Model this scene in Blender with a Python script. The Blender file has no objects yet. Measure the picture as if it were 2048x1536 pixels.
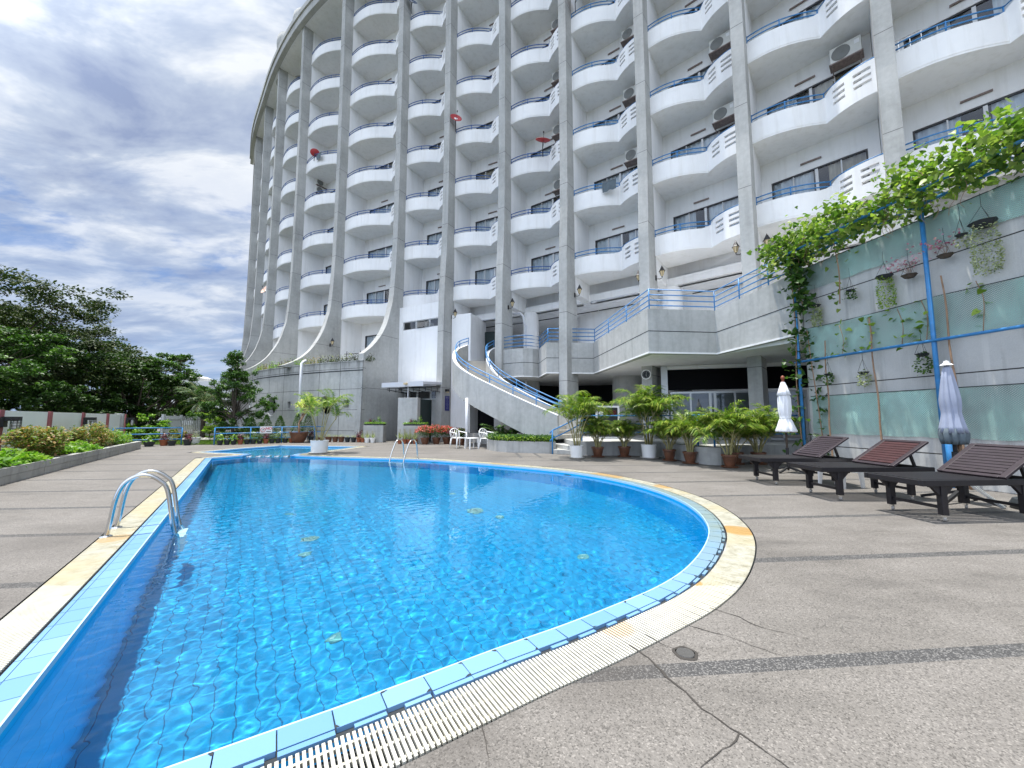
import bpy, bmesh, math, random
import numpy as np
from mathutils import Vector, Matrix
from mathutils.geometry import interpolate_bezier
C = bpy.context.scene.collection
sc = bpy.context.scene
R = math.radians
PI = math.pi
# ---------------- camera, world, sun, exposure ----------------
cd = bpy.data.cameras.new("camera"); cam = bpy.data.objects.new("camera", cd); C.objects.link(cam)
cd.sensor_width = 36.0; cd.lens = 36.0 * 769 / 2048; cd.clip_start = 0.05; cd.clip_end = 4000
cam.location = (0, 0, 1.2); cam.rotation_euler = (R(90 + 5.164), 0, 0)
sc.camera = cam
SUN_EL, SUN_AZ = 79.0, 158.0      # azimuth measured counter-clockwise from +X
sd = Vector((math.cos(R(SUN_EL)) * math.cos(R(SUN_AZ)), math.cos(R(SUN_EL)) * math.sin(R(SUN_AZ)), math.sin(R(SUN_EL))))
sl = bpy.data.lights.new("sun", 'SUN'); sl.energy = 5.0; sl.angle = R(0.55); sl.color = (1.0, 0.965, 0.9)
sl.cycles.is_caustics_light = True
sun = bpy.data.objects.new("sun", sl); C.objects.link(sun)
sun.rotation_euler = sd.to_track_quat('Z', 'Y').to_euler()
sc.view_settings.view_transform = 'Standard'; sc.view_settings.look = 'None'
sc.view_settings.exposure = 0.46; sc.view_settings.gamma = 1.0; sc.view_settings.use_curve_mapping = False
sc.cycles.use_denoising = True
sc.cycles.max_bounces = 8; sc.cycles.transparent_max_bounces = 24
sc.cycles.sample_clamp_indirect = 6.0

class NT:
    """small wrapper to write node trees"""
    def __init__(s, tree): s.t = tree
    def n(s, kind, **kw):
        nd = s.t.nodes.new(kind)
        for k, v in kw.items():
            setattr(nd, k, v)
        return nd
    def link(s, a, b): s.t.links.new(a, b)
    def val(s, sock, v):
        if isinstance(v, bpy.types.NodeSocket): s.t.links.new(v, sock)
        elif isinstance(v, (tuple, list)) and len(v) == 3 and sock.type == 'RGBA': sock.default_value = (*v, 1)
        else: sock.default_value = v
    def math(s, op, a, b=0.0, c=None, clamp=False):
        nd = s.n('ShaderNodeMath', operation=op, use_clamp=clamp)
        s.val(nd.inputs[0], a); s.val(nd.inputs[1], b)
        if c is not None: s.val(nd.inputs[2], c)
        return nd.outputs[0]
    def vmath(s, op, a, b=None, out=0):
        nd = s.n('ShaderNodeVectorMath', operation=op)
        s.val(nd.inputs[0], a)
        if b is not None: s.val(nd.inputs[1], b)
        return nd.outputs[out]
    def mix(s, f, a, b, blend='MIX'):
        nd = s.n('ShaderNodeMix', data_type='RGBA', blend_type=blend, clamp_factor=True)
        s.val(nd.inputs[0], f); s.val(nd.inputs[6], a); s.val(nd.inputs[7], b)
        return nd.outputs[2]
    def ramp(s, f, stops, interp='LINEAR'):
        nd = s.n('ShaderNodeValToRGB'); cr = nd.color_ramp; cr.interpolation = interp
        while len(cr.elements) < len(stops): cr.elements.new(0.5)
        for e, (p, c) in zip(cr.elements, stops):
            e.position = p; e.color = (*c, 1) if isinstance(c, (tuple, list)) else (c, c, c, 1)
        s.val(nd.inputs[0], f); return nd.outputs[0]
    def noise(s, vec, scale, detail=4.0, rough=0.55, dist=0.0, out=0):
        nd = s.n('ShaderNodeTexNoise'); s.val(nd.inputs['Vector'], vec)
        nd.inputs['Scale'].default_value = scale; nd.inputs['Detail'].default_value = detail
        nd.inputs['Roughness'].default_value = rough; nd.inputs['Distortion'].default_value = dist
        return nd.outputs[out]
    def mapping(s, vec, loc=(0, 0, 0), rot=(0, 0, 0), scale=(1, 1, 1)):
        nd = s.n('ShaderNodeMapping'); s.val(nd.inputs['Vector'], vec)
        nd.inputs['Location'].default_value = loc; nd.inputs['Rotation'].default_value = rot; nd.inputs['Scale'].default_value = scale
        return nd.outputs[0]
    def sep(s, vec):
        nd = s.n('ShaderNodeSeparateXYZ'); s.val(nd.inputs[0], vec); return nd.outputs
    def line(s, x, w, soft=0.0):
        """1 where |x| < w"""
        a = s.math('ABSOLUTE', x); return s.math('LESS_THAN', a, w)

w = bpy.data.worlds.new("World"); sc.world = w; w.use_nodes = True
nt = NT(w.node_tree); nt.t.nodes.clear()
sky = nt.n('ShaderNodeTexSky', sky_type='NISHITA'); sky.sun_disc = False
sky.sun_elevation = R(SUN_EL); sky.sun_rotation = R(90 - SUN_AZ); sky.air_density = 1.0; sky.dust_density = 0.6; sky.ozone_density = 1.6
tc = nt.n('ShaderNodeTexCoord')
dirv = nt.vmath('NORMALIZE', tc.outputs['Generated'])
sx, sy, sz = nt.sep(dirv)
zz = nt.math('ADD', nt.math('MAXIMUM', sz, 0.0), 0.16)
cmb = nt.n('ShaderNodeCombineXYZ')
nt.link(nt.math('DIVIDE', sx, zz), cmb.inputs[0]); nt.link(nt.math('DIVIDE', sy, zz), cmb.inputs[1])
pl = nt.mapping(cmb.outputs[0], loc=(2.6, 0.9, 0), rot=(0, 0, R(-38)), scale=(0.9, 1.6, 1))
n1 = nt.noise(pl, 1.0, 9, 0.60, 0.35)
n2 = nt.noise(nt.mapping(cmb.outputs[0], loc=(3, 1, 0)), 0.42, 3, 0.5, 0.3)
n3 = nt.noise(nt.mapping(cmb.outputs[0], loc=(7, 4, 0), rot=(0, 0, R(-30)), scale=(1, 1.6, 1)), 5.5, 6, 0.62, 0.4)
cov = nt.math('ADD', nt.math('MULTIPLY', n1, 0.75), nt.math('ADD', nt.math('MULTIPLY', n2, 0.5), nt.math('MULTIPLY', n3, 0.13)))
cov = nt.math('ADD', cov, nt.math('MULTIPLY', sz, 0.10))
mask = nt.ramp(cov, [(0.55, 0.0), (0.61, 0.42), (0.67, 0.85), (0.76, 1.0)], 'EASE')
mask = nt.math('MAXIMUM', nt.math('MULTIPLY', mask, 1.0), 0.10)
ccol = nt.ramp(nt.noise(pl, 2.3, 6, 0.6, 0.3), [(0.33, (0.46, 0.57, 0.86)), (0.48, (0.76, 0.88, 1.10)), (0.60, (1.28, 1.34, 1.42))])
ccol = nt.mix(nt.ramp(sz, [(0.0, 0.85), (0.16, 0.45), (0.34, 0.0)]), ccol, (0.48, 0.66, 1.02))
# unseen sky above and behind the camera brightened as added fill for the shaded facade
fill_dot = nt.vmath('DOT_PRODUCT', dirv, (-0.38, -0.58, 0.72), out=1)
boost = nt.ramp(fill_dot, [(0.22, 0.0), (0.80, 1.0)], 'EASE')
b1 = nt.n('ShaderNodeBackground'); nt.link(nt.mix(0.7, sky.outputs[0], nt.vmath('MULTIPLY', sky.outputs[0], (0.36, 0.78, 1.35))), b1.inputs[0]); b1.inputs[1].default_value = 0.075
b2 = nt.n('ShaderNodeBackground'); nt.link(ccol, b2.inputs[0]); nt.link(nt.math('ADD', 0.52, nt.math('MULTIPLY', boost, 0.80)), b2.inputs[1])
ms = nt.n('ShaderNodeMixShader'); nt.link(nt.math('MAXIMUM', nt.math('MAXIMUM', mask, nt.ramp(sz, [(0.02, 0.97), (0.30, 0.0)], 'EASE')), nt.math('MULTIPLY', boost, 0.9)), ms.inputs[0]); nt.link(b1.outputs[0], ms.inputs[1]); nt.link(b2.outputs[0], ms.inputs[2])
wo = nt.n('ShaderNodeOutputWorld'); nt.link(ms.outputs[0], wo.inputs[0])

# ---------------- materials ----------------
M = {}
def mat(name, base=(0.5, 0.5, 0.5), rough=0.6, metal=0.0, spec=0.4, var=0.0, vscale=4.0, fn=None, bump=0.0, bscale=60.0, coat=0.0, trans=None):
    m = bpy.data.materials.new(name); m.use_nodes = True
    nt = NT(m.node_tree); p = m.node_tree.nodes['Principled BSDF']
    p.inputs['Roughness'].default_value = rough; p.inputs['Metallic'].default_value = metal
    p.inputs['Specular IOR Level'].default_value = spec
    if coat: p.inputs['Coat Weight'].default_value = coat
    tc = nt.n('ShaderNodeTexCoord'); co = tc.outputs['Object']
    col = base
    if var:
        f = nt.noise(co, vscale, 6, 0.6)
        lo = tuple(c * (1 - var) for c in base); hi = tuple(min(1, c * (1 + var)) for c in base)
        col = nt.ramp(f, [(0.3, lo), (0.7, hi)])
    if fn: col = fn(nt, co, col, p)
    if col is not None: nt.val(p.inputs['Base Color'], col)
    if bump:
        b = nt.n('ShaderNodeBump'); b.inputs['Strength'].default_value = bump; b.inputs['Distance'].default_value = 0.01
        nt.link(nt.noise(co, bscale, 5, 0.6), b.inputs['Height']); nt.link(b.outputs[0], p.inputs['Normal'])
    M[name] = m
    return m

def streaks(nt, co, col, amt=0.25, scale=(5, 5, 0.35), dark=(0.35, 0.35, 0.34), lo=0.5, hi=0.72):
    s = nt.noise(nt.mapping(co, scale=scale), 1.0, 5, 0.6)
    return nt.mix(nt.math('MULTIPLY', nt.ramp(s, [(lo, 0.0), (hi, 1.0)]), amt), col, nt.mix(1.0, col, dark, 'MULTIPLY'))

def conc(joint=None, light=1.0, streak=0.55, off=0.0, vj=None):
    def fn(nt, co, col, p):
        a = nt.noise(co, 0.55, 5, 0.6); b = nt.noise(co, 7.0, 6, 0.65); g = nt.noise(co, 95.0, 3, 0.6)
        f = nt.math('ADD', nt.math('MULTIPLY', a, 0.55), nt.math('ADD', nt.math('MULTIPLY', b, 0.3), nt.math('MULTIPLY', g, 0.15)))
        c = nt.ramp(f, [(0.36, tuple(light * v for v in (0.31, 0.313, 0.30))), (0.5, tuple(light * v for v in (0.40, 0.402, 0.388))), (0.64, tuple(light * v for v in (0.48, 0.482, 0.465)))])
        c = streaks(nt, co, c, streak * 0.6)
        if joint:
            x, y, z = nt.sep(co)
            q = nt.math('FRACT', nt.math('DIVIDE', nt.math('SUBTRACT', z, off), joint))
            q = nt.math('MULTIPLY', nt.math('SUBTRACT', q, 0.5), joint)
            c = nt.mix(nt.line(q, 0.010), c, (0.13, 0.13, 0.13))
        return c
    return fn
FH, Z0 = 3.08, 7.82
mat('fin_concrete', rough=0.85, spec=0.2, fn=conc(FH, 1.05, 0.35, off=Z0 + 1.2 - FH / 2), bump=0.25)
mat('concrete', rough=0.88, spec=0.2, fn=conc(None, 1.0, 0.65), bump=0.3)
def fascia_fn(nt, co, col, p):
    c = conc(None, 1.1, 0.5)(nt, co, col, p)
    x, y, z = nt.sep(co)
    return c
mat('fascia_concrete', rough=0.85, spec=0.2, fn=conc(None, 1.12, 0.45), bump=0.25)
def retain_fn(nt, co, col, p):
    c = conc(None, 1.12, 0.45)(nt, co, col, p)
    x, y, z = nt.sep(co)
    q = nt.math('SUBTRACT', nt.math('FRACT', nt.math('DIVIDE', z, 1.12)), 0.5); c = nt.mix(nt.line(nt.math('MULTIPLY', q, 1.12), 0.012), c, (0.10, 0.10, 0.10))
    q = nt.math('SUBTRACT', nt.math('FRACT', nt.math('DIVIDE', x, 1.45)), 0.5); c = nt.mix(nt.line(nt.math('MULTIPLY', q, 1.45), 0.014), c, (0.10, 0.10, 0.10))
    st = nt.noise(nt.mapping(co, scale=(2.6, 2.6, 0.5)), 1.0, 6, 0.7)
    top = nt.ramp(z, [(0.0, 0.0), (1.0, 1.0)])
    zt = nt.math('MULTIPLY', nt.math('SUBTRACT', z, 3.4), 0.9, clamp=True)
    c = nt.mix(nt.math('MULTIPLY', nt.math('MULTIPLY', zt, nt.ramp(st, [(0.38, 0.0), (0.62, 1.0)])), 0.75), c, (0.09, 0.09, 0.085))
    return c
mat('retaining_concrete', rough=0.88, spec=0.2, fn=retain_fn, bump=0.3)
def gwall_fn(nt, co, col, p):
    a = nt.noise(co, 0.8, 5, 0.6); g = nt.noise(co, 60, 4, 0.6)
    c = nt.ramp(nt.math('ADD', nt.math('MULTIPLY', a, 0.7), nt.math('MULTIPLY', g, 0.3)), [(0.35, (0.40, 0.405, 0.395)), (0.65, (0.56, 0.565, 0.55))])
    s = nt.noise(nt.mapping(co, scale=(1.0, 9.0, 0.28)), 1.0, 5, 0.62)
    c = nt.mix(nt.math('MULTIPLY', nt.ramp(s, [(0.57, 0.0), (0.66, 1.0)]), 0.42), c, (0.62, 0.62, 0.60))
    s2 = nt.noise(nt.mapping(co, loc=(0, 5, 2), scale=(1.0, 4.0, 0.22)), 1.0, 5, 0.62)
    c = nt.mix(nt.math('MULTIPLY', nt.ramp(s2, [(0.55, 0.0), (0.72, 1.0)]), 0.45), c, (0.15, 0.155, 0.15))
    x, y, z = nt.sep(co)
    for zl in (4.17, 2.0, 0.555):
        c = nt.mix(nt.line(nt.math('SUBTRACT', z, zl), 0.011), c, (0.05, 0.05, 0.05))
    return c
mat('streaked_concrete', rough=0.85, spec=0.2, fn=gwall_fn, bump=0.3)
def paint_fn(nt, co, col, p):
    gp = nt.n('ShaderNodeNewGeometry').outputs['Position']
    a = nt.noise(gp, 0.5, 6, 0.62)
    c = nt.ramp(a, [(0.35, (0.80, 0.80, 0.80)), (0.65, (0.89, 0.885, 0.875))])
    c = streaks(nt, gp, c, 0.30, scale=(4.5, 4.5, 0.45), dark=(0.74, 0.72, 0.68), lo=0.5, hi=0.68)
    pch = nt.noise(gp, 0.85, 3, 0.5, 0.6)
    return nt.mix(nt.math('MULTIPLY', nt.ramp(pch, [(0.64, 0.0), (0.655, 1.0)]), 0.10), c, (0.62, 0.63, 0.62))
mat('white_paint', rough=0.7, spec=0.25, fn=paint_fn, bump=0.08)
mat('wall_white', rough=0.6, spec=0.25, base=(0.90, 0.92, 0.91), var=0.03, vscale=1.2)
mat('pink_post', rough=0.7, base=(0.36, 0.12, 0.13), var=0.1)
mat('blue_paint', rough=0.38, base=(0.035, 0.20, 0.46), var=0.18, vscale=9, spec=0.5)
mat('navy_paint', rough=0.38, base=(0.022, 0.10, 0.32), var=0.2, vscale=9, spec=0.5)
mat('dark_frame', rough=0.45, base=(0.05, 0.05, 0.052))
mat('aluminium', rough=0.4, base=(0.55, 0.56, 0.56), metal=0.6)
mat('white_frame', rough=0.5, base=(0.7, 0.71, 0.72))
mat('steel', rough=0.13, base=(0.62, 0.62, 0.61), metal=1.0)
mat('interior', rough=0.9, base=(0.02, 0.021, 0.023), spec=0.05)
mat('black_panel', rough=0.6, base=(0.004, 0.004, 0.005), spec=0.08)
mat('dark_green_panel', rough=0.6, base=(0.02, 0.035, 0.035))
def curtain_fn(nt, co, col, p):
    a = nt.noise(nt.mapping(co, scale=(3, 3, 0.3)), 1.0, 4, 0.6)
    oi = nt.n('ShaderNodeObjectInfo')
    c1 = nt.ramp(a, [(0.3, (0.55, 0.60, 0.66)), (0.7, (0.82, 0.84, 0.86))])
    c2 = nt.ramp(a, [(0.3, (0.42, 0.36, 0.27)), (0.7, (0.58, 0.52, 0.42))])
    return nt.mix(nt.math('GREATER_THAN', oi.outputs['Random'], 0.86), c1, c2)
mat('curtain_cloth', rough=0.9, fn=curtain_fn, spec=0.1)
def glass_pane(name, tint=(0.75, 0.82, 0.85), refl=0.12):
    m = bpy.data.materials.new(name); m.use_nodes = True; nt = NT(m.node_tree); nt.t.nodes.clear()
    o = nt.n('ShaderNodeOutputMaterial'); t = nt.n('ShaderNodeBsdfTransparent'); g = nt.n('ShaderNodeBsdfGlossy')
    t.inputs[0].default_value = (*tint, 1); g.inputs['Roughness'].default_value = 0.03
    lw = nt.n('ShaderNodeFresnel'); lw.inputs[0].default_value = 1.5
    mx = nt.n('ShaderNodeMixShader'); nt.link(nt.math('ADD', lw.outputs[0], refl, clamp=True), mx.inputs[0]); nt.link(t.outputs[0], mx.inputs[1]); nt.link(g.outputs[0], mx.inputs[2]); nt.link(mx.outputs[0], o.inputs[0])
    M[name] = m
glass_pane('window_glass', (0.88, 0.93, 0.95), 0.04); glass_pane('dark_glass', (0.55, 0.6, 0.62), 0.05)
mat('rust_bar', rough=0.7, base=(0.22, 0.17, 0.15), var=0.3, vscale=12)
mat('ac_case', rough=0.5, base=(0.62, 0.62, 0.58), var=0.06)
mat('ac_grille', rough=0.5, base=(0.17, 0.175, 0.165))
mat('dish_red', rough=0.5, base=(0.40, 0.035, 0.04))
mat('dish_dark', rough=0.5, base=(0.07, 0.10, 0.16))
mat('dish_pale', rough=0.5, base=(0.62, 0.42, 0.33))
mat('black_metal', rough=0.5, base=(0.02, 0.02, 0.022), spec=0.4)
mat('lamp_glass', rough=0.25, base=(0.62, 0.50, 0.30))
mat('pipe_white', rough=0.5, base=(0.62, 0.63, 0.66))
mat('sign_blue', rough=0.4, base=(0.012, 0.012, 0.16))
mat('sign_white', rough=0.5, base=(0.82, 0.82, 0.82))
mat('sign_red', rough=0.5, base=(0.55, 0.02, 0.03))
mat('sign_pale', rough=0.5, base=(0.35, 0.36, 0.55))
mat('plastic_white', rough=0.4, base=(0.80, 0.80, 0.79), spec=0.5, var=0.04)
mat('clay', rough=0.8, base=(0.30, 0.095, 0.045), var=0.35, vscale=5)
mat('brown_glaze', rough=0.35, base=(0.13, 0.055, 0.03), var=0.45, vscale=6, spec=0.5)
mat('dark_plastic', rough=0.55, base=(0.025, 0.03, 0.035))
mat('soil', rough=1.0, base=(0.045, 0.03, 0.02), var=0.5, vscale=20, bump=0.8, bscale=40)
mat('bark', rough=0.95, base=(0.075, 0.058, 0.045), var=0.4, vscale=8, bump=0.8, bscale=25)
mat('palm_stem', rough=0.7, base=(0.30, 0.27, 0.12), var=0.4, vscale=6)
mat('stick', rough=0.8, base=(0.30, 0.19, 0.12), var=0.35, vscale=6)
mat('fabric_white', rough=0.75, base=(0.80, 0.81, 0.83), var=0.05)
mat('fabric_blue', rough=0.85, base=(0.30, 0.335, 0.43), var=0.15, vscale=3)
mat('fabric_grey', rough=0.8, base=(0.10, 0.13, 0.15), var=0.2)
mat('wood_ball', rough=0.5, base=(0.23, 0.06, 0.03))
mat('beige_tile', rough=0.7, base=(0.42, 0.40, 0.36), var=0.12, vscale=3)
mat('terrace_floor', rough=0.75, base=(0.42, 0.42, 0.40), var=0.18, vscale=2)

def leafmat(name, stops, rough=0.5, trans=0.35, vs=3.0):
    m = bpy.data.materials.new(name); m.use_nodes = True; nt = NT(m.node_tree); nt.t.nodes.clear()
    o = nt.n('ShaderNodeOutputMaterial'); p = nt.n('ShaderNodeBsdfPrincipled'); t = nt.n('ShaderNodeBsdfTranslucent')
    g = nt.n('ShaderNodeNewGeometry'); tc = nt.n('ShaderNodeTexCoord')
    f = nt.math('ADD', nt.math('MULTIPLY', g.outputs['Random Per Island'], 0.6), nt.math('MULTIPLY', nt.noise(tc.outputs['Object'], vs, 3, 0.6), 0.5))
    c = nt.ramp(f, stops)
    nt.link(c, p.inputs['Base Color']); p.inputs['Roughness'].default_value = rough; p.inputs['Specular IOR Level'].default_value = 0.35
    nt.link(nt.mix(1.0, c, (1.0, 1.25, 0.45), 'MULTIPLY'), t.inputs[0])
    mx = nt.n('ShaderNodeMixShader'); mx.inputs[0].default_value = trans
    nt.link(p.outputs[0], mx.inputs[1]); nt.link(t.outputs[0], mx.inputs[2]); nt.link(mx.outputs[0], o.inputs[0])
    M[name] = m
leafmat('leaf_dark', [(0.2, (0.012, 0.032, 0.008)), (0.55, (0.032, 0.078, 0.016)), (0.85, (0.075, 0.14, 0.026))], 0.5, 0.2, 0.8)
leafmat('leaf_olive', [(0.2, (0.014, 0.030, 0.008)), (0.55, (0.036, 0.064, 0.017)), (0.85, (0.085, 0.105, 0.03))], 0.6, 0.2, 0.8)
leafmat('leaf_mid', [(0.2, (0.02, 0.05, 0.012)), (0.55, (0.05, 0.12, 0.025)), (0.85, (0.12, 0.22, 0.04))], 0.45, 0.3)
leafmat('leaf_lime', [(0.2, (0.08, 0.15, 0.02)), (0.5, (0.20, 0.33, 0.04)), (0.85, (0.42, 0.52, 0.10))], 0.45, 0.4)
leafmat('leaf_bed', [(0.2, (0.05, 0.13, 0.015)), (0.5, (0.13, 0.28, 0.03)), (0.85, (0.30, 0.44, 0.06))], 0.45, 0.35)
leafmat('leaf_vine', [(0.2, (0.035, 0.09, 0.018)), (0.5, (0.12, 0.21, 0.04)), (0.85, (0.36, 0.42, 0.12))], 0.4, 0.4, 2.0)
leafmat('leaf_palm', [(0.15, (0.03, 0.08, 0.01)), (0.5, (0.10, 0.19, 0.022)), (0.85, (0.32, 0.38, 0.06))], 0.35, 0.3)
leafmat('leaf_red', [(0.15, (0.05, 0.10, 0.018)), (0.45, (0.15, 0.22, 0.04)), (0.6, (0.28, 0.25, 0.07)), (0.72, (0.46, 0.22, 0.12)), (0.85, (0.22, 0.34, 0.06))], 0.45, 0.3, 5.0)
leafmat('leaf_maroon', [(0.2, (0.03, 0.008, 0.012)), (0.85, (0.16, 0.02, 0.04))], 0.4, 0.2)
leafmat('flower_pink', [(0.2, (0.45, 0.03, 0.06)), (0.6, (0.65, 0.10, 0.10)), (0.85, (0.75, 0.22, 0.2))], 0.5, 0.3)
leafmat('flower_magenta', [(0.2, (0.35, 0.05, 0.16)), (0.85, (0.80, 0.45, 0.60))], 0.5, 0.3)
leafmat('flower_yellow', [(0.2, (0.45, 0.50, 0.12)), (0.85, (0.85, 0.85, 0.32))], 0.5, 0.35)
leafmat('grass_blade', [(0.2, (0.05, 0.11, 0.015)), (0.85, (0.20, 0.30, 0.05))], 0.6, 0.3)
leafmat('leaf_silver', [(0.2, (0.14, 0.19, 0.08)), (0.85, (0.52, 0.55, 0.32))], 0.6, 0.25)

# ---------------- mesh helpers ----------------
class MB:
    def __init__(s): s.v = []; s.f = []; s.m = []
    def add(s, vs, fs, mi=0):
        b = len(s.v); s.v += [tuple(v) for v in vs]; s.f += [tuple(b + i for i in f) for f in fs]; s.m += [mi] * len(fs)
    def box(s, c, d, rz=0.0, mi=0, rot=None):
        hx, hy, hz = d[0] / 2, d[1] / 2, d[2] / 2
        mt = rot if rot is not None else Matrix.Rotation(rz, 3, 'Z')
        vs = [mt @ Vector((x, y, z)) + Vector(c) for x in (-hx, hx) for y in (-hy, hy) for z in (-hz, hz)]
        s.add(vs, [(0, 1, 3, 2), (4, 6, 7, 5), (0, 4, 5, 1), (2, 3, 7, 6), (0, 2, 6, 4), (1, 5, 7, 3)], mi)
    def beam(s, a, b, wd, ht, mi=0):
        """box from a to b (centre line), wd horizontal, ht vertical"""
        a, b = Vector(a), Vector(b); d = (b - a); l = d.length; d.normalize()
        up = Vector((0, 0, 1))
        if abs(d.z) > 0.98: up = Vector((1, 0, 0))
        x = d; y = up.cross(x).normalized(); z = x.cross(y)
        s.box((a + b) / 2, (l, wd, ht), rot=Matrix((x, y, z)).transposed(), mi=mi)
    def prism(s, poly, z0, z1, mi=0):
        n = len(poly)
        a = sum(poly[i][0] * poly[(i + 1) % n][1] - poly[(i + 1) % n][0] * poly[i][1] for i in range(n))
        if a < 0: poly = poly[::-1]
        z0s = z0 if isinstance(z0, (list, tuple)) else [z0] * n
        z1s = z1 if isinstance(z1, (list, tuple)) else [z1] * n
        vs = [(p[0], p[1], z) for p, z in zip(poly, z0s)] + [(p[0], p[1], z) for p, z in zip(poly, z1s)]
        fs = [tuple(range(n - 1, -1, -1)), tuple(range(n, 2 * n))] + [(i, (i + 1) % n, n + (i + 1) % n, n + i) for i in range(n)]
        s.add(vs, fs, mi)
    def strip(s, outer, inner, z0, z1, mi=0, closed=False):
        """wall between two plan polylines; z0,z1 scalars or per-point lists"""
        n = len(outer)
        f0 = (lambda i: z0[i]) if isinstance(z0, (list, tuple)) else (lambda i: z0)
        f1 = (lambda i: z1[i]) if isinstance(z1, (list, tuple)) else (lambda i: z1)
        vs = []
        for i in range(n):
            vs += [(outer[i][0], outer[i][1], f0(i)), (outer[i][0], outer[i][1], f1(i)), (inner[i][0], inner[i][1], f1(i)), (inner[i][0], inner[i][1], f0(i))]
        fs = []
        for i in range(n if closed else n - 1):
            a, b = 4 * i, 4 * ((i + 1) % n)
            for k in range(4): fs.append((a + k, b + k, b + (k + 1) % 4, a + (k + 1) % 4))
        if not closed: fs += [(0, 1, 2, 3), (4 * n - 1, 4 * n - 2, 4 * n - 3, 4 * n - 4)]
        s.add(vs, fs, mi)
    def tube(s, path, r, seg=8, mi=0, caps=True):
        path = [Vector(p) for p in path]; n = len(path)
        rs = r if isinstance(r, (list, tuple)) else [r] * n
        ref = Vector((0, 0, 1)); vs = []; prev = None
        for i, p in enumerate(path):
            d = (path[min(i + 1, n - 1)] - path[max(i - 1, 0)])
            d = d.normalized() if d.length > 1e-9 else Vector((0, 0, 1))
            if prev is None:
                u = d.cross(ref)
                if u.length < 0.05: u = d.cross(Vector((1, 0, 0)))
            else: u = prev - d * prev.dot(d)
            u.normalize(); prev = u; v = d.cross(u)
            vs += [p + (u * math.cos(2 * PI * k / seg) + v * math.sin(2 * PI * k / seg)) * rs[i] for k in range(seg)]
        fs = [(i * seg + k, i * seg + (k + 1) % seg, (i + 1) * seg + (k + 1) % seg, (i + 1) * seg + k) for i in range(n - 1) for k in range(seg)]
        if caps: fs += [tuple(range(seg - 1, -1, -1)), tuple((n - 1) * seg + k for k in range(seg))]
        s.add(vs, fs, mi)
    def lathe(s, prof, seg=20, c=(0, 0, 0), mi=0, sx=1, sy=1, wob=None):
        n = len(prof); vs = []
        for j, (r, z) in enumerate(prof):
            for k in range(seg):
                a = 2 * PI * k / seg; rr = r * (1 + (wob(a, z) if wob else 0))
                vs.append((c[0] + rr * math.cos(a) * sx, c[1] + rr * math.sin(a) * sy, c[2] + z))
        fs = [(j * seg + k, j * seg + (k + 1) % seg, (j + 1) * seg + (k + 1) % seg, (j + 1) * seg + k) for j in range(n - 1) for k in range(seg)]
        if prof[0][0] > 1e-4: fs.append(tuple(range(seg - 1, -1, -1)))
        if prof[-1][0] > 1e-4: fs.append(tuple((n - 1) * seg + k for k in range(seg)))
        s.add(vs, fs, mi)
    def build(s, name, mats, parent=None, smooth=False, bevel=0.0, loc=None):
        me = bpy.data.meshes.new(name); me.from_pydata(s.v, [], s.f)
        if not isinstance(mats, (list, tuple)): mats = [mats]
        for m in mats: me.materials.append(M[m])
        if len(mats) > 1: me.polygons.foreach_set('material_index', s.m)
        if smooth:
            me.polygons.foreach_set('use_smooth', [True] * len(me.polygons))
            if smooth != 'all': me.set_sharp_from_angle(angle=R(42))
        o = bpy.data.objects.new(name, me); C.objects.link(o)
        if parent is not None: o.parent = parent
        if loc is not None: o.location = loc
        if bevel:
            b = o.modifiers.new('bevel', 'BEVEL'); b.width = bevel; b.segments = 2; b.limit_method = 'ANGLE'; b.angle_limit = R(50)
        return o

def tag(o, label=None, cat=None, group=None, kind=None):
    if label: o['label'] = label
    if cat: o['category'] = cat
    if group: o['group'] = group
    if kind: o['kind'] = kind
    return o
def thing(name, label, cat, loc=(0, 0, 0), rz=0.0, group=None, scale=1.0):
    o = bpy.data.objects.new(name, None); C.objects.link(o); o.empty_display_size = 0.1
    o.location = loc; o.rotation_euler = (0, 0, rz); o.scale = (scale,) * 3
    return tag(o, label, cat, group)
CH = {}
def copy_tree(o, label=None, loc=None, rz=None, scale=None, parent=None):
    kids = [c for c in bpy.data.objects if c.parent == o]
    c = o.copy(); C.objects.link(c)
    if parent is not None: c.parent = parent
    if label: c['label'] = label
    if loc is not None: c.location = loc
    if rz is not None: c.rotation_euler = (0, 0, rz)
    if scale is not None: c.scale = (scale,) * 3
    for k in kids: copy_tree(k, parent=c)
    return c
def arr(name, V, F, matname, parent=None, smooth=False):
    """mesh from numpy vertex (n,3) and face (m,k) arrays"""
    me = bpy.data.meshes.new(name); k = F.shape[1]
    me.vertices.add(len(V)); me.vertices.foreach_set('co', np.asarray(V, dtype=np.float32).ravel())
    me.loops.add(F.size); me.loops.foreach_set('vertex_index', F.astype(np.int32).ravel())
    me.polygons.add(len(F)); me.polygons.foreach_set('loop_start', np.arange(0, F.size, k, dtype=np.int32))
    me.polygons.foreach_set('loop_total', np.full(len(F), k, dtype=np.int32))
    if smooth: me.polygons.foreach_set('use_smooth', np.ones(len(F), dtype=bool))
    me.update(calc_edges=True); me.materials.append(M[matname])
    o = bpy.data.objects.new(name, me); C.objects.link(o)
    if parent is not None: o.parent = parent
    return o
LEAF = np.array([(0, 0, 0), (0.30, 0.5, 0.10), (0, 1, -0.06), (-0.30, 0.5, 0.10), (0, 0.5, 0.0)])  # folded leaf, length 1 along y
LEAFF = np.array([(0, 1, 4), (1, 2, 4), (0, 4, 3), (4, 2, 3)])
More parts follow.
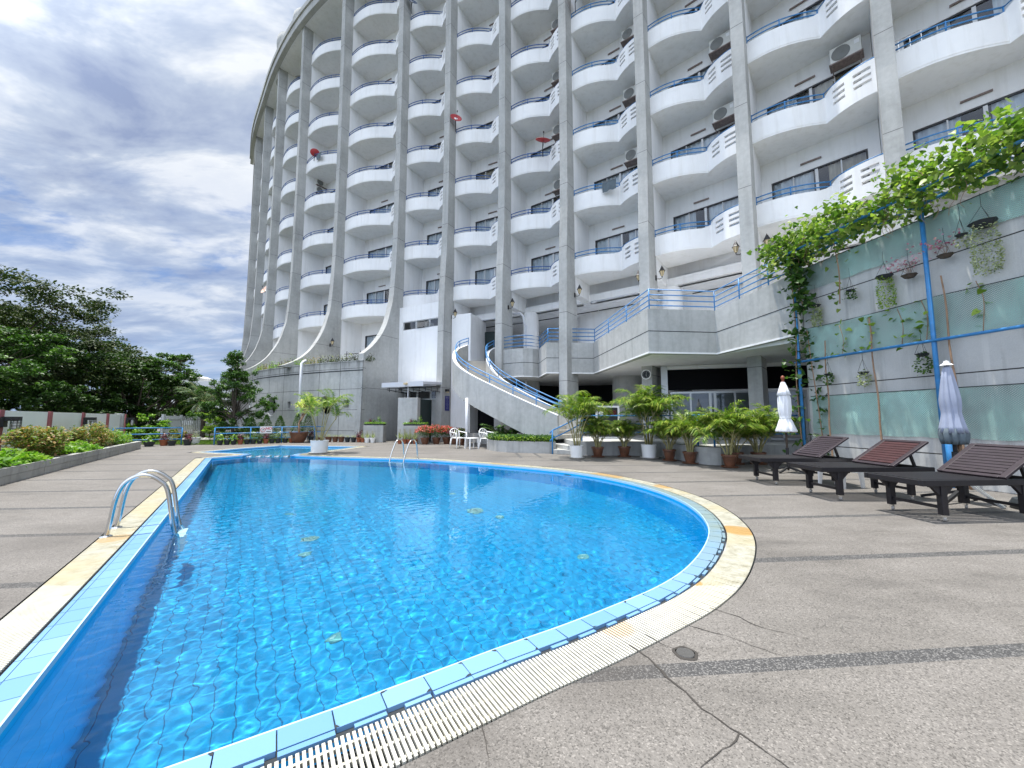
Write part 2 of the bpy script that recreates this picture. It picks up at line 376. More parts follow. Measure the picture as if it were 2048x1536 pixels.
HEART = np.array([(0, 0, 0), (0.42, -0.10, 0.05), (0.50, 0.25, 0.10), (0.28, 0.68, 0.04), (0, 1.0, -0.12), (-0.28, 0.68, 0.04), (-0.50, 0.25, 0.10), (-0.42, -0.10, 0.05), (0, 0.4, 0)])
HEARTF = np.array([(8, 0, 1), (8, 1, 2), (8, 2, 3), (8, 3, 4), (8, 4, 5), (8, 5, 6), (8, 6, 7), (8, 7, 0)])
def leaves(name, pts, size, matname, parent=None, seed=0, up=0.5, outd=None, shape=LEAF, faces=LEAFF, width=1.0, jit=0.35, droop=0.0):
    """one small folded leaf at every point, facing mostly up, pointing in outd (n,3) or at random"""
    rng = np.random.RandomState(seed); n = len(pts)
    nz = rng.normal(size=(n, 3)) * (1 - up); nz[:, 2] = np.abs(nz[:, 2]) + up
    nz /= np.linalg.norm(nz, axis=1)[:, None]
    d = rng.normal(size=(n, 3)) if outd is None else outd + rng.normal(size=(n, 3)) * jit
    d[:, 2] -= droop
    d -= nz * (d * nz).sum(1)[:, None]; d /= np.linalg.norm(d, axis=1)[:, None] + 1e-9
    x = np.cross(d, nz)
    s = size * rng.uniform(0.65, 1.25, n)
    L = shape * np.array([width, 1, 1])
    V = pts[:, None, :] + s[:, None, None] * (L[None, :, 0:1] * x[:, None, :] + L[None, :, 1:2] * d[:, None, :] + L[None, :, 2:3] * nz[:, None, :])
    F = faces[None] + (np.arange(n) * len(shape))[:, None, None]
    return arr(name, V.reshape(-1, 3), F.reshape(-1, 3), matname, parent)
def blob_pts(rng, centers, radii, counts, shell=0.55, flat=1.0):
    P, D = [], []
    for c, r, k in zip(centers, radii, counts):
        d = rng.normal(size=(k, 3)); d /= np.linalg.norm(d, axis=1)[:, None]
        rr = r * (shell + (1 - shell) * rng.uniform(0, 1, k)) ** 1.0
        q = d * rr[:, None] * np.array([1, 1, flat]); P.append(q + np.array(c)); D.append(d)
    return np.concatenate(P), np.concatenate(D)
def smooth_poly(pts, n=8, closed=False):
    """Catmull-Rom through pts"""
    P = [Vector(p) for p in pts]; out = []
    m = len(P)
    for i in range(m if closed else m - 1):
        p0 = P[(i - 1) % m] if (closed or i > 0) else P[0] * 2 - P[1]
        p1 = P[i]; p2 = P[(i + 1) % m]
        p3 = P[(i + 2) % m] if (closed or i + 2 < m) else P[m - 1] * 2 - P[m - 2]
        for k in range(n):
            t = k / n
            out.append(0.5 * ((2 * p1) + (p2 - p0) * t + (2 * p0 - 5 * p1 + 4 * p2 - p3) * t * t + (3 * p1 - p0 - 3 * p2 + p3) * t ** 3))
    if not closed: out.append(P[-1])
    return out
def offset_poly(pts, d, closed=True):
    """offset plan polyline to its right-hand side by d"""
    n = len(pts); out = []
    for i in range(n):
        a = Vector(pts[(i - 1) % n][:2]) if (closed or i > 0) else Vector(pts[i][:2]); b = Vector(pts[i][:2]); c = Vector(pts[(i + 1) % n][:2]) if (closed or i < n - 1) else Vector(pts[i][:2])
        d1 = (b - a); d2 = (c - b)
        if d1.length < 1e-9: d1 = d2
        if d2.length < 1e-9: d2 = d1
        d1.normalize(); d2.normalize()
        n1 = Vector((d1.y, -d1.x)); n2 = Vector((d2.y, -d2.x)); m = n1 + n2
        if m.length < 1e-6: m = n1
        m.normalize(); k = d / max(0.45, m.dot(n1)); out.append(b + m * k)
    return out

# ---------------- ground, deck and pool ----------------
LD = Vector((-0.572, 0.820)); LD.normalize()          # direction of the pool's long left side
left_a, left_b = Vector((-1.68, 1.15)), Vector((-9.25, 12.0))
n_l = 40
outline = [left_a + (left_b - left_a) * (i / n_l) for i in range(n_l + 1)]
outline += [Vector(p) for p in [(-8.86, 12.8), (-9.0, 13.42), (-11.15, 14.15), (-10.95, 15.9), (-10.4, 17.4), (-6.7, 16.75), (-7.0, 14.9), (-7.42, 13.5), (-7.28, 12.82)]]
outline += [Vector(p) for p in smooth_poly([(-7.28, 12.82), (-5.0, 12.1), (-2.85, 11.55), (-1.3, 10.72), (-0.3, 10.08), (0.7, 9.36), (1.52, 8.6), (2.12, 7.6), (2.41, 6.7), (2.5, 5.9), (2.43, 5.2), (2.27, 4.62), (2.06, 4.15), (1.74, 3.65), (1.38, 3.2), (1.04, 2.88), (0.68, 2.62), (0.32, 2.38), (-0.06, 2.15), (-0.34, 1.97), (-0.67, 1.76), (-1.1, 1.5), (-1.68, 1.15)], 6)[1:-1]]
outline = [Vector((p[0], p[1])) for p in outline]
def outward(d): return offset_poly(outline, -d, True)
TW, GW = 0.155, 0.262
hole = outward(TW + GW)
def flat_with_hole(name, outer, holes, z, material, kind='structure'):
    bm = bmesh.new(); es = []
    for loop in [outer] + holes:
        vs = [bm.verts.new((p[0], p[1], z)) for p in loop]
        es += [bm.edges.new((vs[i], vs[(i + 1) % len(vs)])) for i in range(len(vs))]
    bmesh.ops.triangle_fill(bm, edges=es, use_beauty=True)
    for f in bm.faces:
        if f.normal.z < 0: f.normal_flip()
    me = bpy.data.meshes.new(name); bm.to_mesh(me); bm.free(); me.materials.append(M[material])
    o = bpy.data.objects.new(name, me); C.objects.link(o); o['kind'] = kind
    return o
def deck_fn(nt, co, col, p):
    x, y, z = nt.sep(co)
    c5, s5 = math.cos(R(5)), math.sin(R(5))
    q = nt.math('ADD', nt.math('MULTIPLY', x, -s5), nt.math('MULTIPLY', y, c5))
    pp = nt.math('ADD', nt.math('MULTIPLY', x, c5), nt.math('MULTIPLY', y, s5))
    big = nt.noise(co, 0.45, 6, 0.62, 0.4); mid = nt.noise(nt.mapping(co, rot=(0, 0, R(-20)), scale=(1, 3.2, 1)), 1.1, 6, 0.65)
    base = nt.ramp(nt.math('ADD', nt.math('MULTIPLY', big, 0.55), nt.math('MULTIPLY', mid, 0.45)),
                   [(0.32, (0.108, 0.100, 0.092)), (0.46, (0.156, 0.144, 0.131)), (0.62, (0.192, 0.178, 0.164)), (0.74, (0.226, 0.209, 0.192))])
    vor = nt.n('ShaderNodeTexVoronoi'); vor.inputs['Scale'].default_value = 165.0; nt.link(co, vor.inputs['Vector'])
    chip = nt.sep(vor.outputs['Color'])[0]
    sp = nt.ramp(chip, [(0.08, 0.55), (0.25, 0.88), (0.7, 1.03), (0.9, 1.12), (0.97, 1.45)])
    c = nt.mix(1.0, base, sp, 'MULTIPLY')
    qq = nt.math('SUBTRACT', nt.math('FRACT', nt.math('ADD', nt.math('DIVIDE', nt.math('SUBTRACT', q, 3.20), 1.316), 0.5)), 0.5)
    wob = nt.math('MULTIPLY', nt.math('SUBTRACT', nt.noise(co, 3.0, 2), 0.5), 0.006)
    bandm = nt.line(nt.math('ADD', nt.math('MULTIPLY', qq, 1.316), wob), 0.05)
    pq = nt.math('GREATER_THAN', q, 11.9)
    p3 = nt.math('SUBTRACT', nt.math('FRACT', nt.math('ADD', nt.math('DIVIDE', nt.math('SUBTRACT', pp, 1.33), 0.62), 0.5)), 0.5)
    b2 = nt.math('MULTIPLY', nt.math('MULTIPLY', nt.line(nt.math('MULTIPLY', p3, 0.62), 0.05), pq), nt.math('MULTIPLY', nt.math('GREATER_THAN', pp, 1.0), nt.math('LESS_THAN', pp, 2.4)))
    sp2 = nt.ramp(chip, [(0.3, (0.042, 0.042, 0.043)), (0.72, (0.066, 0.066, 0.068)), (0.9, (0.18, 0.175, 0.168))])
    c = nt.mix(nt.math('MULTIPLY', nt.math('MAXIMUM', bandm, b2), 0.88), c, sp2)
    edge = nt.noise(co, 2.4, 5, 0.65)
    for (px_, py_, r_, k_) in ((0.42, 2.02, 0.42, 0.5), (-0.2, 1.60, 0.3, 0.45), (1.5, 2.95, 0.25, 0.3), (-4.6, 3.9, 0.9, 0.35), (-3.6, 2.5, 0.8, 0.35), (5.3, 9.6, 0.9, 0.35), (3.0, 11.9, 1.0, 0.3), (6.6, 4.0, 0.8, 0.25)):
        dd_ = nt.vmath('LENGTH', nt.vmath('SUBTRACT', nt.vmath('MULTIPLY', co, (1, 1, 0)), (px_, py_, 0)), out=1)
        dd_ = nt.math('ADD', nt.math('DIVIDE', dd_, r_ * 2), nt.math('MULTIPLY', nt.math('SUBTRACT', edge, 0.5), 0.5))
        c = nt.mix(nt.ramp(dd_, [(0.12, k_), (0.55, 0.0)]), c, (0.07, 0.062, 0.055))
    st = nt.noise(nt.mapping(co, loc=(5, 2, 0)), 0.9, 7, 0.68, 1.2)
    c = nt.mix(nt.math('MULTIPLY', nt.ramp(st, [(0.54, 0.0), (0.72, 1.0)]), 0.42), c, nt.mix(1.0, c, (0.62, 0.60, 0.58), 'MULTIPLY'))
    r = nt.ramp(mid, [(0.3, 0.55), (0.7, 0.85)]); nt.link(r, p.inputs['Roughness'])
    return c
mat('deck_terrazzo', spec=0.3, fn=deck_fn, bump=0.18, bscale=170)
mat('earth', rough=0.95, base=(0.07, 0.075, 0.04), var=0.4, vscale=0.3)
mat('crack_dark', rough=1.0, base=(0.05, 0.045, 0.04))
deck_outer = [(-40, -7), (26, -7), (26, 44), (-40, 44)]
deck = flat_with_hole('pool_deck', deck_outer, [hole], 0.0, 'deck_terrazzo')
flat_with_hole('ground', [(-900, -900), (900, -900), (900, 900), (-900, 900)], [[(-39.9, -6.9), (25.9, -6.9), (25.9, 43.9), (-39.9, 43.9)]], -0.02, 'earth')

def crack(pts, wd, seed=0):
    rng = random.Random(seed); out = []
    for i in range(len(pts) - 1):
        a, b = Vector(pts[i]), Vector(pts[i + 1]); n = max(2, int((b - a).length / 0.035))
        for k in range(n):
            q = a.lerp(b, k / n); d = (b - a).normalized(); q = q + Vector((-d.y, d.x)) * rng.uniform(-1, 1) * 0.006; out.append(q)
    out.append(Vector(pts[-1])); mb = MB(); n = len(out)
    vs = []
    for i, q in enumerate(out):
        d = (out[min(i + 1, n - 1)] - out[max(i - 1, 0)]).normalized(); w_ = wd * rng.uniform(0.45, 1.3) * (0.35 + 0.65 * math.sin(PI * min(1, (i + 1) / n * 1.0) ** 0.5))
        vs += [(q.x - d.y * w_ / 2, q.y + d.x * w_ / 2, 0.003), (q.x + d.y * w_ / 2, q.y - d.x * w_ / 2, 0.003)]
    mb.add(vs, [(2 * i, 2 * i + 1, 2 * i + 3, 2 * i + 2) for i in range(n - 1)])
    return mb
for j, (pts, wd) in enumerate([([(0.62, 2.16), (0.69, 2.05), (0.72, 1.91), (0.76, 1.81), (0.79, 1.71), (0.87, 1.58), (0.92, 1.49), (1.0, 1.36)], 0.010),
        ([(0.87, 1.58), (0.80, 1.53), (0.73, 1.49), (0.65, 1.44)], 0.006), ([(0.74, 2.26), (0.80, 2.18), (0.86, 2.12)], 0.005),
        ([(1.26, 2.57), (1.38, 2.45), (1.43, 2.34), (1.62, 2.22)], 0.006), ([(1.0, 2.38), (1.18, 2.25), (1.27, 2.16), (1.40, 2.05)], 0.005),
        ([(-0.14, 1.68), (-0.11, 1.58), (-0.08, 1.44)], 0.004)]):
    crack(pts, wd, j).build('crack', 'crack_dark', deck)
# resample outline by arc length
def resample(pts, step, closed=True):
    P = [Vector(p) for p in pts]; out = []; n = len(P); carry = 0.0
    for i in range(n if closed else n - 1):
        a, b = P[i], P[(i + 1) % n]; l = (b - a).length; d = (b - a) / max(l, 1e-9); t = carry
        while t < l: out.append((a + d * t, d)); t += step
        carry = t - l
    return out
# pool shell
def tile_fn(joint, c1, c2, jc, vert=False):
    def fn(nt, co, col, p):
        a = nt.noise(co, 1.3, 4, 0.6)
        c = nt.ramp(a, [(0.35, c1), (0.65, c2)])
        r = nt.mapping(co, rot=(0, 0, -math.atan2(LD.y, LD.x)))
        x, y, z = nt.sep(r)
        def j(v, w_): return nt.line(nt.math('MULTIPLY', nt.math('SUBTRACT', nt.math('FRACT', nt.math('DIVIDE', v, joint)), 0.5), joint), w_)
        cell = nt.n('ShaderNodeTexWhiteNoise', noise_dimensions='2D')
        cv = nt.vmath('FLOOR', nt.vmath('MULTIPLY', r, (1 / joint, 1 / joint, 0)))
        nt.link(cv, cell.inputs['Vector'])
        c = nt.mix(0.25, c, nt.mix(1.0, c, nt.ramp(cell.outputs['Value'], [(0, 0.72), (1, 1.15)]), 'MULTIPLY'))
        if vert:
            c = nt.mix(nt.math('MULTIPLY', j(z, 0.003), 0.5), c, jc)
        else:
            c = nt.mix(nt.math('MULTIPLY', j(y, 0.0034), 0.72), c, jc)
            c = nt.mix(nt.math('MULTIPLY', j(x, 0.002), 0.0), c, jc)
        return c
    return fn
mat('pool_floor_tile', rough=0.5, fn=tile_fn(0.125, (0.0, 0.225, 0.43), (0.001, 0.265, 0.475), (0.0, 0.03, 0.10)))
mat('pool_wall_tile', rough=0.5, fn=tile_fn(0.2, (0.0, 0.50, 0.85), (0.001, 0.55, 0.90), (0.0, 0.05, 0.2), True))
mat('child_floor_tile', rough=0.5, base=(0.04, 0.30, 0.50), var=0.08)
DEPTH = -1.55
i_gapL, i_gapR = n_l + 1, n_l + 9          # outline indices at the channel between the pools
main_poly = outline[:n_l + 2] + outline[n_l + 9:]
child_poly = outline[n_l + 1:n_l + 10]
mb = MB(); n = len(main_poly)
vs = [(p.x, p.y, DEPTH) for p in main_poly] + [(p.x, p.y, -0.005) for p in main_poly]
mb.add(vs, [(i, n + i, n + (i + 1) % n, (i + 1) % n) for i in range(n) if not (i == n_l + 1)])
ia, ib = n_l + 1, n_l + 2
mb.add([(main_poly[ia].x, main_poly[ia].y, DEPTH), (main_poly[ib].x, main_poly[ib].y, DEPTH), (main_poly[ib].x, main_poly[ib].y, -0.16), (main_poly[ia].x, main_poly[ia].y, -0.16)], [(0, 1, 2, 3)])
shell = mb.build('pool_basin', 'pool_wall_tile'); shell['kind'] = 'structure'
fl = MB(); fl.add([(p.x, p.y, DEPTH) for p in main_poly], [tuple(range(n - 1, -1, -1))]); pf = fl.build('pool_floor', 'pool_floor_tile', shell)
cb = MB(); m_ = len(child_poly)
cb.add([(p.x, p.y, -0.42) for p in child_poly], [tuple(range(m_ - 1, -1, -1))])
cb.add([(p.x, p.y, -0.42) for p in child_poly] + [(p.x, p.y, -0.005) for p in child_poly], [(i, m_ + i, m_ + i + 1, i + 1) for i in range(m_ - 1)])
ds = (Vector(child_poly[0]), Vector(child_poly[-1])); cf = cb.build('child_pool_floor', 'child_floor_tile', shell)
dv = MB(); d0 = ds[0]; d1 = ds[1]; up = Vector((0.0, 0.42))
dv.prism([d0, d1, d1 + up, d0 + up], -0.43, -0.16); dvo = dv.build('divider_wall', 'pool_wall_tile', shell)
for o in (shell, pf, cf, dvo): o.cycles.is_caustics_receiver = True
# water
def in_poly(X, Y, poly):
    ins = np.zeros(X.shape, dtype=bool); n = len(poly)
    for i in range(n):
        x1, y1 = poly[i]; x2, y2 = poly[(i + 1) % n]
        c = ((y1 > Y) != (y2 > Y))
        with np.errstate(divide='ignore', invalid='ignore'):
            xi = (x2 - x1) * (Y - y1) / (y2 - y1 + 1e-12) + x1
        ins ^= c & (X < xi)
    return ins
xs = np.arange(-11.4, 2.75, 0.016); ys = np.arange(1.0, 17.6, 0.016)
X, Y = np.meshgrid(xs, ys); rng = np.random.RandomState(5); Z = np.zeros_like(X)
for k in range(46):
    L = 0.047 * (4.2 ** rng.uniform()); a = R(-35) + rng.normal() * 0.95; ph = rng.uniform(0, 6.28)
    Z += 0.000130 * (L / 0.12) ** 1.15 * np.sin((X * math.cos(a) + Y * math.sin(a)) * 2 * PI / L + ph + 0.9 * np.sin(X * 1.3 + Y * 0.7 + k))
Z *= 0.75 + 0.35 * np.sin(X * 0.7 + 1) * np.cos(Y * 0.45)
Z *= np.clip(1.12 - Y / 16, 0.25, 1.0)
wout = [(p.x, p.y) for p in outward(0.02)]
idx = np.arange(X.size).reshape(X.shape)
cx = (X[:-1, :-1] + X[1:, 1:]) / 2; cy = (Y[:-1, :-1] + Y[1:, 1:]) / 2
keep = in_poly(cx, cy, wout)
F = np.stack([idx[:-1, :-1][keep], idx[:-1, 1:][keep], idx[1:, 1:][keep], idx[1:, :-1][keep]], -1)
used, inv = np.unique(F, return_inverse=True)
V = np.stack([X.ravel()[used], Y.ravel()[used], Z.ravel()[used] - 0.055], -1)
m = bpy.data.materials.new('pool_water'); m.use_nodes = True; nt = NT(m.node_tree); nt.t.nodes.clear()
o_ = nt.n('ShaderNodeOutputMaterial'); g_ = nt.n('ShaderNodeBsdfGlass'); g_.inputs['IOR'].default_value = 1.33; g_.inputs['Roughness'].default_value = 0.0
g_.inputs[0].default_value = (0.80, 0.97, 1.0, 1); nt.link(g_.outputs[0], o_.inputs[0]); M['pool_water'] = m
water = arr('pool_water', V, inv.reshape(-1, 4), 'pool_water', smooth=True); water['kind'] = 'structure'
water.cycles.is_caustics_caster = True
# coping: blue tiles, then the overflow grate of cream slats
def coping_tile_fn(nt, co, col, p):
    g = nt.n('ShaderNodeNewGeometry')
    x, y, z = nt.sep(co)
    c = nt.ramp(g.outputs['Random Per Island'], [(0.0, (0.130, 0.275, 0.47)), (0.5, (0.155, 0.31, 0.52)), (1.0, (0.19, 0.35, 0.56))])
    # the far and right-hand tiles carry a dull grey-green deposit
    f = nt.math('MULTIPLY', nt.math('ADD', nt.math('MULTIPLY', x, 0.35), nt.math('MULTIPLY', nt.math('SUBTRACT', y, 3.4), 0.45)), 0.9, clamp=True)
    f = nt.math('MULTIPLY', f, nt.ramp(nt.noise(co, 2.2, 5, 0.6), [(0.3, 0.6), (0.6, 1.0)]))
    f = nt.math('MULTIPLY', f, nt.math('GREATER_THAN', x, -7))
    c = nt.mix(f, c, (0.20, 0.26, 0.25))
    return c
mat('coping_tile', rough=0.35, spec=0.45, fn=coping_tile_fn)
mat('drain_metal', rough=0.6, base=(0.09, 0.088, 0.085), metal=0.3, bump=0.4, bscale=300)
mat('grout_dark', rough=0.9, base=(0.03, 0.035, 0.04))
mat('lip_tile', rough=0.35, base=(0.40, 0.58, 0.78))
def slat_fn(nt, co, col, p):
    a = nt.noise(nt.mapping(co, scale=(1.0, 1.0, 1)), 1.15, 4, 0.55, 0.2); b = nt.noise(co, 9, 5, 0.65)
    c = nt.ramp(b, [(0.3, (0.34, 0.31, 0.22)), (0.5, (0.50, 0.475, 0.375)), (0.62, (0.58, 0.555, 0.455))])
    c = nt.mix(nt.ramp(a, [(0.46, 0.0), (0.56, 0.35), (0.66, 0.65)]), c, (0.56, 0.48, 0.28))
    s = nt.noise(nt.mapping(co, loc=(4, 4, 0)), 1.9, 3, 0.5)
    for (px_, py_, r_, k_) in ((2.45, 4.28, 0.20, 0.85), (1.34, 2.95, 0.06, 0.8), (0.60, 2.34, 0.11, 0.9), (1.95, 8.30, 0.45, 0.7), (2.75, 7.0, 0.22, 0.7), (-0.2, 10.4, 0.5, 0.4), (-4.0, 4.0, 0.15, 0.5), (-3.05, 2.75, 0.02, 0.7), (-6.0, 7.1, 0.2, 0.4)):
        dd_ = nt.vmath('LENGTH', nt.vmath('SUBTRACT', nt.vmath('MULTIPLY', co, (1, 1, 0)), (px_, py_, 0)), out=1)
        c = nt.mix(nt.math('MULTIPLY', nt.ramp(nt.math('DIVIDE', dd_, r_ * 2), [(0.40, k_), (0.52, 0.0)]), 1.0), c, (0.52, 0.30, 0.085))
    x, y, z = nt.sep(co)
    nr = nt.math('LESS_THAN', y, 2.9); c = nt.mix(nt.math('MULTIPLY', nr, 0.45), c, (0.62, 0.615, 0.57))
    return c
mat('grate_slat', rough=0.55, spec=0.3, fn=slat_fn)
cp = thing('pool_coping', 'pale blue tile edge with a cream slatted overflow grate running round the pool', 'pool edge')
rr = random.Random(3)
tl = MB(); t2 = MB(); chips = MB()
segs = resample(outline, 0.195)
for p_, d in segs:
    nrm = Vector((-d.y, d.x)); ang = math.atan2(d.y, d.x); q = p_ + d * 0.0975
    c1 = q + nrm * (0.006 + 0.056); tl.box((c1.x, c1.y, -0.012), (0.190, 0.112, 0.024), rz=ang)
    c2 = q + nrm * (0.122 + 0.014); 
    near = p_.y < 4.6 and p_.x > -1.7
    if not (near and rr.random() < 0.6): t2.box((c2.x, c2.y, -0.013), (0.190, 0.026, 0.022), rz=ang)
    else: t2.box((c2.x - d.x * 0.03, c2.y - d.y * 0.03, -0.015), (rr.uniform(0.05, 0.13), 0.022, 0.020), rz=ang)

for p_, d in segs:
    if p_.y > 6.0 or p_.x < -1.6: 
        if rr.random() > 0.08: continue
    nrm = Vector((-d.y, d.x)); 
    for off in (0.006, 0.118):
        if rr.random() < (0.22 if off < 0.05 else 0.5):
            q = p_ + nrm * off; s1, s2 = rr.uniform(0.008, 0.035), rr.uniform(0.006, 0.018) * (1 if off < 0.05 else -1); e1 = rr.choice((-1, 1))
            a1 = q; a2 = q + d * s1 * e1; a3 = q + d * s1 * 0.4 * e1 + nrm * s2; a4 = q + nrm * s2 * 1.2
            chips.add([(v_.x, v_.y, 0.0015) for v_ in (a1, a2, a3, a4)], [(0, 1, 2, 3)])
chips.build('edge_chips', 'grout_dark', cp)  # flat dark marks for chips broken off the tile edges
tl.build('edge_tiles', 'coping_tile', cp); t2.build('edge_trim', 'coping_tile', cp)
def ring(name, d0, d1, z, material, parent):
    a, b = offset_poly(outline, -d0, True), offset_poly(outline, -d1, True); mb = MB(); n = len(a)
    mb.add([(p.x, p.y, z) for p in a] + [(p.x, p.y, z) for p in b], [(i, n + i, n + (i + 1) % n, (i + 1) % n) for i in range(n)])
    o = mb.build(name, material, parent); return o
ring('grout_bed', -0.004, TW + 0.004, -0.020, 'grout_dark', cp)
lip = MB(); a_, b_ = offset_poly(outline, 0.004, True), offset_poly(outline, -0.006, True)
lip.strip(a_, b_, -0.035, -0.001, closed=True); lip.build('lip', 'lip_tile', cp)
ring('grate_channel', TW, TW + GW + 0.01, -0.075, 'grout_dark', cp)
gs = MB(); rb = MB()
for p_, d in resample(outward(TW + 0.012), 0.0212):
    nrm = Vector((-d.y, d.x)); q = p_ + nrm * (GW - 0.024) / 2; gs.box((q.x, q.y, -0.006), (0.0118, GW - 0.026, 0.011), rz=math.atan2(d.y, d.x))
gs.build('grate_slats', 'grate_slat', cp)
for dd in (0.045, 0.13, 0.215):
    a_, b_ = outward(TW + dd - 0.006), outward(TW + dd + 0.006); rb.strip(b_, a_, -0.030, -0.0125, closed=True)
rb.build('grate_ribs', 'grate_slat', cp)
sd_ = MB(); a_, b_ = outward(TW + GW), outward(TW + GW + 0.012); sd_.strip(b_, a_, -0.09, -0.002, closed=True); sd_.build('channel_edge', 'grout_dark', cp)
# pads in the channel between the pools
for k in range(5):
    q = d0.lerp(d1, 0.12 + 0.19 * k) + Vector((0, 0.1)); mb = MB()
    mb.lathe([(0.05, 0.0), (0.12, 0.0), (0.125, 0.02), (0.115, 0.035), (0.06, 0.035), (0.05, 0.0)], 20)
    mb.lathe([(0.125, -0.12), (0.125, 0.0)], 16)
    tag(mb.build('overflow_ring', 'steel', smooth=True, loc=(q.x, q.y, -0.06)), '%s steel ring counted from the grassy side in the gap joining both pools' % ['first', 'second', 'third', 'fourth', 'fifth'][k], 'pool fitting', 'steel rings in the gap between the pools')
# fittings on the pool floor
mat('fitting_green', rough=0.5, base=(0.13, 0.30, 0.28)); mat('fitting_pale', rough=0.4, base=(0.33, 0.46, 0.42))
fit = [(-1.57, 3.57, 'nearest the broken edge tiles'), (-2.64, 5.09, 'just in front of the square drain'), (-0.20, 6.66, 'beside the large oval drain, towards the loungers'), (0.92, 5.14, 'nearest the loungers'), (-1.24, 8.21, 'farthest out towards the plastic chairs'), (-3.75, 6.64, 'farthest out along the long straight side')]
for x, y, s in fit:
    t = thing('floor_inlet', 'round green inlet on the pool floor, ' + s, 'pool fitting', (x, y, DEPTH + 0.004), group='round inlets on the pool floor')
    a = MB(); a.lathe([(0.0, 0.02), (0.03, 0.018), (0.036, 0.008), (0.038, 0)], 18); a.build('cap', 'fitting_pale', t, smooth=True).cycles.is_caustics_receiver = True
    a = MB(); a.lathe([(0.042, 0.010), (0.070, 0.010), (0.074, 0.0)], 18); a.build('flange', 'fitting_green', t, smooth=True).cycles.is_caustics_receiver = True
for x, y, s, l_ in [(-2.83, 5.55, 0.14, 'square dark grating drain on the pool floor'), (-0.65, 6.99, 0.17, 'large round grating drain in the middle of the pool floor')]:
    t = thing('floor_drain', l_, 'drain', (x, y, DEPTH + 0.004)); a = MB(); b = MB()
    b.lathe([(s * 0.9, 0.0), (s * 0.9, 0.012), (0, 0.012)][::-1], 4 if 'square' in l_ else 22); b.build('frame', 'fitting_green', t).cycles.is_caustics_receiver = True
    for k in range(7): a.box((0, (k - 3) * s * 0.2, 0.022), (s * 1.2, s * 0.1, 0.012))
    a.build('grating', 'fitting_pale', t).cycles.is_caustics_receiver = True
for (x, y, ax, l_) in [(1.25, 8.87, 0.9, 'oval return inlet in the far curved pool wall near the loungers'), (-2.28, 11.27, 1.15, 'oval return inlet in the pool wall beside the far ladder')]:
    t = MB(); t.lathe([(0.0, 0.02), (0.06, 0.02), (0.09, 0.008), (0.10, 0.0)], 18)
    o = t.build('wall_inlet', 'grout_dark', smooth=True, loc=(x, y - 0.02, -0.16)); o.rotation_euler = (R(90), 0, R(-38)); tag(o, l_, 'pool fitting')
t = thing('deck_drain', 'small round metal drain cover set in the terrazzo deck', 'drain', (0.89, 2.09, 0.001))
a = MB(); a.lathe([(0.0, 0.005), (0.042, 0.005), (0.045, 0.0)], 24); a.build('cover', 'drain_metal', t)
a = MB(); a.lathe([(0.047, 0.0), (0.047, 0.003), (0.060, 0.002), (0.062, 0.0)], 24, wob=lambda a_, z: 0.06 * math.sin(5 * a_ + 1)); a.build('rim', 'crack_dark', t)

# ladders
def ladder(name, base, dirv, wid, label, lean=0.62, hgt=0.62):
    """base: plan point on the deck edge (middle), dirv: plan unit vector towards the water"""
    d = Vector(dirv).normalized(); s = Vector((-d.y, d.x)); t = thing(name, label, 'pool ladder', (base[0], base[1], 0), group='pool ladders')
    for sg in (-1, 1):
        o = s * (sg * wid / 2)
        pts = [(0, -0.02), (0.02, 0.12), (0.05, hgt * 0.62), (0.10, hgt * 0.86), (0.19, hgt * 0.98), (0.29, hgt * 0.98), (0.38, hgt * 0.88), (0.45, hgt * 0.70), (lean, 0.08), (lean + 0.055, -0.25), (lean + 0.06, -1.0)]
        P3 = [(o.x + d.x * a, o.y + d.y * a, z) for a, z in pts]; P3 = smooth_poly(P3, 6)
        m = MB(); m.tube(P3, 0.021, 14); m.build('rail', 'steel', t, smooth='all')
        m = MB(); m.lathe([(0.0, 0.012), (0.035, 0.012), (0.05, 0.004), (0.052, 0.0)], 18, c=(o.x, o.y, 0.001)); m.build('foot_plate', 'steel', t, smooth=True)
    for k in range(3):
        z = -0.28 - 0.27 * k; m = MB(); a = d * (lean + 0.07)
        m.beam((a.x - s.x * wid / 2, a.y - s.y * wid / 2, z), (a.x + s.x * wid / 2, a.y + s.y * wid / 2, z), 0.08, 0.025); m.build('step', 'plastic_white', t).cycles.is_caustics_receiver = True
ladder('pool_ladder', (-4.27, 4.22), (0.82, 0.572), 0.40, 'bent steel ladder rails on the long straight side by the hedge planters', lean=0.51, hgt=0.60)
ladder('pool_ladder', (-3.10, 11.95), (-0.42, -0.9), 0.52, 'slim steel ladder rails on the far side by the flower pots', lean=0.60, hgt=0.58)

# ---------------- the building ----------------
FT = 0.40                                                    # fin thickness
FIN = [ # x, y of the right face where the balcony joins, outward normal angle
    (13.55, 7.45, 41), (11.07, 10.24, 46), (8.55, 12.84, 49), (5.88, 15.21, 51.5), (2.94, 17.38, 53.5), (-0.05, 19.50, 58), (-3.29, 21.19, 61),
    (-6.62, 22.91, 61), (-11.47, 25.39, 57), (-16.02, 28.37, 50.5), (-20.19, 32.03, 45), (-24.0, 36.1, 41), (-27.7, 40.3, 38), (-31.0, 44.8, 35)]
def fin_frame(i):
    x, y, a = FIN[i]; n = Vector((-math.cos(R(a)), -math.sin(R(a)))); t = Vector((n.y, -n.x))   # outward, leftward along the facade
    return Vector((x, y)), n, t
ZT = 32.3
hotel = thing('hotel_building', 'tall curved white and grey concrete hotel with rows of scalloped balconies between upright fins', 'building')
up_prof = [(0.70, ZT), (0.62, 24), (0.60, 15), (0.66, 11), (0.80, 8.6)]
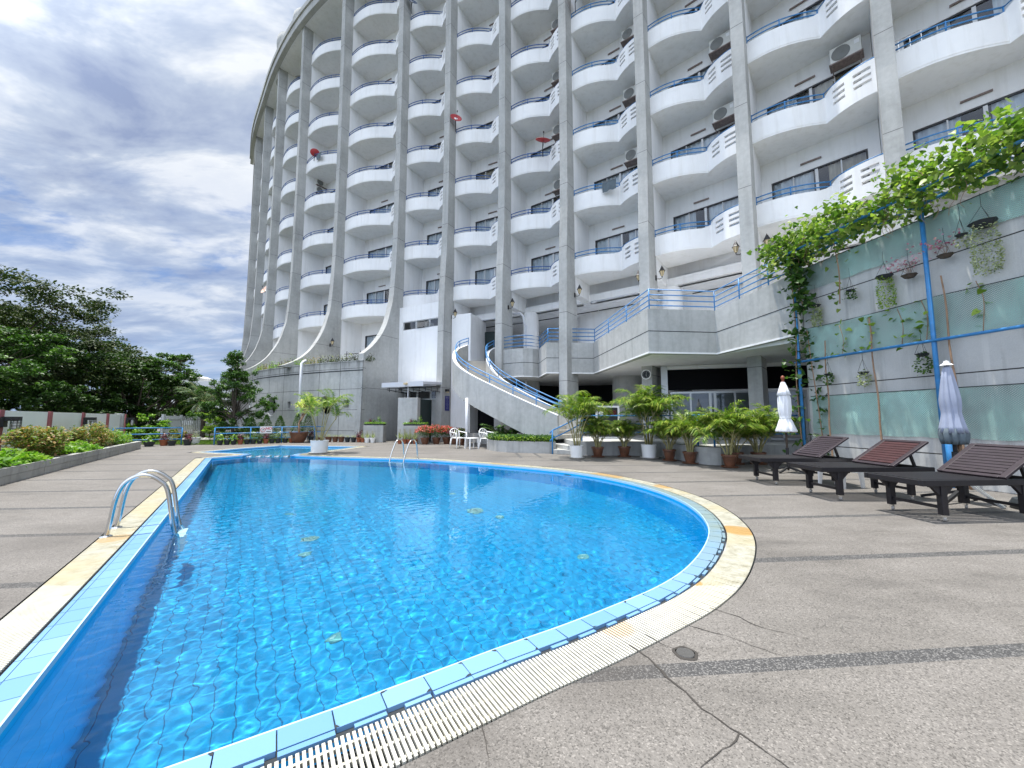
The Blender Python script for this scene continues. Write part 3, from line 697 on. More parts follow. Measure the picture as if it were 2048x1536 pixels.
flare = [(0.97, 7.75), (1.20, 6.95), (1.52, 6.25), (1.95, 5.55), (2.45, 5.02), (2.95, 4.66), (3.5, 4.38), (3.9, 4.25)]
for i in range(14):
    P, n, t = fin_frame(i)
    if i in (7,): prof = up_prof + [(0.95, 7.75), (1.15, 6.95), (1.42, 6.30), (1.80, 5.70), (2.25, 5.18), (2.80, 4.72), (2.92, 4.30), (2.92, 0.0)]; zb = 0.0; back = -0.6
    elif i in (11, 10): prof = up_prof + flare[:{11: 4, 10: 6}[i]] + [(flare[{11: 3, 10: 5}[i]][0] + 0.05, 4.0)]; zb = 4.0; back = 0.0
    elif i in (8, 9): prof = up_prof + flare; zb = 4.25; back = 0.0
    else: prof = up_prof + [(0.86, 6.0), (0.90, 3.0), (0.95, 0.0)]; zb = 0.0; back = -0.15
    if i in (0, 1): zb = 0.0
    # refine the profile so that the curve reads smooth
    pr = smooth_poly([Vector(p) for p in prof], 3) if i in (8, 9) else ([Vector(p) for p in prof[:-2]] if i == 7 else [Vector(p) for p in prof])
    if i == 7: pr = smooth_poly(pr, 3) + [Vector((2.92, 0.0))]
    pts = [(p.x, p.y) for p in pr]
    zs = [p[1] for p in pts]
    mb = MB(); vs = []
    for off in (0.0, FT):
        for e, z in pts: q = P + n * e + t * off; vs.append((q.x, q.y, z))
        for e, z in reversed(pts): q = P + n * (back if z < 7.8 else 0.0) + t * off; vs.append((q.x, q.y, z))
    k = len(pts); n2 = 2 * k; fs = []
    for a in range(k - 1):
        fs.append((a, a + 1, n2 - 2 - a, n2 - 1 - a)); fs.append((n2 + a, n2 + n2 - 1 - a, n2 + n2 - 2 - a, n2 + a + 1))
        fs.append((a, n2 + a, n2 + a + 1, a + 1)); fs.append((n2 - 1 - a, n2 - 2 - a, 2 * n2 - 2 - a, 2 * n2 - 1 - a))
    fs.append((0, n2 - 1, 2 * n2 - 1, n2)); fs.append((k - 1, n2 + k - 1, n2 + k, k))
    mb.add(vs, fs); mb.build('fin', 'fin_concrete', hotel)
DEP = 1.60
def party(i, z0, z1, e0=-0.001, e1=-DEP - 1.3):
    P, n, t = fin_frame(i); mb = MB(); w0 = 0.012
    q = [P + n * e0 + t * w0, P + n * e0 + t * (FT - w0), P + n * e1 + t * (FT - w0), P + n * e1 + t * w0]
    q[0] = P + n * (e0) - t * 0.0; q[3] = P + n * e1 - t * 0.0
    mb.prism(q, z0, z1); mb.build('party_wall', 'white_paint', hotel)
for i in range(14): party(i, (7.0 if i < 7 else 4.3), ZT)

def bay(i):
    """the bay between fin i (left, seen side) and fin i-1 (right)"""
    PL, nL, tL = fin_frame(i); PR, nR, tR = fin_frame(i - 1)
    A0, A1 = PL, PR + tR * FT; B0, B1 = PL - nL * DEP, PR + tR * FT - nR * DEP
    L = (A1 - A0).length; d = (A1 - A0).normalized(); nm = Vector((d.y, -d.x))
    if nm.dot(nL) < 0: nm = -nm
    return A0, A1, B0, B1, L, d, nm, L > 4.4
def profile(i):
    A0, A1, B0, B1, L, d, nm, wide = bay(i)
    ak = L * (0.69 if wide else 0.615); pts = []; K = 14
    for k in range(K + 1):
        s = k / K; out = (-0.74 * s ** 2.2 + 0.20 * math.sin(PI * s)) if wide else (-0.68 * s ** 2 + 0.05 * math.sin(PI * s))
        pts.append(A0 + d * (ak * s) + nm * (out + 0.03))
    lob = []; K2 = 12
    for k in range(K2 + 1):
        s = k / K2; out = -0.68 + 0.54 * (1 - (1 - s) ** 2)
        lob.append(A0 + d * (ak + (L - ak) * s) + nm * ((out + 0.03) if k else (pts[-1] - A0).dot(nm)))
    return pts, lob
def balcony_mesh(i):
    A0, A1, B0, B1, L, d, nm, wide = bay(i); pts, lob = profile(i)
    mb = MB(); allp = pts + lob[1:]
    mb.prism([*allp, A1 - nm * 0.0 if False else B1, B0], 0.0, 0.14)
    T = 0.10
    pin = offset_poly(pts, T, False); 
    if (pin[5] - pts[5]).dot(nm) > 0: pin = offset_poly(pts, -T, False)
    lin = offset_poly(lob, T, False)
    if (lin[5] - lob[5]).dot(nm) > 0: lin = offset_poly(lob, -T, False)
    zt = [0.80 if k < len(pts) - 3 else (0.80, 0.84, 0.93)[k - len(pts) + 3] for k in range(len(pts))]
    mb.strip(pts, pin, 0.14, zt)
    # small drip moulding line
    po = offset_poly(pts, -0.012, False)
    if (po[5] - pts[5]).dot(nm) < 0: po = offset_poly(pts, 0.012, False)
    mb.strip(po, pts, 0.06, 0.16)
    K = len(lob) - 1
    def piece(k0, k1, z0, z1): mb.strip(lob[k0:k1 + 1], lin[k0:k1 + 1], z0, z1)
    rows = [(0.14, 0.40), (0.50, 0.60), (0.70, 0.80), (0.90, 1.08)]
    for k0, k1, solid in [(0, 2, True), (2, 5, False), (5, 7, True), (7, 11, False), (11, 12, True)]:
        if solid:
            mb.strip(lob[k0:k1 + 1], lin[k0:k1 + 1], 0.14, [(0.96, 1.03, 1.08)[min(k, 2)] for k in range(k0, k1 + 1)] if k0 == 0 else 1.08)
        else:
            for z0, z1 in rows: piece(k0, k1, z0, z1)
    return mb
def railing_mesh(i):
    A0, A1, B0, B1, L, d, nm, wide = bay(i); pts, lob = profile(i); mb = MB()
    mid = offset_poly(pts, 0.05, False)
    if (mid[5] - pts[5]).dot(nm) > 0: mid = offset_poly(pts, -0.05, False)
    for z in (0.93, 1.09): mb.tube([(p.x, p.y, z) for p in mid], 0.021, 6)
    for k in (0, 7, 14) if not wide else (0, 5, 10, 14): mb.tube([(mid[k].x, mid[k].y, 0.80), (mid[k].x, mid[k].y, 1.12)], 0.021, 6)
    l2 = offset_poly(lob, 0.04, False)
    if (l2[5] - lob[5]).dot(nm) > 0: l2 = offset_poly(lob, -0.04, False)
    mb.tube([(mid[-1].x, mid[-1].y, 1.09)] + [(p.x, p.y, 1.13) for p in l2[1:]], 0.016, 6)
    return mb
WT, WB = 2.24, 0.15
def window_parts(i):
    A0, A1, B0, B1, L, d, nm, wide = bay(i); e = (B1 - B0).normalized(); BL = (B1 - B0).length
    a0, a1 = 0.32, BL - (0.30 if not wide else 1.3); W = a1 - a0; inn = Vector((-e.y, e.x))
    if inn.dot(nm) > 0: inn = -inn
    fr = MB(); pane = MB()
    def P(a, o): q = B0 + e * a + inn * o; return (q.x, q.y)
    def bar(a, z0, z1, wd, mi=0, dp=0.07, o=0.06): fr.prism([P(a - wd / 2, o - dp / 2), P(a + wd / 2, o - dp / 2), P(a + wd / 2, o + dp / 2), P(a - wd / 2, o + dp / 2)], z0, z1, mi)
    bar(a0 + 0.025, WB, WT, 0.05); bar(a1 - 0.025, WB, WT, 0.05)
    fr.prism([P(a0 + 0.05, 0.025), P(a1 - 0.05, 0.025), P(a1 - 0.05, 0.095), P(a0 + 0.05, 0.095)], WT - 0.05, WT)
    fr.prism([P(a0 + 0.05, 0.025), P(a1 - 0.05, 0.025), P(a1 - 0.05, 0.095), P(a0 + 0.05, 0.095)], WB, WB + 0.06)
    for f, wd, mi in ((0.25, 0.035, 1), (0.5, 0.085, 1), (0.75, 0.035, 1)): bar(a0 + W * f, WB + 0.06, WT - 0.05, wd, mi, 0.06)
    pane.add([(*P(a0 + 0.05, 0.062), WB + 0.06), (*P(a1 - 0.05, 0.062), WB + 0.06), (*P(a1 - 0.05, 0.062), WT - 0.05), (*P(a0 + 0.05, 0.062), WT - 0.05)], [(0, 1, 2, 3)])
    def curtain(f0, f1, seed):
        mb = MB(); K = max(6, int((f1 - f0) * W / 0.035)); rg = random.Random(seed); vs = []; ph = rg.uniform(0, 6)
        for k in range(K + 1):
            a = a0 + W * (f0 + (f1 - f0) * k / K); o = 0.15 + 0.035 * math.sin(k * 1.05 + ph + 0.6 * math.sin(k * 0.23)); q = P(a, o)
            vs += [(q[0], q[1], WB + 0.04), (q[0], q[1], WT)]
        mb.add(vs, [(2 * k, 2 * k + 2, 2 * k + 3, 2 * k + 1) for k in range(K)]); return mb
    return fr, pane, curtain, (a0, a1, e, inn, BL)
rw = random.Random(11)
for i in range(1, 13):
    A0, A1, B0, B1, L, d, nm, wide = bay(i)
    fr, pane, curtain, (a0, a1, e, inn, BL) = window_parts(i)
    has_win = i < 12
    low = -1 if i >= 8 else 0
    bw = MB()
    def P(a, o): q = B0 + e * a + inn * o; return (q.x, q.y)
    zlo = 4.3 if i >= 8 else 6.9
    T = 0.18
    bw.prism([P(0, 0), P(a0, 0), P(a0, T), P(0, T)], zlo, ZT); bw.prism([P(a1, 0), P(BL, 0), P(BL, T), P(a1, T)], zlo, ZT)
    levels = list(range(low, 8))
    prev = zlo
    for k in levels:
        zf = Z0 + FH * k
        bw.prism([P(a0, 0), P(a1, 0), P(a1, T), P(a0, T)], prev, zf + WB); prev = zf + WT
    bw.prism([P(a0, 0), P(a1, 0), P(a1, T), P(a0, T)], prev, ZT)
    bw.build('back_wall', 'white_paint', hotel)
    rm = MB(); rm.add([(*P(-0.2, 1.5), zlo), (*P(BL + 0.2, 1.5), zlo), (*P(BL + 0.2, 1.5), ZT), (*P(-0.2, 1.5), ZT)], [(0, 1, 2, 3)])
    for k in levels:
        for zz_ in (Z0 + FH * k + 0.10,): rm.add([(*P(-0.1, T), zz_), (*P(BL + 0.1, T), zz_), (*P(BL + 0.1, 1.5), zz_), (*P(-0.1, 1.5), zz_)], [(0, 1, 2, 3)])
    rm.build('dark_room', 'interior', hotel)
    bal0 = balcony_mesh(i).build('balcony', 'white_paint', hotel, smooth=True); bal0.location = (0, 0, Z0)
    rail0 = railing_mesh(i).build('railing', 'blue_paint' if i in (1, 2, 3, 4) else 'navy_paint', bal0, smooth='all')
    for k in range(1, 8):
        b = bal0.copy(); C.objects.link(b); b.location = (0, 0, Z0 + FH * k)
        r_ = rail0.copy(); C.objects.link(r_); r_.parent = b
    if has_win:
        wn0 = None; cvar = [(0.0, 1.0), (0.0, 0.34), (0.62, 1.0), (0.0, 0.46), (0.54, 1.0)]
        cms = [curtain(f0, f1, j).build('curtain', 'curtain_cloth', None) for j, (f0, f1) in enumerate(cvar)]
        for c_ in cms: C.objects.unlink(c_)
        for k in range(low, 8):
            if wn0 is None:
                wn0 = fr.build('window', ['dark_frame', 'white_frame'], hotel); wn0.location = (0, 0, Z0 + FH * k); pn0 = pane.build('pane', 'window_glass', wn0); wn = wn0
            else:
                wn = wn0.copy(); C.objects.link(wn); wn.location = (0, 0, Z0 + FH * k); pn = pn0.copy(); C.objects.link(pn); pn.parent = wn
            sel = rw.choice([(0,), (0,), (0,), (0,), (0,), (1, 2), (3, 2), (1, 4), (1, 2)])
            for j in sel:
                cu = cms[j].copy(); C.objects.link(cu); cu.parent = wn
    # short rusty wall bar above the windows
    for k in range(0, 8):
        if rw.random() < 0.75 and i < 9:
            a = a0 + (a1 - a0) * 0.45; m = MB(); q0, q1 = P(a - 0.3, -0.04), P(a + 0.3, -0.04)
            m.beam((*q0, 2.52), (*q1, 2.52), 0.05, 0.05); o = m.build('wall_batten', 'rust_bar', hotel); o.location = (0, 0, Z0 + FH * k)
# roof edge beam and roof
edge_o, edge_i, edge_in, rear = [], [], [], []
for i in range(14):
    P, n, t = fin_frame(i); edge_o.append(P + n * 1.05 + t * FT / 2); edge_i.append(P + n * 0.72 + t * FT / 2); edge_in.append(P - n * 1.7 + t * FT / 2); rear.append(P - n * 11 + t * FT / 2)
def sm(L): return smooth_poly(L, 5)
so, si, sn, sr = sm(edge_o), sm(edge_i), sm(edge_in), sm(rear)
mb = MB(); mb.strip(so, si, ZT - 0.10, ZT + 1.15); mb.build('roof_beam', 'fin_concrete', hotel, smooth=True)
mb = MB(); ins = sm([fin_frame(i)[0] + fin_frame(i)[1] * 0.70 + fin_frame(i)[2] * FT / 2 for i in range(14)]); mb.strip(ins, sr, ZT + 0.001, ZT + 0.35); mb.build('roof_slab', 'white_paint', hotel)
mb = MB(); bo = sm([fin_frame(i)[0] + fin_frame(i)[1] * 1.15 + fin_frame(i)[2] * FT / 2 for i in range(14)]); mb.strip(bo, so, ZT + 0.55, ZT + 0.95); mb.build('roof_beam', 'fin_concrete', hotel, smooth=True)
mb = MB(); mb.strip(sr, sm([fin_frame(i)[0] - fin_frame(i)[1] * 11.3 + fin_frame(i)[2] * FT / 2 for i in range(14)]), 0, ZT + 0.3); mb.build('rear_wall', 'white_paint', hotel)
for (x, y, r, z0, z1) in [(-20.9, 33.6, 1.25, ZT, 37.0), (-19.3, 33.7, 1.5, ZT, 39.3)]:
    mb = MB(); mb.lathe([(r - 0.1, z0), (r - 0.1, z1 - 1.5), (r, z1 - 1.35), (r + 0.05, z1 - 0.8), (r, z1 - 0.25), (r - 0.2, z1 - 0.02), (r - 0.5, z1), (0, z1)], 28, c=(x, y, 0)); mb.build('roof_tower', 'fin_concrete', hotel, smooth=True)

# --- below the balconies ---
# white flush panel with louvre windows between fins 7 and 6
A0, A1, B0, B1, L, d, nm, wide = bay(7)
def PP(a, o, base=A0, dd=d, nn=nm): q = base + dd * a + nn * o; return (q.x, q.y)
mb = MB(); T = 0.15; zA, zB, zC, zD = 3.05, 6.42, 6.92, 7.83
mb.prism([PP(0, 0.30), PP(L, 0.30), PP(L, 0.15), PP(0, 0.15)], zA, zB); mb.prism([PP(0, 0.30), PP(L, 0.30), PP(L, 0.15), PP(0, 0.15)], zC, zD)
mb.prism([PP(0, 0.30), PP(0.28, 0.30), PP(0.28, 0.15), PP(0, 0.15)], zB, zC); mb.prism([PP(L - 0.1, 0.30), PP(L, 0.30), PP(L, 0.15), PP(L - 0.1, 0.15)], zB, zC)
mb.build('flush_wall', 'white_paint', hotel)
for z0, z1, nme in ((zB, zC, 'louvre_window'), (2.30, 2.80, 'louvre_window')):
    for k in range(3):
        a0_ = 0.30 + k * (L - 0.42) / 3; a1_ = a0_ + (L - 0.42) / 3 - 0.03; o = 0.24 if z0 > 5 else 0.02
        m = MB()
        for (x0, x1, y0, y1) in ((a0_, a0_ + 0.04, z0, z1), (a1_ - 0.04, a1_, z0, z1), (a0_ + 0.04, a1_ - 0.04, z0, z0 + 0.04), (a0_ + 0.04, a1_ - 0.04, z1 - 0.04, z1)):
            m.prism([PP(x0, o), PP(x1, o), PP(x1, o - 0.05), PP(x0, o - 0.05)], y0, y1)
        wo_ = m.build(nme, 'aluminium', hotel); g = MB(); tilt = 0.18 if (k == 1 and z0 > 5) else 0.0
        g.add([(*PP(a0_ + 0.04, o - 0.02 + tilt), z0 + 0.04), (*PP(a1_ - 0.04, o - 0.02 + tilt), z0 + 0.04), (*PP(a1_ - 0.04, o - 0.02), z1 - 0.04), (*PP(a0_ + 0.04, o - 0.02), z1 - 0.04)], [(0, 1, 2, 3)]); g.build('pane', 'dark_glass', wo_)
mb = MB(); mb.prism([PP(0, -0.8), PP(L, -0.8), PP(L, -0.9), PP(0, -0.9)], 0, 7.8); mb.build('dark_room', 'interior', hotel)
mb = MB(); mb.prism([PP(0, 0.02), PP(L, 0.02), PP(L, -0.1), PP(0, -0.1)], 2.80, 3.05); mb.prism([PP(1.6, 0.02), PP(L, 0.02), PP(L, -0.1), PP(1.6, -0.1)], 0.0, 2.30); mb.build('entrance_wall', 'fascia_concrete', hotel)
# lower soffit beams and the white back walls of the open arcade, bays 6..1
def lerp2(a, b, t): return a + (b - a) * t
wk = [(-0.55, 18.95), (-0.05, 18.60), (0.55, 18.32), (1.0, 18.42), (1.31, 18.70), (1.53, 16.93), (3.66, 17.08), (4.20, 11.66), (6.40, 11.88), (7.45, 9.66)]
wtop = [4.6] * 9 + [5.02]; wbot = [3.2] * 9 + [3.36]
W2 = [Vector(p) for p in wk]
inn2 = [Vector(p) for p in [(-0.5, 19.15), (0.0, 18.78), (0.52, 18.50), (0.92, 18.60), (1.46, 18.98), (1.70, 17.13), (3.84, 17.27), (4.38, 11.86), (6.50, 12.07), (7.60, 9.75)]]
mb = MB(); mb.strip(W2, inn2, wbot, wtop); mb.build('walkway_parapet', 'fascia_concrete', hotel)
gr = MB(); go = [p + (p - q).normalized() * 0.004 for p, q in zip(W2, inn2)]
zg = [3.90] * 9 + [4.19]; gr.strip(go, [p for p in W2], [z - 0.012 for z in zg], [z + 0.012 for z in zg]); gr.build('parapet_groove', 'grout_dark', hotel)
mb = MB(); mb.strip([p + (p - q).normalized() * 0.02 for p, q in zip(W2, inn2)], W2, [z - 0.0 for z in wbot], [z + 0.05 for z in wbot]); mb.build('parapet_edge', 'white_paint', hotel)
floor_poly = inn2[:] + [Vector((13.2, 5.0)), Vector((18, 9)), Vector((13, 18)), Vector((2, 27)), Vector((-5.5, 30)), Vector((-7.5, 24.6)), Vector((-3.2, 21.9)), Vector((-2.3, 20.1)), Vector((-0.9, 20.1))]
mb = MB(); mb.prism([tuple(p) for p in floor_poly], 3.215, 4.20); mb.build('walkway_slab', 'white_paint', hotel)
mb = MB(); cl = [fin_frame(i)[0] - fin_frame(i)[1] * 1.5 for i in range(7, -1, -1)]; cr = [fin_frame(i)[0] - fin_frame(i)[1] * 7.5 for i in range(7, -1, -1)]
mb.strip(cl, cr, 6.95, 7.3); mb.build('arcade_ceiling', 'white_paint', hotel)
mb = MB()
for i in range(1, 7):
    A0_, A1_, B0_, B1_, L_, d_, nm_, w_ = bay(i)
    mb.prism([B0_, B1_, B1_ - nm_ * 0.25, B0_ - nm_ * 0.25], 6.9, 7.83)
for i in range(0, 7):
    P, n, t = fin_frame(i); mb.prism([P + n * 0.45 + t * 0.06, P + n * 0.45 + t * (FT - 0.06), P - n * 1.7 + t * (FT - 0.06), P - n * 1.7 + t * 0.06], 7.1, 7.80)
mb.build('soffit_beams', 'white_paint', hotel)
mb = MB(); bwp = [Vector(p) for p in [(-5.2, 22.6), (-3.9, 23.3), (-3.3, 24.6), (-1.5, 26.0), (1.6, 25.4), (3.2, 23.2), (4.2, 20.6), (6.5, 18.6), (9.3, 16.4), (12.5, 13.5), (16, 10)]]
bs = smooth_poly(bwp, 4); mb.strip(bs, [p + Vector((0.1, 0.3)) for p in bs], 4.2, 6.96); mb.build('arcade_wall', 'white_paint', hotel)
# entrance recess wall beside the top of the stairs
mb = MB(); mb.prism([(-3.35, 21.0), (-2.25, 20.55), (-1.55, 22.6), (-2.6, 23.2)], 0.0, 6.95); mb.build('entrance_wall', 'white_paint', hotel)
mb = MB(); mb.prism([(-1.60, 22.4), (-0.9, 22.1), (-0.85, 22.2), (-1.55, 22.5)], 4.2, 6.3); mb.build('doorway', 'dark_green_panel', hotel)
for x, y, r, z0, z1 in [(1.05, 20.8, 0.42, 4.2, 6.96), (7.1, 16.6, 0.42, 4.2, 6.96), (1.05, 20.8, 0.46, 0, 3.22), (7.15, 16.4, 0.5, 0.44, 3.22), (5.65, 18.6, 0.75, 0.44, 3.22)]:
    mb = MB(); mb.lathe([(r, z0), (r, z1)], 24, c=(x, y, 0)); mb.build('column', 'white_paint' if z0 > 3 else 'fascia_concrete', hotel, smooth=True)
# ground level: dark arcade and shopfront
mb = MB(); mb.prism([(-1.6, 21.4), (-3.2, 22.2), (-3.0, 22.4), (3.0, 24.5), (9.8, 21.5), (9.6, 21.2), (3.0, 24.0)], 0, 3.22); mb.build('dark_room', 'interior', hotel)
sf0, sf1 = Vector((5.95, 14.6)), Vector((10.6, 13.2)); sd1 = (sf1 - sf0).normalized(); sn1 = Vector((sd1.y, -sd1.x))
def S(a, o): q = sf0 + sd1 * a + sn1 * o; return (q.x, q.y)
sfw = MB()
for a in (0.10, 1.42, 1.58, 2.9, 3.06, 4.4): sfw.prism([S(a - 0.045, 0), S(a + 0.045, 0), S(a + 0.045, 0.06), S(a - 0.045, 0.06)], 0.46, 2.2)
for a in (0.76, 2.24, 3.7): sfw.prism([S(a - 0.03, 0), S(a + 0.03, 0), S(a + 0.03, 0.05), S(a - 0.03, 0.05)], 0.46, 2.14)
for z in (0.46, 2.14): sfw.prism([S(0.14, 0.005), S(4.36, 0.005), S(4.36, 0.05), S(0.14, 0.05)], z, z + 0.07)
sfw.prism([S(-0.25, -0.02), S(-0.02, -0.02), S(-0.02, 0.1), S(-0.25, 0.1)], 0.46, 3.2)
so_ = sfw.build('shopfront', 'aluminium', hotel)
mb = MB(); mb.add([(*S(0.1, 0.02), 0.5), (*S(4.4, 0.02), 0.5), (*S(4.4, 0.02), 2.2), (*S(0.1, 0.02), 2.2)], [(0, 1, 2, 3)]); mb.build('pane', 'dark_glass', so_)
mb = MB(); mb.prism([S(0.0, -0.5), S(4.6, -0.5), S(4.6, -0.6), S(0.0, -0.6)], 0.46, 2.2); mb.build('blind', 'fascia_concrete', so_)
mb = MB(); mb.prism([S(0.0, 0.0), S(4.6, 0.0), S(4.6, -0.1), S(0.0, -0.1)], 2.28, 3.05); mb.build('header_panel', 'black_panel', so_)
mb = MB(); mb.prism([S(-0.02, 0.03), S(4.6, 0.03), S(4.6, -0.1), S(-0.02, -0.1)], 3.06, 3.2); mb.build('header_strip', 'white_paint', so_)
# raised terrace in front of the arcade, steps
tp = [Vector(p) for p in [(2.05, 13.0), (2.45, 12.75), (3.4, 12.72), (4.35, 12.68), (4.72, 12.3), (4.85, 11.4), (4.95, 10.55), (5.1, 10.2), (5.4, 10.05), (5.75, 10.25), (6.3, 10.7), (7.0, 11.1), (7.5, 11.2), (9.5, 11.0), (14, 9.5), (14, 20), (-2.8, 21.5), (-1.4, 18.6), (1.9, 15.4)]]
mb = MB(); mb.prism([tuple(p) for p in tp], 0.0, 0.44); te = mb.build('raised_terrace', 'concrete', None); te['kind'] = 'structure'
mb = MB(); mb.prism([tuple(p) for p in tp], 0.44, 0.452); mb.build('terrace_floor', 'terrace_floor', te)
for k, (z, dx) in enumerate([(0.15, 0.72), (0.30, 0.36)]):
    mb = MB(); mb.prism([(2.25 - dx, 12.96 + dx * 0.35), (2.02, 12.98), (1.9, 15.2), (1.55 - dx * 1.4, 15.3)] if k == 0 else [(2.25 - dx, 12.99 + dx * 0.30), (2.02, 12.985), (1.88, 15.0), (1.6 - dx, 15.1)], 0.0, z); mb.build('entry_step', 'fascia_concrete', te, bevel=0.012)
# retaining wall of the upper terrace on the left
rwp = [Vector(p) for p in [(-7.96, 20.42), (-8.8, 20.72), (-10.8, 21.55), (-12.8, 22.55), (-14.8, 23.75), (-16.7, 25.1), (-17.9, 26.3)]]
rs = [rwp[0]] + smooth_poly(rwp[1:], 5); ri = [p + Vector((0.10, 0.30)) for p in rs]
rt_ = thing('retaining_wall', 'stained concrete retaining wall with round and square openings below the flared fins', 'wall')
# wall with holes: split into panels round the openings
def rpt(s):     # point on the wall by arc length
    acc = 0
    for a, b in zip(rs[:-1], rs[1:]):
        l = (b - a).length
        if acc + l >= s: return a.lerp(b, (s - acc) / l), (b - a).normalized()
        acc += l
    return rs[-1], (rs[-1] - rs[-2]).normalized()
tot = sum((b - a).length for a, b in zip(rs[:-1], rs[1:])); NS = 0.14; ns = int(tot / NS)
openings = [('sq', 1.05, 2.0, 0.36), ('ci', 2.62, 1.92, 0.56), ('sq', 5.75, 2.0, 0.36), ('ci', 7.7, 1.95, 0.60)]
mb = MB(); zs_ = [0.0] + [1.10 + 0.1 * k for k in range(18)] + [4.28]; grid = []
samples = []
for k in range(ns + 1):
    p, dv_ = rpt(min(k * NS, tot - 0.001)); samples.append((p, Vector((-dv_.y, dv_.x))))
def hole_at(s, z):
    for kd, c, zc, r in openings:
        if kd == 'sq' and abs(s - c) < 0.20 and abs(z - zc) < 0.24: return True
        if kd == 'ci' and math.hypot(s - c, z - zc) < r: return True
    return False
for k in range(ns):
    s = (k + 0.5) * NS
    if s > 8.4:
        pass
    (p0, n0), (p1, n1) = samples[k], samples[k + 1]
    if n0.y > 0: n0, n1 = -n0, -n1
    q0, q1 = p0 - n0 * 0.3, p1 - n1 * 0.3
    z = 0.0; runs = []; cur = 0.0; zz_ = 0.0; H_ = False
    step = 0.035; zc_ = 0.0; start = 0.0
    while zc_ < 4.28 - 1e-6:
        h = hole_at(s, zc_ + step / 2)
        if h and not H_: runs.append((start, zc_)); H_ = True
        if not h and H_: start = zc_; H_ = False
        zc_ += step
    runs.append((start, 4.28))
    for a, b in runs:
        if b - a > 1e-3: mb.strip([p0, p1], [q0, q1], a, b)
mb.build('wall', 'retaining_concrete', rt_)
back = MB(); back.strip([p + Vector((0.25, 0.75)) for p in rs], [p + Vector((0.3, 0.85)) for p in rs], 0.0, 3.9); back.build('dark_room', 'interior', rt_)
for kd, c, zc, r in openings:
    p, dv_ = rpt(c); nn = Vector((-dv_.y, dv_.x)); nn = -nn if nn.y > 0 else nn
    m = MB(); seg = 40 if kd == 'ci' else 4; vs = []
    for k in range(seg):
        a = 2 * PI * (k + (0.5 if seg == 4 else 0)) / seg
        for rr_, o_ in (((r + 0.045) if kd == 'ci' else 0.31, 0.012), ((r - 0.03) if kd == 'ci' else 0.262, 0.012), ((r - 0.03) if kd == 'ci' else 0.262, -0.34)):
            sx_ = math.cos(a) * rr_ ; sz_ = math.sin(a) * rr_ * (1.0 if kd == 'ci' else 1.12)
            q = p + dv_ * sx_ + nn * o_; vs.append((q.x, q.y, zc + sz_))
    m.add(vs, [(3 * k + j, 3 * ((k + 1) % seg) + j, 3 * ((k + 1) % seg) + j + 1, 3 * k + j + 1) for k in range(seg) for j in (0, 1)])
    m.build('porthole' if kd == 'ci' else 'vent_opening', 'fascia_concrete', rt_)
gl = MB(); go_ = [p + Vector((-0.003, -0.012)) for p in rs]; gl.strip(go_, rs, 3.78, 3.83); gl.build('wall_groove', 'grout_dark', rt_)
cpn = MB(); cpn.strip([p + Vector((-0.01, -0.03)) for p in rs], [p + Vector((0.1, 0.32)) for p in rs], 4.28, 4.34); cpn.build('coping_cap', 'retaining_concrete', rt_)
ter = MB(); tpoly = [p + Vector((0.1, 0.3)) for p in rs] + [Vector((-22, 34)), Vector((-22, 40)), Vector((-7.4, 30)), Vector((-7.2, 22.6))]
ter.prism([tuple(p) for p in tpoly], 4.0, 4.27); to = ter.build('upper_terrace', 'terrace_floor'); to['kind'] = 'structure'
# vestibule screen, dark passage, canopy
vs_ = thing('entrance_screen', 'free-standing concrete screen block in front of the shaded side entrance', 'wall')
mb = MB(); mb.prism([(-5.75, 19.4), (-4.70, 19.15), (-4.63, 19.45), (-5.68, 19.7)], 0, 2.25); mb.build('screen_panel', 'fascia_concrete', vs_, bevel=0.01)
mb = MB(); mb.prism([(-4.95, 19.56), (-4.64, 19.48), (-4.3, 20.6), (-4.62, 20.7)], 0, 2.2); mb.build('side_panel', 'dark_green_panel', vs_)
mb = MB(); mb.box((-5.25, 19.26, 0.98), (0.09, 0.03, 0.13), rz=R(-13)); mb.build('switch_box', 'sign_white', vs_)
cn = thing('entrance_canopy', 'thin metal canopy on steel trusses over the side entrance', 'canopy')
mb = MB(); mb.prism([(-6.85, 20.25), (-4.45, 19.15), (-3.7, 20.6), (-6.1, 21.95)], [2.92, 2.92, 3.02, 3.02], [3.06, 3.06, 3.16, 3.16]); mb.build('roof', 'pipe_white', cn)
mb = MB(); mb.prism([(-6.88, 20.22), (-4.43, 19.11), (-4.42, 19.14), (-6.87, 20.25)], 2.84, 3.08); mb.build('gutter', 'pipe_white', cn)
for k in range(4):
    a = Vector((-6.6, 20.3)).lerp(Vector((-4.45, 19.3)), k / 3); b = a + Vector((0.72, 1.35)); m = MB()
    m.beam((*a, 2.80), (*b, 2.92), 0.03, 0.03); m.beam((*a, 2.72), (*b, 2.60), 0.03, 0.03)
    for f in (0.1, 0.4, 0.7): q = a.lerp(b, f); m.beam((*q, 2.62), (*q, 2.84), 0.025, 0.025)
    m.build('truss', 'black_metal', cn)
mb = MB(); mb.tube([(-5.35, 19.75, 2.25), (-5.35, 19.75, 2.9)], 0.03, 8); mb.build('post', 'pipe_white', cn)
mb = MB(); mb.box((-5.42, 19.5, 2.98), (0.18, 0.12, 0.10), rz=R(-25)); mb.build('floodlight', 'lamp_glass', cn)

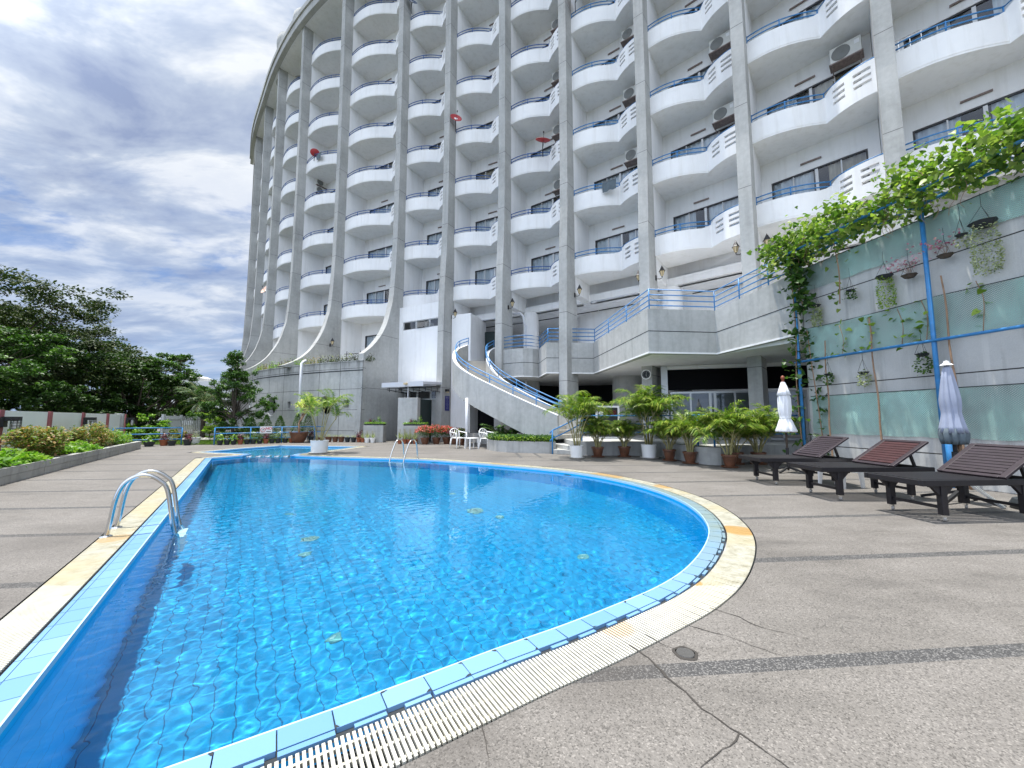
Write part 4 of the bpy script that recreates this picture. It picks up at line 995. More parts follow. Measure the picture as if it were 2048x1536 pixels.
# ---------------- curved staircase ----------------
st = thing('curved_staircase', 'curved outdoor concrete staircase with blue rails rising to the upper walkway', 'staircase')
O = smooth_poly([(1.75, 14.3, 0.45), (0.65, 15.1, 0.98), (-0.6, 15.95, 1.62), (-1.95, 16.9, 2.38), (-2.62, 17.9, 3.05), (-2.72, 19.0, 3.75), (-2.30, 20.0, 4.20)], 8)
I = smooth_poly([(2.75, 15.35, 0.45), (1.65, 16.05, 0.98), (0.5, 16.85, 1.62), (-0.62, 17.6, 2.38), (-1.15, 18.35, 3.05), (-1.30, 19.2, 3.75), (-0.95, 20.0, 4.20)], 8)
def par(L, side, name, zlo_off, zhi_off):
    P2 = [Vector((p.x, p.y)) for p in L]; off = offset_poly(P2, 0.14 * side, False)
    m = MB(); m.strip(off, P2, [max(0.45, p.z + zlo_off) for p in L], [p.z + zhi_off for p in L]); o = m.build(name, 'fascia_concrete', st, smooth=True)
    m = MB(); m.strip(offset_poly(P2, 0.142 * side, False), offset_poly(P2, -0.004 * side, False), [p.z + zhi_off for p in L], [p.z + zhi_off + 0.025 for p in L]); m.build('cap', 'white_paint', o, smooth=True)
    return off, P2
offO, P2O = par(O, -1, 'parapet', -0.42, 0.86)
if (offO[3] - P2O[3]).dot(Vector((I[3].x - O[3].x, I[3].y - O[3].y))) > 0: pass
offI, P2I = par(I, 1, 'parapet', -0.42, 0.72)
m = MB(); N = 24
def at(L, f):
    x = f * (len(L) - 1); k = min(int(x), len(L) - 2); return L[k].lerp(L[k + 1], x - k)
for k in range(N):
    f0, f1 = k / N, (k + 1) / N; a, b, c_, d_ = at(O, f0), at(O, f1), at(I, f1), at(I, f0); z = 0.45 + (k + 1) * (4.2 - 0.45) / N
    m.prism([(a.x, a.y), (b.x, b.y), (c_.x, c_.y), (d_.x, d_.y)], max(0.45, z - 0.50), z)
m.build('steps', 'beige_tile', st)
for L, nm_ in ((O, 0.95), (I, 0.82)):
    a = L[:len(L)]
    for hz in (0.14, 0.30):
        m = MB(); m.tube([(p.x, p.y, p.z + nm_ + hz) for p in a], 0.022, 8); m.build('rail', 'blue_paint', st, smooth='all')
    for k in range(0, len(a), 6):
        m = MB(); m.tube([(a[k].x, a[k].y, a[k].z + nm_ - 0.05), (a[k].x, a[k].y, a[k].z + nm_ + 0.31)], 0.02, 8); m.build('baluster', 'blue_paint', st, smooth='all')
m = MB(); m.tube([(-1.95, 16.72, 0), (-1.95, 16.72, 2.1)], 0.075, 12); m.build('pole', 'pipe_white', st, smooth='all')
# rails along the walkway
m = thing('walkway_railing', 'blue four-bar metal railing on the zigzag concrete parapet of the upper walkway', 'railing')
mid = [(a + b) / 2 for a, b in zip(W2, inn2)]
for hz in (0.14, 0.31, 0.48, 0.65):
    q = MB(); q.tube([(p.x, p.y, z + hz) for p, z in zip(mid, wtop)], 0.02, 8); q.build('rail', 'blue_paint', m, smooth='all')
ptz = [(mid[0], wtop[0])] + [(mid[k], wtop[k]) for k in range(4, 10)]
for k in range(6, 9):
    for f in ((0.33, 0.67) if k != 7 else ()): ptz.append((mid[k].lerp(mid[k + 1], f), wtop[k] + (wtop[k + 1] - wtop[k]) * f))
for p, z in ptz:
    q = MB(); q.tube([(p.x, p.y, z - 0.02), (p.x, p.y, z + 0.67)], 0.02, 8); q.build('post', 'blue_paint', m, smooth='all')

# ---------------- fittings on the building (things of their own) ----------------
def ac_unit(x, y, z, ang, label, lit=False):
    t = thing('air_conditioner', label, 'air conditioner', (x, y, z), ang, group='outdoor air conditioner units on the hotel')
    m = MB(); m.box((0, 0, 0), (0.80, 0.30, 0.56)); m.build('casing', 'ac_case', t, bevel=0.015)
    m = MB(); m.lathe([(0.0, 0.012), (0.06, 0.012), (0.07, 0.006), (0.21, 0.006), (0.225, 0.012), (0.24, 0.012), (0.245, 0.0)], 24)
    o = m.build('fan_grille', 'ac_grille', t, smooth=True); o.rotation_euler = (R(90), 0, 0); o.location = (-0.12, -0.152, 0.0)
    m = MB(); m.box((0.29, -0.155, 0.12), (0.13, 0.008, 0.14)); m.build('label_plate', 'sign_white', t)
    m = MB(); m.box((0, 0.0, -0.31), (0.86, 0.42, 0.04)); m.beam((-0.36, -0.15, -0.33), (-0.36, 0.25, -0.50), 0.03, 0.03); m.beam((0.36, -0.15, -0.33), (0.36, 0.25, -0.50), 0.03, 0.03); m.build('bracket', 'rust_bar', t)
    return t
bays_txt = {2: 'second bay from the vine wall', 3: 'third bay from the vine wall', 4: 'fourth bay from the vine wall', 5: 'fifth bay from the vine wall'}
def bay_dir(i):
    A0, A1, B0, B1, L, d, nm, wide = bay(i); e = (B1 - B0).normalized(); return math.atan2(e.y, e.x)
acs = [(3, 1, 11.20, 11.85), (4, 2, 8.57, 14.46), (4, 1, 8.57, 14.46), (5, 3, 5.70, 16.9), (5, 2, 5.70, 16.9), (5, 1, 5.70, 16.9), (6, 4, 2.58, 19.17), (6, 3, 2.58, 19.17), (6, 2, 2.58, 19.17), (6, 1, 2.58, 19.17)]
nm1 = {3: 'between the two fins nearest the vine wall', 4: 'above the fascia corner', 5: 'above the zigzag walkway', 6: 'in the bay above the stairs'}
fl_ = {1: 'second balcony level', 2: 'third balcony level', 3: 'fourth balcony level', 4: 'fifth balcony level'}
for i, k, x, y in acs:
    ac_unit(x, y, Z0 + FH * k + 2.52, bay_dir(i - 1), 'air conditioner on the %s %s' % (fl_[k], nm1[i]))
ac_unit(-15.35, 29.3, 19.98, R(-125) + PI, 'upper of two stacked air conditioners on a left-hand balcony below the red dish')
ac_unit(-15.35, 29.3, 19.32, R(-125) + PI, 'lower of two stacked air conditioners on a left-hand balcony, just over its blue rail')
def dish(x, y, z, ang, material, label, r=0.29, tilt=55):
    t = thing('satellite_dish', label, 'satellite dish', (x, y, z), ang)
    m = MB(); m.lathe([(r * f, 0.28 * r * f * f * 1.0) for f in (0.02, 0.3, 0.55, 0.75, 0.9, 1.0)] + [(r, 0.28 * r + 0.012), (r * 0.9, 0.24 * r + 0.012), (r * 0.5, 0.09 * r + 0.012), (0.01, 0.012)], 28)
    o = m.build('reflector', material, t, smooth='all'); o.rotation_euler = (R(tilt), 0, 0); o.scale = (1.15, 1, 1)
    m = MB(); m.lathe([(0.0, 0.0), (r * 0.36, 0.022 * r)], 16); o2 = m.build('emblem', 'sign_white', t, smooth=True); o2.rotation_euler = (R(tilt), 0, 0); o2.location = (0, -0.012, 0.03)
    dd = Vector((0, -math.sin(R(tilt)), math.cos(R(tilt))))
    m = MB(); m.tube([(0, 0.02, -r * 0.9), (0, -0.18, -0.16), tuple(dd * 0.42)], 0.010, 6); m.tube([tuple(dd * 0.40), tuple(dd * 0.48)], 0.03, 8); m.build('feed_arm', 'black_metal', t)
    m = MB(); m.tube([(0, 0.02, 0.0), (0, 0.06, -0.3), (0.02, 0.08, -0.72)], 0.02, 6); m.build('mast', 'black_metal', t)
dish(-15.0, 27.55, 21.35, R(200), 'dish_red', 'red satellite dish on the balcony rail above the two stacked air conditioners')
dish(-3.25, 20.75, 18.45, R(20), 'dish_red', 'red satellite dish held out from a concrete fin, seen nearly edge-on', tilt=70)
dish(1.55, 18.15, 15.05, R(10), 'dish_red', 'red satellite dish with white emblem on a mast above the bay over the stairs', tilt=22, r=0.33)
dish(3.12, 17.0, 21.7, R(30), 'dish_red', 'red satellite dish cut by the top edge of the picture', tilt=40)
dish(-21.6, 33.0, 12.5, R(-30), 'dish_pale', 'pale orange satellite dish low on the far left end of the hotel', r=0.5, tilt=60)
dish(-6.5, 22.6, 28.1, R(30), 'dish_dark', 'dark blue satellite dish high up on a fin', tilt=62)

def lantern(x, y, z, nx, ny, label):
    """coach lantern on an arm; (nx, ny) points away from the wall"""
    t = thing('wall_lantern', label, 'wall lamp', (x, y, z), math.atan2(ny, nx), group='black coach lanterns on the concrete fins')
    m = MB(); m.box((0.02, 0, -0.02), (0.04, 0.08, 0.20)); m.tube([(0.04, 0, -0.06), (0.16, 0, -0.10), (0.26, 0, -0.07), (0.26, 0, 0.0)], 0.014, 6); m.build('arm', 'black_metal', t)
    m = MB(); m.lathe([(0.02, 0.0), (0.055, 0.03), (0.10, 0.20)], 6, c=(0.26, 0, 0)); m.build('lamp_glass', 'lamp_glass', t)
    m = MB(); m.lathe([(0.135, 0.20), (0.10, 0.24), (0.045, 0.36), (0.012, 0.42), (0.0, 0.45)], 6, c=(0.26, 0, 0)); m.lathe([(0.0, -0.05), (0.03, -0.02), (0.03, 0.0), (0.0, 0.0)], 6, c=(0.26, 0, 0))
    for a in range(6): c_ = math.cos(a * PI / 3), math.sin(a * PI / 3); m.tube([(0.26 + 0.055 * c_[0], 0.055 * c_[1], 0.03), (0.26 + 0.10 * c_[0], 0.10 * c_[1], 0.20)], 0.006, 4)
    m.build('lamp_cap', 'black_metal', t)
where = {2: 'nearest the vine wall', 3: 'rising from the fascia corner', 4: 'rising in front of the walkway', 5: 'behind the top of the stairs', 6: 'bearing the blue notice board', 8: 'flaring on to the planted terrace'}
for i, e, z in ((6, 0.18, 6.86), (5, 0.28, 6.9), (4, 0.1, 6.9), (3, 0.1, 6.9), (2, 0.1, 7.05), (8, 0.75, 6.0)):
    P, n, t_ = fin_frame(i); q = P + n * e; lantern(q.x, q.y, z, -t_.x, -t_.y, 'black coach lantern on the shaded face of the fin %s' % where[i])
for i, e, z in ((4, 0.2, 6.9), (3, 0.2, 6.9), (2, 0.2, 7.05)):
    P, n, t_ = fin_frame(i); q = P + n * e + t_ * FT; lantern(q.x, q.y, z, t_.x, t_.y, 'black coach lantern on the brighter face of the fin %s' % where[i])
def frame_at(i, e, off=0.0):
    P, n, t_ = fin_frame(i); q = P + n * e - t_ * off; return q, n, t_
q, n_, t_ = frame_at(6, 0.46, 0.012)
sb = thing('notice_board', 'dark blue pool notice board with faint white lines on a concrete fin', 'notice board', (q.x, q.y, 2.03), math.atan2(-t_.y, -t_.x) + PI / 2)
m = MB(); m.box((0, 0, 0), (0.36, 0.02, 0.80)); m.build('board', 'sign_blue', sb)
m = MB()
rs_ = random.Random(4)
for k in range(13): m.box((rs_.uniform(-0.01, 0.01), -0.012 if False else 0.0125, 0.34 - 0.053 * k), (0.28 if k < 2 else rs_.uniform(0.18, 0.29), 0.003, 0.016 if k < 2 else 0.007))
for k in range(13): m.box((0, -0.0125, 0.34 - 0.053 * k), (0.28 if k < 2 else 0.12 + 0.16 * ((k * 37) % 10) / 10, 0.003, 0.016 if k < 2 else 0.007))
m.build('text_lines', 'sign_pale', sb)
q, n_, t_ = frame_at(6, 0.55, 0.0)
bl = thing('box_lamp', 'small black box lamp above the blue notice board', 'wall lamp', (q.x, q.y, 2.72), math.atan2(-t_.y, -t_.x)); m = MB(); m.box((0.08, 0, 0), (0.16, 0.18, 0.13)); m.build('housing', 'black_metal', bl); m = MB(); m.box((0.10, 0, -0.09), (0.09, 0.10, 0.06)); m.build('lamp_glass', 'lamp_glass', bl)
# downpipes
dp = MB(); dp.tube([(-11.55, 21.35, 4.45), (-11.62, 21.25, 4.38), (-11.62, 21.05, 4.25), (-11.62, 21.05, 0.05)], 0.075, 10); tag(dp.build('drain_pipe', 'pipe_white', smooth='all'), 'pale grey drainpipe running down the stained retaining wall', 'pipe')
dp = MB(); dp.tube([(0.05, 19.9, 6.7), (0.45, 19.7, 6.7), (0.60, 19.65, 6.5), (0.62, 19.65, 6.2), (0.72, 19.7, 6.0), (0.72, 19.7, 0.4)], 0.06, 8); tag(dp.build('drain_pipe', 'pipe_white', smooth='all'), 'white drainpipe beside the round white column of the walkway', 'pipe')
dp = MB(); dp.tube([(6.55, 15.35, 0.45), (6.55, 15.35, 3.2)], 0.05, 8); tag(dp.build('drain_pipe', 'pipe_white', smooth='all'), 'white drainpipe next to the dark round column of the ground floor', 'pipe')
for i, lb in ((6, 'above the top of the stairs'), (4, 'above the walkway railing')):
    A0, A1, B0, B1, L, d, nm, wide = bay(i); m = MB(); a = B0 + nm * 0.06 + d * 0.1; b = B1 + nm * 0.06; m.tube([(a.x, a.y, 6.93), (b.x, b.y, 7.0)], 0.055, 8); m.tube([(a.x, a.y, 6.93), (a.x + d.x * 0.25, a.y + d.y * 0.25, 6.935)], 0.075, 8)
    tag(m.build('ceiling_pipe', 'pipe_white', smooth='all'), 'long white pipe under the lowest balcony %s' % lb, 'pipe')
# clock on the column below the fascia corner
P, n, t_ = fin_frame(3); q = P + n * 0.955 + t_ * 0.2
ck = thing('wall_clock', 'round wall clock with dark face and white rim on the concrete column', 'clock', (q.x, q.y, 2.88), math.atan2(n.y, n.x) + PI / 2)
def zdisc(m, r0, r1, y, d=0.02, seg=28):
    vs = []
    for k in range(seg):
        a = 2 * PI * k / seg; c_, s_ = math.cos(a), math.sin(a); vs += [(c_ * r0, y, s_ * r0), (c_ * r1, y, s_ * r1), (c_ * r1, y + d, s_ * r1)]
    m.add(vs, [(3 * k, 3 * ((k + 1) % seg), 3 * ((k + 1) % seg) + 1, 3 * k + 1) for k in range(seg)] + [(3 * k + 1, 3 * ((k + 1) % seg) + 1, 3 * ((k + 1) % seg) + 2, 3 * k + 2) for k in range(seg)])
m = MB(); zdisc(m, 0.155, 0.185, -0.035, 0.035); m.build('rim', 'sign_white', ck)
m = MB(); zdisc(m, 0.001, 0.156, -0.02, 0.01); m.build('face', 'sign_blue' if False else 'dark_plastic', ck)
m = MB()
for k in range(12): a = k * PI / 6; m.box((0.125 * math.sin(a), -0.023, 0.125 * math.cos(a)), (0.012, 0.004, 0.012))
m.build('hour_marks', 'sign_white', ck)
for l_, a_, w_ in ((0.075, 175, 0.012), (0.11, 5, 0.008)):
    m = MB(); a = R(a_); m.beam((0, -0.026, 0), (l_ * math.sin(a), -0.026, l_ * math.cos(a)), w_, 0.004); m.build('clock_hand', 'sign_white', ck)
# framed board in the arcade
fb = thing('poster_frame', 'white framed notice poster standing behind the palms on the terrace', 'poster', (3.62, 14.6, 0.45), R(4))
m = MB()
for x in (-0.42, 0.42): m.box((x, 0, 0.62), (0.07, 0.05, 1.24))
for z in (1.205, 0.04): m.box((0, 0, z), (0.77, 0.05, 0.07))
m.build('frame', 'sign_white', fb)
m = MB(); m.box((0, 0.005, 0.62), (0.77, 0.02, 1.09)); m.build('panel', 'dark_plastic', fb)
m = MB(); m.box((0.08, -0.008, 0.98), (0.5, 0.006, 0.18)); m.box((0.16, -0.008, 0.42), (0.3, 0.006, 0.3)); m.build('picture', 'leaf_maroon', fb)
m = MB(); zdisc(m, 0.001, 0.10, -0.01, 0.004); m.v = [(x - 0.25, y, z + 0.95) for x, y, z in m.v]; k0 = len(m.v); zdisc(m, 0.001, 0.12, -0.01, 0.004); m.v = m.v[:k0] + [(x - 0.24, y, z + 0.5) for x, y, z in m.v[k0:]]; m.build('round_symbol', 'sign_white', fb)

# ---------------- concrete garden wall on the right, trellis, nets ----------------
wd_ = Vector((0.167, -0.986)).normalized(); wn_ = Vector((wd_.y, -wd_.x))      # along towards the viewer; towards the pool
W0 = Vector((7.45, 9.64))
def Wp(a, o): q = W0 + wd_ * a + wn_ * o; return (q.x, q.y)
gw = MB(); LW = 9.0
gw.prism([Wp(0, 0), Wp(LW, 0), Wp(LW, -0.22), Wp(0, -0.22)], 0, 5.04)
tag(gw.build('garden_wall', 'streaked_concrete', bevel=0.01), 'high grey concrete wall with pale water streaks behind the sun loungers', 'wall')
ut = MB(); ut.prism([Wp(0.1, -0.22), Wp(LW, -0.22), (22, -3), (22, 9), (14, 12), (8.3, 10.2)], 4.3, 4.6); uo = ut.build('upper_deck', 'terrace_floor'); uo['kind'] = 'structure'
tr = thing('trellis_frame', 'blue tube trellis standing against the concrete wall', 'trellis')
OFF = 0.20
for a in (-0.02, 2.72, 5.5):
    m = MB(); p = Wp(a, OFF); m.tube([(*p, 0.0), (*p, 5.25)], 0.036, 10); m.build('post', 'blue_paint', tr, smooth='all')
m = MB(); m.tube([(*Wp(2.80, OFF + 0.02), 0.0), (*Wp(2.80, OFF + 0.02), 1.0)], 0.05, 10); m.build('post', 'blue_paint', tr, smooth='all')
for z, o in ((2.62, OFF + 0.03), (5.22, OFF), (5.36, OFF + 0.30), (5.36, -0.1)):
    m = MB(); m.tube([(*Wp(-0.1, o), z), (*Wp(7.5, o), z)], 0.028, 10); m.build('beam', 'blue_paint', tr, smooth='all')
for k in range(8):
    m = MB(); a = 0.05 + k * 0.95; m.tube([(*Wp(a, -0.1), 5.38), (*Wp(a, OFF + 0.33), 5.38)], 0.022, 8); m.build('rafter', 'blue_paint', tr, smooth='all')
def net_material(name, col, cell, dens):
    m = bpy.data.materials.new(name); m.use_nodes = True; nt = NT(m.node_tree); nt.t.nodes.clear()
    o = nt.n('ShaderNodeOutputMaterial'); t = nt.n('ShaderNodeBsdfTransparent'); d = nt.n('ShaderNodeBsdfDiffuse'); tc = nt.n('ShaderNodeTexCoord')
    x, y, z = nt.sep(tc.outputs['Object'])
    u = nt.math('DIVIDE', nt.math('ADD', y, z), cell); v = nt.math('DIVIDE', nt.math('SUBTRACT', y, z), cell)
    def st_(a): return nt.math('GREATER_THAN', nt.math('ABSOLUTE', nt.math('SUBTRACT', nt.math('FRACT', a), 0.5)), 0.5 - dens)
    f = nt.math('MAXIMUM', st_(u), st_(v))
    big = nt.noise(nt.mapping(tc.outputs['Object'], scale=(1, 1.2, 0.8)), 1.1, 4, 0.6)
    f = nt.math('MULTIPLY', nt.math('ADD', nt.math('MULTIPLY', f, 0.55), nt.math('MULTIPLY', nt.ramp(big, [(0.36, 0.10), (0.70, 0.42)]), 1.0)), 1.0, clamp=True)
    nt.link(nt.ramp(big, [(0.35, tuple(c * 0.85 for c in col)), (0.7, tuple(min(1, c * 1.5) for c in col))]), d.inputs[0])
    mx = nt.n('ShaderNodeMixShader'); nt.link(f, mx.inputs[0]); nt.link(t.outputs[0], mx.inputs[1]); nt.link(d.outputs[0], mx.inputs[2]); nt.link(mx.outputs[0], o.inputs[0]); M[name] = m
net_material('green_net', (0.27, 0.43, 0.385), 0.036, 0.17)
def net(z0, z1, a0, a1, label, sag=0.03, o0=0.035):
    mb = MB(); K = 40; rg = random.Random(int(z0 * 100)); vs = []
    for k in range(K + 1):
        a = a0 + (a1 - a0) * k / K; j = rg.uniform(-0.012, 0.012)
        for zi in range(5):
            z = z0 + (z1 - z0) * zi / 4; o = o0 + 0.012 * math.sin(a * 5 + zi * 1.7) + j
            vs.append((*Wp(a, o + 0.01), z + (-sag * math.sin(PI * ((a * 0.36) % 1)) if zi == 4 else 0) + (0.01 * math.sin(a * 9) if zi == 0 else 0)))
    mb.add(vs, [(5 * k + i, 5 * k + 5 + i, 5 * k + 6 + i, 5 * k + 1 + i) for k in range(K) for i in range(4)])
    t = thing('shade_net', label, 'net', group='green nets fixed to the concrete wall'); mb.build('mesh', 'green_net', t, smooth=True)
    c = MB(); c.tube([(*Wp(a0 + (a1 - a0) * k / K, o0 + 0.02), z1 - sag * math.sin(PI * (((a0 + (a1 - a0) * k / K) * 0.36) % 1))) for k in range(K + 1)], 0.008, 5); c.build('edge_cord', 'dark_green_panel', t)
net(4.40, 5.0, 0.1, 7.4, 'highest band of green netting, half hidden under the vine', 0.0)
net(2.64, 3.46, 0.1, 7.4, 'middle band of green netting above the blue cross bar')
net(0.85, 1.75, 0.1, 7.4, 'lowest band of green netting behind the loungers', 0.0)

rng = np.random.RandomState(21)
def heart_leaves(name, pts, size, matname, parent, seed, **kw): return leaves(name, pts, size, matname, parent, seed, shape=HEART, faces=HEARTF, **kw)
vine = thing('climbing_vine', 'lush lime green climbing vine spilling over the top of the blue trellis', 'vine')
P_ = []
for k in range(820):
    a = rng.uniform(-0.55, 7.6); prof_ = 0.55 + 0.25 * math.sin(a * 2.1 + 1) + 0.2 * math.sin(a * 5.3)
    if rng.uniform() > 0.35 + prof_: continue
    c = np.array([*Wp(a, rng.uniform(-0.12, 0.72)), 5.26 + rng.uniform(-0.20, 0.92) * (0.35 + 0.65 * prof_)]); k_ = rng.randint(5, 15)
    P_.append(c + rng.normal(size=(k_, 3)) * np.array([0.11, 0.13, 0.10]))
P_ = np.concatenate(P_)
rs3 = np.random.RandomState(3); sel_ = rs3.uniform(size=len(P_)) < 0.45
heart_leaves('leaves', P_[sel_], 0.115, 'leaf_vine', vine, 1, up=0.35, droop=0.5, width=0.95); heart_leaves('young_leaves', P_[~sel_] + rs3.normal(size=(int((~sel_).sum()), 3)) * 0.05, 0.065, 'leaf_lime', vine, 2, up=0.3, droop=0.4)
stm = MB()
for k in range(60):
    a = rng.uniform(-0.2, 7.4); o = rng.uniform(-0.1, 0.65); p = [(*Wp(a, o), 5.42)]
    for j in range(5): a += rng.uniform(-0.15, 0.25); o += rng.uniform(-0.08, 0.08); p.append((*Wp(a, o), 5.42 + 0.09 * j * rng.uniform(0.2, 1.1)))
    stm.tube(smooth_poly([Vector(q) for q in p], 3), 0.005, 4)
for k in range(26):   # dangling tendrils
    a = rng.uniform(0.1, 7.0); z = 5.35; p = []
    for j in range(7): p.append((*Wp(a + 0.06 * math.sin(j * 1.3 + k) , OFF + 0.25 + 0.05 * math.sin(j + k)), z)); z -= rng.uniform(0.05, 0.14)
    stm.tube(smooth_poly([Vector(q) for q in p], 3), 0.0035, 4)
stm.build('stems', 'stick', vine)
def trailing(name, path, n, size, label, seed, spread=0.10, mat_='leaf_vine', thick=0.012):
    t = thing(name, label, 'vine'); P3 = smooth_poly([Vector(p) for p in path], 6); r_ = np.random.RandomState(seed)
    m = MB(); m.tube(P3, thick, 6); m.build('stem', 'stick', t, smooth='all')
    pts = np.array([P3[r_.randint(len(P3))] for _ in range(n)]) + r_.normal(size=(n, 3)) * np.array([spread, spread, 0.05])
    heart_leaves('leaves', pts, size, mat_, t, seed, up=0.35, droop=0.5); return t
trailing('climbing_plant', [(*Wp(-0.02, OFF + 0.06), 0.3), (*Wp(-0.06, OFF + 0.07), 2.0), (*Wp(0.0, OFF + 0.05), 3.4), (*Wp(-0.03, OFF + 0.06), 5.2)], 210, 0.11, 'dark leafy climber twining up the corner post of the blue trellis', 3, 0.10, 'leaf_mid')
trailing('climbing_plant', [(*Wp(0.42, 0.10), 0.0), (*Wp(0.36, 0.12), 1.2), (*Wp(0.25, 0.13), 2.6), (*Wp(0.22, 0.16), 3.4)], 105, 0.11, 'climber on a thin cane just beside the trellis corner post', 4, 0.09, 'leaf_mid')
trailing('climbing_plant', [(*Wp(0.30, OFF + 0.12), 5.3), (*Wp(0.26, OFF + 0.16), 4.6), (*Wp(0.34, OFF + 0.14), 3.85)], 260, 0.135, 'thick curtain of dark leaves hanging below the top of the trellis corner', 5, 0.10, 'leaf_mid')
trailing('climbing_plant', [(*Wp(1.15, 0.30), 5.2), (*Wp(1.2, 0.28), 4.5), (*Wp(1.1, 0.2), 3.8)], 22, 0.10, 'sparse hanging shoot between the corner post and the middle post', 6, 0.07)
for k, (a, z, n, lb) in enumerate([(0.95, 3.0, 16, 'small pale climber spread on the middle net nearest the corner'), (1.55, 3.0, 20, 'second pale climber on the middle net, above a dry stick'), (2.12, 3.05, 22, 'pale climber on the middle net left of the middle blue post'), (2.52, 3.1, 16, 'pale climber on the middle net touching the middle blue post'), (3.30, 3.2, 14, 'thin climber on the middle net beyond the middle blue post'), (4.0, 3.15, 24, 'bushier climber on the middle net farthest along the wall')]):
    t = trailing('net_climber', [(*Wp(a, 0.06), 2.64), (*Wp(a + 0.05, 0.06), z), (*Wp(a - 0.02, 0.06), z + 0.35)], n, 0.10, lb, 30 + k, 0.10, 'leaf_lime', 0.006); t['group'] = 'pale climbers on the middle net'
    t['category'] = 'vine'
for k, (a0, a1, z1, lb) in enumerate([(0.62, 0.60, 3.05, 'thin dry stick leaning on the wall nearest the trellis corner'), (1.72, 1.60, 3.35, 'dry twisted stick leaning on the wall between the two posts'), (2.98, 2.86, 3.8, 'tallest dry stick, leaning just beyond the middle blue post')]):
    m = MB(); pts = [(*Wp(a0 + (a1 - a0) * f + 0.015 * math.sin(f * 14 + k), 0.16 - 0.05 * f), z1 * f) for f in [j / 12 for j in range(13)]]
    m.tube(pts, [0.020 - 0.008 * j / 12 for j in range(13)], 6); tag(m.build('dry_stick', 'stick', smooth='all'), lb, 'stick', 'dry sticks leaning on the concrete wall')
# hanging baskets with trailing plants
def hanging(a, z, r, ln, leafm, label, seed, n=240, sz=0.03, flowers=False, wire=0.9):
    q = Wp(a, 0.16); t = thing('hanging_plant', label, 'hanging plant', (q[0], q[1], z))
    m = MB(); m.lathe([(r * 0.55, -r * 0.55), (r * 0.9, -r * 0.1), (r, 0.0), (r * 0.85, 0.0), (r * 0.45, -r * 0.45)], 12, wob=lambda a_, z_: 0.08 * math.sin(7 * a_)); m.build('basket', 'dark_plastic' if not flowers else 'bark', t)
    m = MB()
    for k in range(3): m.tube([(r * math.cos(k * 2.1), r * math.sin(k * 2.1), 0), (0, 0, 0.28), (0, 0, wire)], 0.003, 4)
    m.build('hanger', 'black_metal', t)
    rg = np.random.RandomState(seed)
    th = rg.uniform(0, 2 * PI, n); f = rg.uniform(0, 1, n) ** 0.8; rad = r * (0.6 + 0.6 * np.sin(np.minimum(f * 2.2, 1.57))) * (1 - 0.35 * f)
    pts = np.stack([rad * np.cos(th), rad * np.sin(th), -f * ln + 0.03], -1) + rg.normal(size=(n, 3)) * 0.012
    if not flowers: leaves('foliage', pts, sz, leafm, t, seed, up=0.1, droop=0.8, width=1.3)
    else:
        c = rg.normal(size=(n, 3)) * np.array([0.14, 0.14, 0.07]) + np.array([-0.02, 0.10, 0.24]); leaves('blossoms', c, 0.05, 'flower_magenta', t, seed, up=0.2, width=1.6)
        m = MB()
        for k in range(8): m.tube([(0, 0, 0.0), (rg.normal() * 0.06, rg.normal() * 0.06 + 0.05, 0.14), (rg.normal() * 0.1, 0.10 + rg.normal() * 0.1, 0.24)], 0.003, 4)
        m.build('flower_stalks', 'stick', t)
def wall_az(u, v): pass
for (a, z, r, ln, mt_, lb, n, fl__) in [
    (0.50, 3.95, 0.10, 0.55, 'leaf_silver', 'hanging basket with silvery strands just under the curtain of vine at the corner', 260, False),
    (1.32, 4.05, 0.08, 0.22, 'leaf_mid', 'small hanging plant left of the big string-of-leaves basket', 90, False),
    (2.0, 4.12, 0.14, 0.68, 'leaf_lime', 'hanging basket with a thick yellow-green cascade between the two posts', 620, False),
    (2.42, 3.98, 0.12, 0.1, 'leaf_lime', 'slatted hanging basket with pink orchids left of the middle blue post', 70, True),
    (2.98, 4.14, 0.11, 0.1, 'leaf_lime', 'hanging basket with pink orchids beyond the middle blue post', 70, True),
    (3.22, 4.40, 0.08, 0.25, 'leaf_silver', 'small bare hanging basket beside the large silvery cascade', 60, False),
    (3.50, 4.48, 0.17, 0.90, 'leaf_silver', 'largest hanging basket with a wide silvery cascade high on the wall', 900, False),
    (0.68, 2.25, 0.09, 0.28, 'leaf_mid', 'small hanging plant below the cross bar nearest the corner', 110, False),
    (1.45, 2.2, 0.10, 0.32, 'leaf_silver', 'small hanging plant below the cross bar in the middle of the wall', 120, False),
    (2.50, 2.42, 0.10, 0.40, 'leaf_mid', 'small hanging plant below the cross bar against the middle blue post', 150, False),
    (4.25, 2.55, 0.20, 0.55, 'leaf_lime', 'wide bushy hanging plant below the cross bar at the edge of the picture', 420, False),
    (4.10, 5.35, 0.16, 0.30, 'leaf_lime', 'yellowish hanging fern right under the vine at the edge of the picture', 160, False)]:
    hanging(a, z, r, ln, mt_, lb, int(a * 100), n, 0.034 if n > 300 else 0.05, fl__, 0.5)

